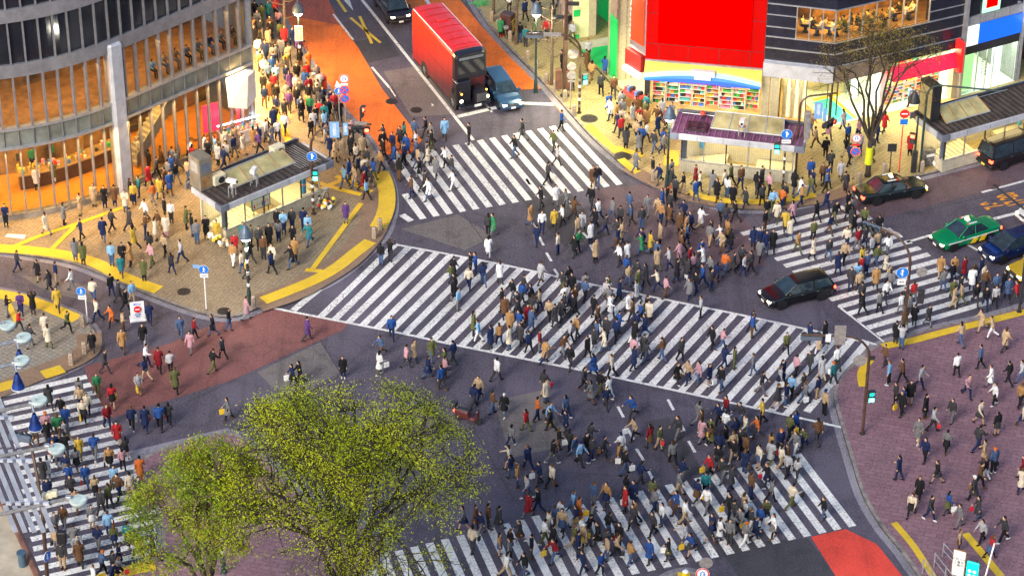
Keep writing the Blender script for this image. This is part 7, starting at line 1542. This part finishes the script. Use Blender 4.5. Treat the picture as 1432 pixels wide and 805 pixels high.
BLOCK = [  # footprints nobody may stand in: vehicles and kiosks, as survey polygons
 [(1055, 440), (1100, 448), (1170, 425), (1165, 395), (1100, 395)], [(1290, 355), (1340, 362), (1432, 340), (1400, 300), (1300, 315)], [(1355, 380), (1432, 395), (1432, 330), (1370, 340)], [(1190, 290), (1310, 275), (1300, 240), (1200, 250)], [(575, 120), (690, 165), (750, 160), (700, 80), (560, 0)], [(258, 330), (308, 352), (430, 312), (430, 270), (300, 260)], [(940, 240), (1110, 258), (1120, 200), (950, 200)], [(1300, 240), (1432, 215), (1432, 150), (1290, 190)]]
def fill(zone, poly, n, dirs, mind=.55, **kw):
    xs = [p[0] for p in poly]; ys = [p[1] for p in poly]; k = 0; tries = 0
    while k < n and tries < n*40:
        tries += 1; x, y = rp_.uniform(min(xs), max(xs)), rp_.uniform(min(ys), max(ys))
        if not inpoly(x, y, poly) or any(inpoly(x, y, B_) for B_ in BLOCK): continue
        to = rp_.choice(dirs); a = hdg((x, y), (x+to[0], y+to[1]))+rp_.gauss(0, .35); kk_ = dict(kw)
        if 'poses' in kk_: kk_['pose'] = rp_.choice(kk_.pop('poses'))
        if try_add(GG(x, y), a, zone, mind, px=(x, y), **kk_): k += 1
DIAG = [(30, 12), (-30, -12), (30, -10), (-30, 14)]
fill('in the dense crowd midway along the long crossing', [(745, 395), (905, 425), (920, 500), (870, 535), (740, 505), (700, 440)], 62, DIAG, .5)
fill('on the left half of the long crossing', [(630, 385), (745, 398), (710, 495), (630, 480)], 16, DIAG)
fill('on the right half of the long crossing', [(915, 430), (1190, 485), (1150, 590), (900, 535)], 34, DIAG)
fill('in the middle of the junction above the long crossing', [(735, 285), (930, 290), (1010, 400), (960, 425), (830, 395), (730, 345)], 60, DIAG, .55)
fill('on the worn red paving right of the junction', [(920, 300), (1040, 310), (1080, 390), (1000, 420), (930, 370)], 24, DIAG)
fill('on the asphalt just below the long crossing', [(500, 480), (720, 520), (860, 545), (850, 600), (700, 590), (520, 520)], 22, DIAG)
fill('on the asphalt between the long and bottom crossings', [(690, 590), (850, 575), (960, 600), (1070, 600), (1060, 645), (900, 680), (730, 700), (680, 660)], 40, DIAG)
fill('right of the centre between the two lower crossings', [(960, 570), (1150, 605), (1140, 635), (980, 660)], 20, DIAG)
fill('on the left half of the bottom crossing', [(640, 730), (860, 700), (890, 800), (680, 820)], 42, [(30, -8), (-30, 8)], .5)
fill('on the right half of the bottom crossing', [(860, 695), (1110, 640), (1170, 735), (900, 795)], 50, [(30, -8), (-30, 8)], .5)
fill('on the upper half of the right crossing', [(1050, 310), (1190, 290), (1250, 330), (1240, 390), (1170, 385), (1090, 350)], 34, [(20, 20), (-20, -20)])
fill('on the lower half of the right crossing', [(1180, 390), (1240, 380), (1380, 390), (1425, 425), (1260, 465), (1200, 440)], 40, [(20, 20), (-20, -20)])
fill('on the lower right plaza', [(1230, 495), (1380, 460), (1432, 470), (1432, 640), (1300, 640), (1200, 580)], 26, DIAG, .7)
fill('far down the lower right plaza', [(1230, 640), (1432, 640), (1432, 790), (1360, 790), (1260, 720)], 20, DIAG, .8)
fill('on the upper part of the left crossing', [(30, 565), (130, 545), (200, 660), (60, 680)], 22, [(5, 30), (-5, -30)])
fill('on the lower part of the left crossing', [(60, 680), (205, 665), (225, 770), (80, 800)], 24, [(5, 30), (-5, -30)])
fill('at the bottom kerb of the left crossing', [(100, 795), (215, 775), (230, 812), (110, 825)], 8, [LF, RT])
fill('on the dark red paving at the left', [(140, 515), (330, 460), (330, 520), (170, 570)], 9, DIAG, .9)
fill('on the side street at the left', [(10, 372), (120, 385), (230, 430), (240, 465), (150, 470), (60, 405)], 13, DIAG, .8)
fill('on the small left island', [(0, 430), (110, 465), (100, 500), (0, 520)], 4, DIAG, 1)
fill('on the tan pavement before the left kiosk', [(320, 352), (440, 330), (430, 370), (330, 400)], 9, DIAG, .8)
fill('on the tan pavement by the cafe', [(20, 330), (210, 300), (260, 360), (240, 390), (100, 345)], 12, DIAG, .8)
fill('behind the left kiosk', [(200, 240), (370, 190), (400, 200), (255, 262), (210, 300)], 34, DIAG, .55)
fill('right of the left kiosk', [(450, 200), (500, 190), (545, 215), (530, 290), (480, 265)], 24, DIAG, .6)
fill('left end of the top crossing', [(535, 200), (600, 190), (640, 225), (640, 285), (570, 290)], 27, [(30, -6), (-30, 6)], .55)
fill('on the top crossing', [(640, 200), (800, 180), (850, 255), (680, 280)], 5, [(30, -6), (-30, 6)], .9)
fill('on the busy pavement up the left side', [(345, 30), (385, 20), (440, 110), (480, 175), (450, 200), (380, 190), (360, 110)], 76, [(8, 30), (-8, -30)], .5)
fill('on the tree lined pavement', [(700, 5), (790, 0), (860, 120), (880, 165), (830, 160), (760, 80)], 22, [(14, 30), (-14, -30)], .9)
fill('before the drugstore', [(830, 140), (900, 160), (940, 170), (930, 225), (870, 210)], 26, DIAG, .6)
fill('along the kerb below the purple roofed kiosk', [(880, 235), (930, 250), (1100, 268), (1200, 258), (1180, 280), (1060, 300), (950, 285)], 34, DIAG, .6)
fill('between the purple roofed kiosk and the right kiosk', [(1130, 185), (1240, 180), (1230, 235), (1140, 250)], 14, DIAG, .8)
# people indoors: standing in the cafe, seated upstairs
for s_, w_ in ((2.2, -1.4), (3.3, -2.4), (6.3, -2.6), (7.9, -2.9), (9.2, -5.3), (7.0, -5.2), (5.6, -5.3), (13.6, -2.5), (14.6, -1.8), (15.4, -2.4), (12.2, -5.2)):
    p, d = qp(s_, w_, .56); try_add(p, math.atan2(d.y, d.x)+rp_.choice([0, math.pi]), 'inside the cafe behind the glass', .2, pose='standing', top=rp_.choice(['white', 'green', 'camel', 'charcoal', 'olive']), far=True)
for i in range(8):
    p, d = qp(QL-7.5+i*.95, -1.0, 6.85); try_add(p+Vector((0, 0, .0)), math.atan2(d.y, d.x)+math.pi, 'seated upstairs', .2, pose='sitting', far=True)
for i in range(10):
    F, u = (F2b, .7+i*.95) if i < 7 else (F2a, 2.5+(i-7)*.8)
    for s_ in (-1, 1): p = F.P(u+s_*.35, 6.56, -.95-.25*(i % 2)+.0); try_add(p, math.atan2(F.d.y, F.d.x)+s_*math.pi/2, 'restaurant', .1, pose='sitting', far=True, top=rp_.choice(['cream', 'beige', 'charcoal', 'brown', 'black', 'olive']))
for p in (F1.P(5.3, .16, -2), F2b.P(6.5, .16, -.2), F2b.P(8.2, .16, .1), F2b.P(7.4, .16, -2)): try_add(p, rp_.uniform(0, 6), 'shop', .1, pose='standing', far=True)
PEOPLE.sort(key=lambda d: (0 if not d.get('far') else 1, (d['p']-Vector((0, 0, H))).length))
NIND = 300
near, far = PEOPLE[:NIND], PEOPLE[NIND:]
OUTW = {'jacket': 'jacket', 'coat': 'long coat', 'hoodie': 'hooded top', 'skirt': 'top'}
labels = set(); nbag = 0
ZSHORT = {}
def lab(d):
    o_ = d['outfit']; a = 'a ' if False else ''
    bt_ = 'skirt' if o_ == 'skirt' else 'trousers'; hr_ = {'long': 'long hair', 'short': 'short hair', 'hat': 'cap'}[d['hair']]
    return a, d['top'], OUTW[o_], d['bottom'], bt_, hr_
for d in near:
    for attempt in range(200):
        _, tc_, g_, bc_, bt_, hr_ = lab(d)
        opts = [f"person in {tc_} {g_} and {bc_} {bt_}, {d['zone']}"]
        opts.append(f"person in {tc_} {g_} and {bc_} {bt_}, {hr_}, {d['zone']}")
        ok = None
        zw = len(d['zone'].split())
        for s_ in opts:
            if len(s_.split()) > 16: s_ = f"{tc_} {g_}, {bc_} {bt_}, {d['zone']}"; s_ = 'person: '+s_ if len(s_.split()) < 16 else s_
            if len(s_.split()) <= 16 and s_ not in labels: ok = s_; break
        core = (tc_, g_, bc_, bt_, d['zone'])
        if core in labels: ok = None
        if ok: labels.add(ok); labels.add(core); d['label'] = ok; break
        d['top'] = rp_.choice(TOPW if attempt < 40 else list(COLS)); d['bottom'] = rp_.choice(['black', 'navy', 'denim', 'grey', 'beige', 'brown', 'charcoal', 'olive', 'white'])
M_bagm = {}
def make_bag(kind, p, rz, label):
    c = {'white': (.72, .72, .7), 'brown': (.14, .07, .03), 'black': (.015, .015, .015), 'red': (.5, .02, .03), 'yellow': (.7, .45, .03)}[kind.split()[0]]; mt = mat('bag_'+kind.split()[0], c, .5, 0, .1, 5)
    nm = 'shopping_bag' if 'shopping' in kind or 'paper' in kind else 'briefcase' if 'brief' in kind else 'handbag'
    t = empty(nm, p, rz, label, kind.split()[-1] if nm != 'shopping_bag' else 'bag', 'bags carried by the people'); w_, h_ = (.12, .34) if nm == 'shopping_bag' else (.08, .26)
    if kind not in M_bagm:
        b = MB(); b.rings([[Vector((x*s1, y*s2, z)) for x, y in ((-.05, -1), (.05, -1), (.05, 1), (-.05, 1))] for z, s1, s2 in ((-h_-.12, 1, w_*1.2), (-h_-.1, 1.1, w_*1.3), (-.14, .8, w_*1.35), (-.12, .6, w_*1.3))], mt); a_ = b.build('bag_body', t)
        b = MB(); b.tube([(0, -.07, -.13), (0, -.05, -.03), (0, 0, 0), (0, .05, -.03), (0, .07, -.13)], .008, mt, 5); c_ = b.build('handle', t); M_bagm[kind] = (a_.data, c_.data)
    else:
        for nm2, me in zip(('bag_body', 'handle'), M_bagm[kind]): o_ = bpy.data.objects.new(nm2, me); COL.objects.link(o_); o_.parent = t
def vary(c, r_): return tuple(min(1, max(0, x*r_)) for x in c)+(1,)
for d in near:
    ms = person_meshes(d['pose'], d['outfit'], d['hair']); sc = rp_.uniform(.93, 1.06)*(.95 if d['hair'] == 'long' else 1.0)
    o = bpy.data.objects.new('person', ms['body']); COL.objects.link(o); o.location = d['p']; o.rotation_euler.z = d['rz']; wd_ = rp_.uniform(.96, 1.16); o.scale = (sc*wd_, sc*wd_, sc); o.color = (1, 1, 1, 1)
    tag(o, d['label'], 'person', 'people crossing and waiting at the junction')
    bc_ = COLS[d['bottom']]; shc = rp_.choice([COLS['black'], COLS['brown'], COLS['white'], COLS['black']])
    for nm, me in ms.items():
        if nm in ('body', 'J'): continue
        c = bpy.data.objects.new(nm.replace('2', ''), me); COL.objects.link(c); c.parent = o
        c.color = {'trousers': vary(bc_, 1), 'skirt': vary(bc_, 1), 'tights': vary(rp_.choice([COLS['black'], (.5, .31, .21), COLS['charcoal']]), 1), 'jacket': vary(COLS[d['top']], 1), 'coat': vary(COLS[d['top']], 1), 'shoe': vary(shc, 1), 'shoe2': vary(shc, 1), 'hair': vary(HAIRC[rp_.choice(['black', 'black', 'brown', 'light brown'])], 1), 'cap': vary(COLS[rp_.choice(['orange', 'black', 'navy', 'white'])], 1)}[nm]
    if d['bag']:
        J = ms['J']; h = J['hdR']; loc_ = d['p']+Matrix.Rotation(d['rz'], 3, 'Z') @ Vector((h.x*sc*wd_, h.y*sc*wd_, h.z*sc))
        _, tc_, g_, bcc, _, _ = lab(d); lb = f"{d['bag']} held by person in {tc_} {g_}, {d['zone']}"
        if len(lb.split()) > 16: lb = f"{d['bag']} of person in {tc_}, {d['zone']}"
        if lb in labels or len(lb.split()) > 16: lb = f"{d['bag']} beside {bcc} trousers, {d['zone']}"
        if lb in labels or len(lb.split()) > 16: continue
        labels.add(lb); make_bag(d['bag'], loc_, d['rz'], lb)
# the rest of the crowd, past the three hundred nearest, as one object
VV = []; FF = []; CC = []; off = 0
lowc = {}
def low(pose, outfit, hair):
    k_ = (pose, outfit, hair)
    if k_ in lowc: return lowc[k_]
    J = skeleton(pose); parts = []
    def mk(fn, kind, vs=.04):
        b = MB(); fn(b); me = voxel(b, vs, 1); v = np.empty(len(me.vertices)*3, np.float32); me.vertices.foreach_get('co', v); f = [tuple(p_.vertices) for p_ in me.polygons]; parts.append((v.reshape(-1, 3), f, kind)); bpy.data.meshes.remove(me)
    mk(lambda b: [limbs(b, J, 'head', M_skin), b.ball(J['hdL'], (.04, .04), M_skin, 6), b.ball(J['hdR'], (.04, .04), M_skin, 6)], 'skin', .03)
    mk(lambda b: [limbs(b, J, 'legs', M_skin, .014)], 'bottom'); mk(lambda b: limbs(b, J, 'feet', M_skin, .012), 'shoes')
    def tp(b):
        limbs(b, J, 'torso', M_cloth, .024); limbs(b, J, 'arms', M_cloth, .018)
        if outfit == 'coat' and pose != 'sitting': low_ = J['pel'].lerp((J['knL']+J['knR'])/2, .95); b.tube([J['waist'], J['pel'], low_], [(.15, .12), (.19, .14), (.21, .2)], M_cloth, 14)
        else: b.tube([J['pel']+Vector((0, 0, -.10)), J['waist']], [(.175, .125), (.15, .115)], M_cloth, 14)
    mk(tp, 'top')
    def hr(b):
        h = J['head']; b.ball(h+Vector((0, -.018, .042)), (.085, .092), M_cloth, 12, rz=.10)
        if hair == 'long': b.tube([h+Vector((0, -.05, .02)), h+Vector((0, -.085, -.22))], [(.08, .06), (.07, .04)], M_cloth, 10)
    mk(hr, 'hair', .03); lowc[k_] = parts; return parts
for d in far:
    outfit = 'coat' if d['outfit'] in ('coat', 'skirt') else 'jacket'; hair = 'long' if d['hair'] == 'long' else 'short'
    a = d['rz']; Rm = np.array([[math.cos(a), -math.sin(a), 0], [math.sin(a), math.cos(a), 0], [0, 0, 1]], np.float32); sc = rp_.uniform(.92, 1.05); hc = HAIRC[rp_.choice(['black', 'brown', 'black'])]
    for v, f, kind in low(d['pose'], outfit, hair):
        w_ = v*sc @ Rm.T+np.array(d['p'], np.float32); VV.append(w_); FF += [tuple(i+off for i in q_) for q_ in f]; off += len(v)
        c = {'skin': (.5, .31, .21), 'bottom': COLS[d['bottom']], 'top': COLS[d['top']], 'shoes': (.03, .03, .03), 'hair': hc}[kind]; CC.append(np.tile(np.array(c+(1,), np.float32), (len(v), 1)))
VV = np.concatenate(VV); CC = np.concatenate(CC); me = bpy.data.meshes.new('crowd'); me.from_pydata(VV.tolist(), [], FF); me.materials.append(M_crowd)
at = me.color_attributes.new('Col', 'FLOAT_COLOR', 'POINT'); at.data.foreach_set('color', CC.ravel()); me.polygons.foreach_set('use_smooth', [True]*len(me.polygons))
o = bpy.data.objects.new('crowd', me); COL.objects.link(o); tag(o, 'distant crowd on the far pavements, the top crossing and inside the lit windows', 'crowd', None, 'stuff')
print('people', len(near), len(far))
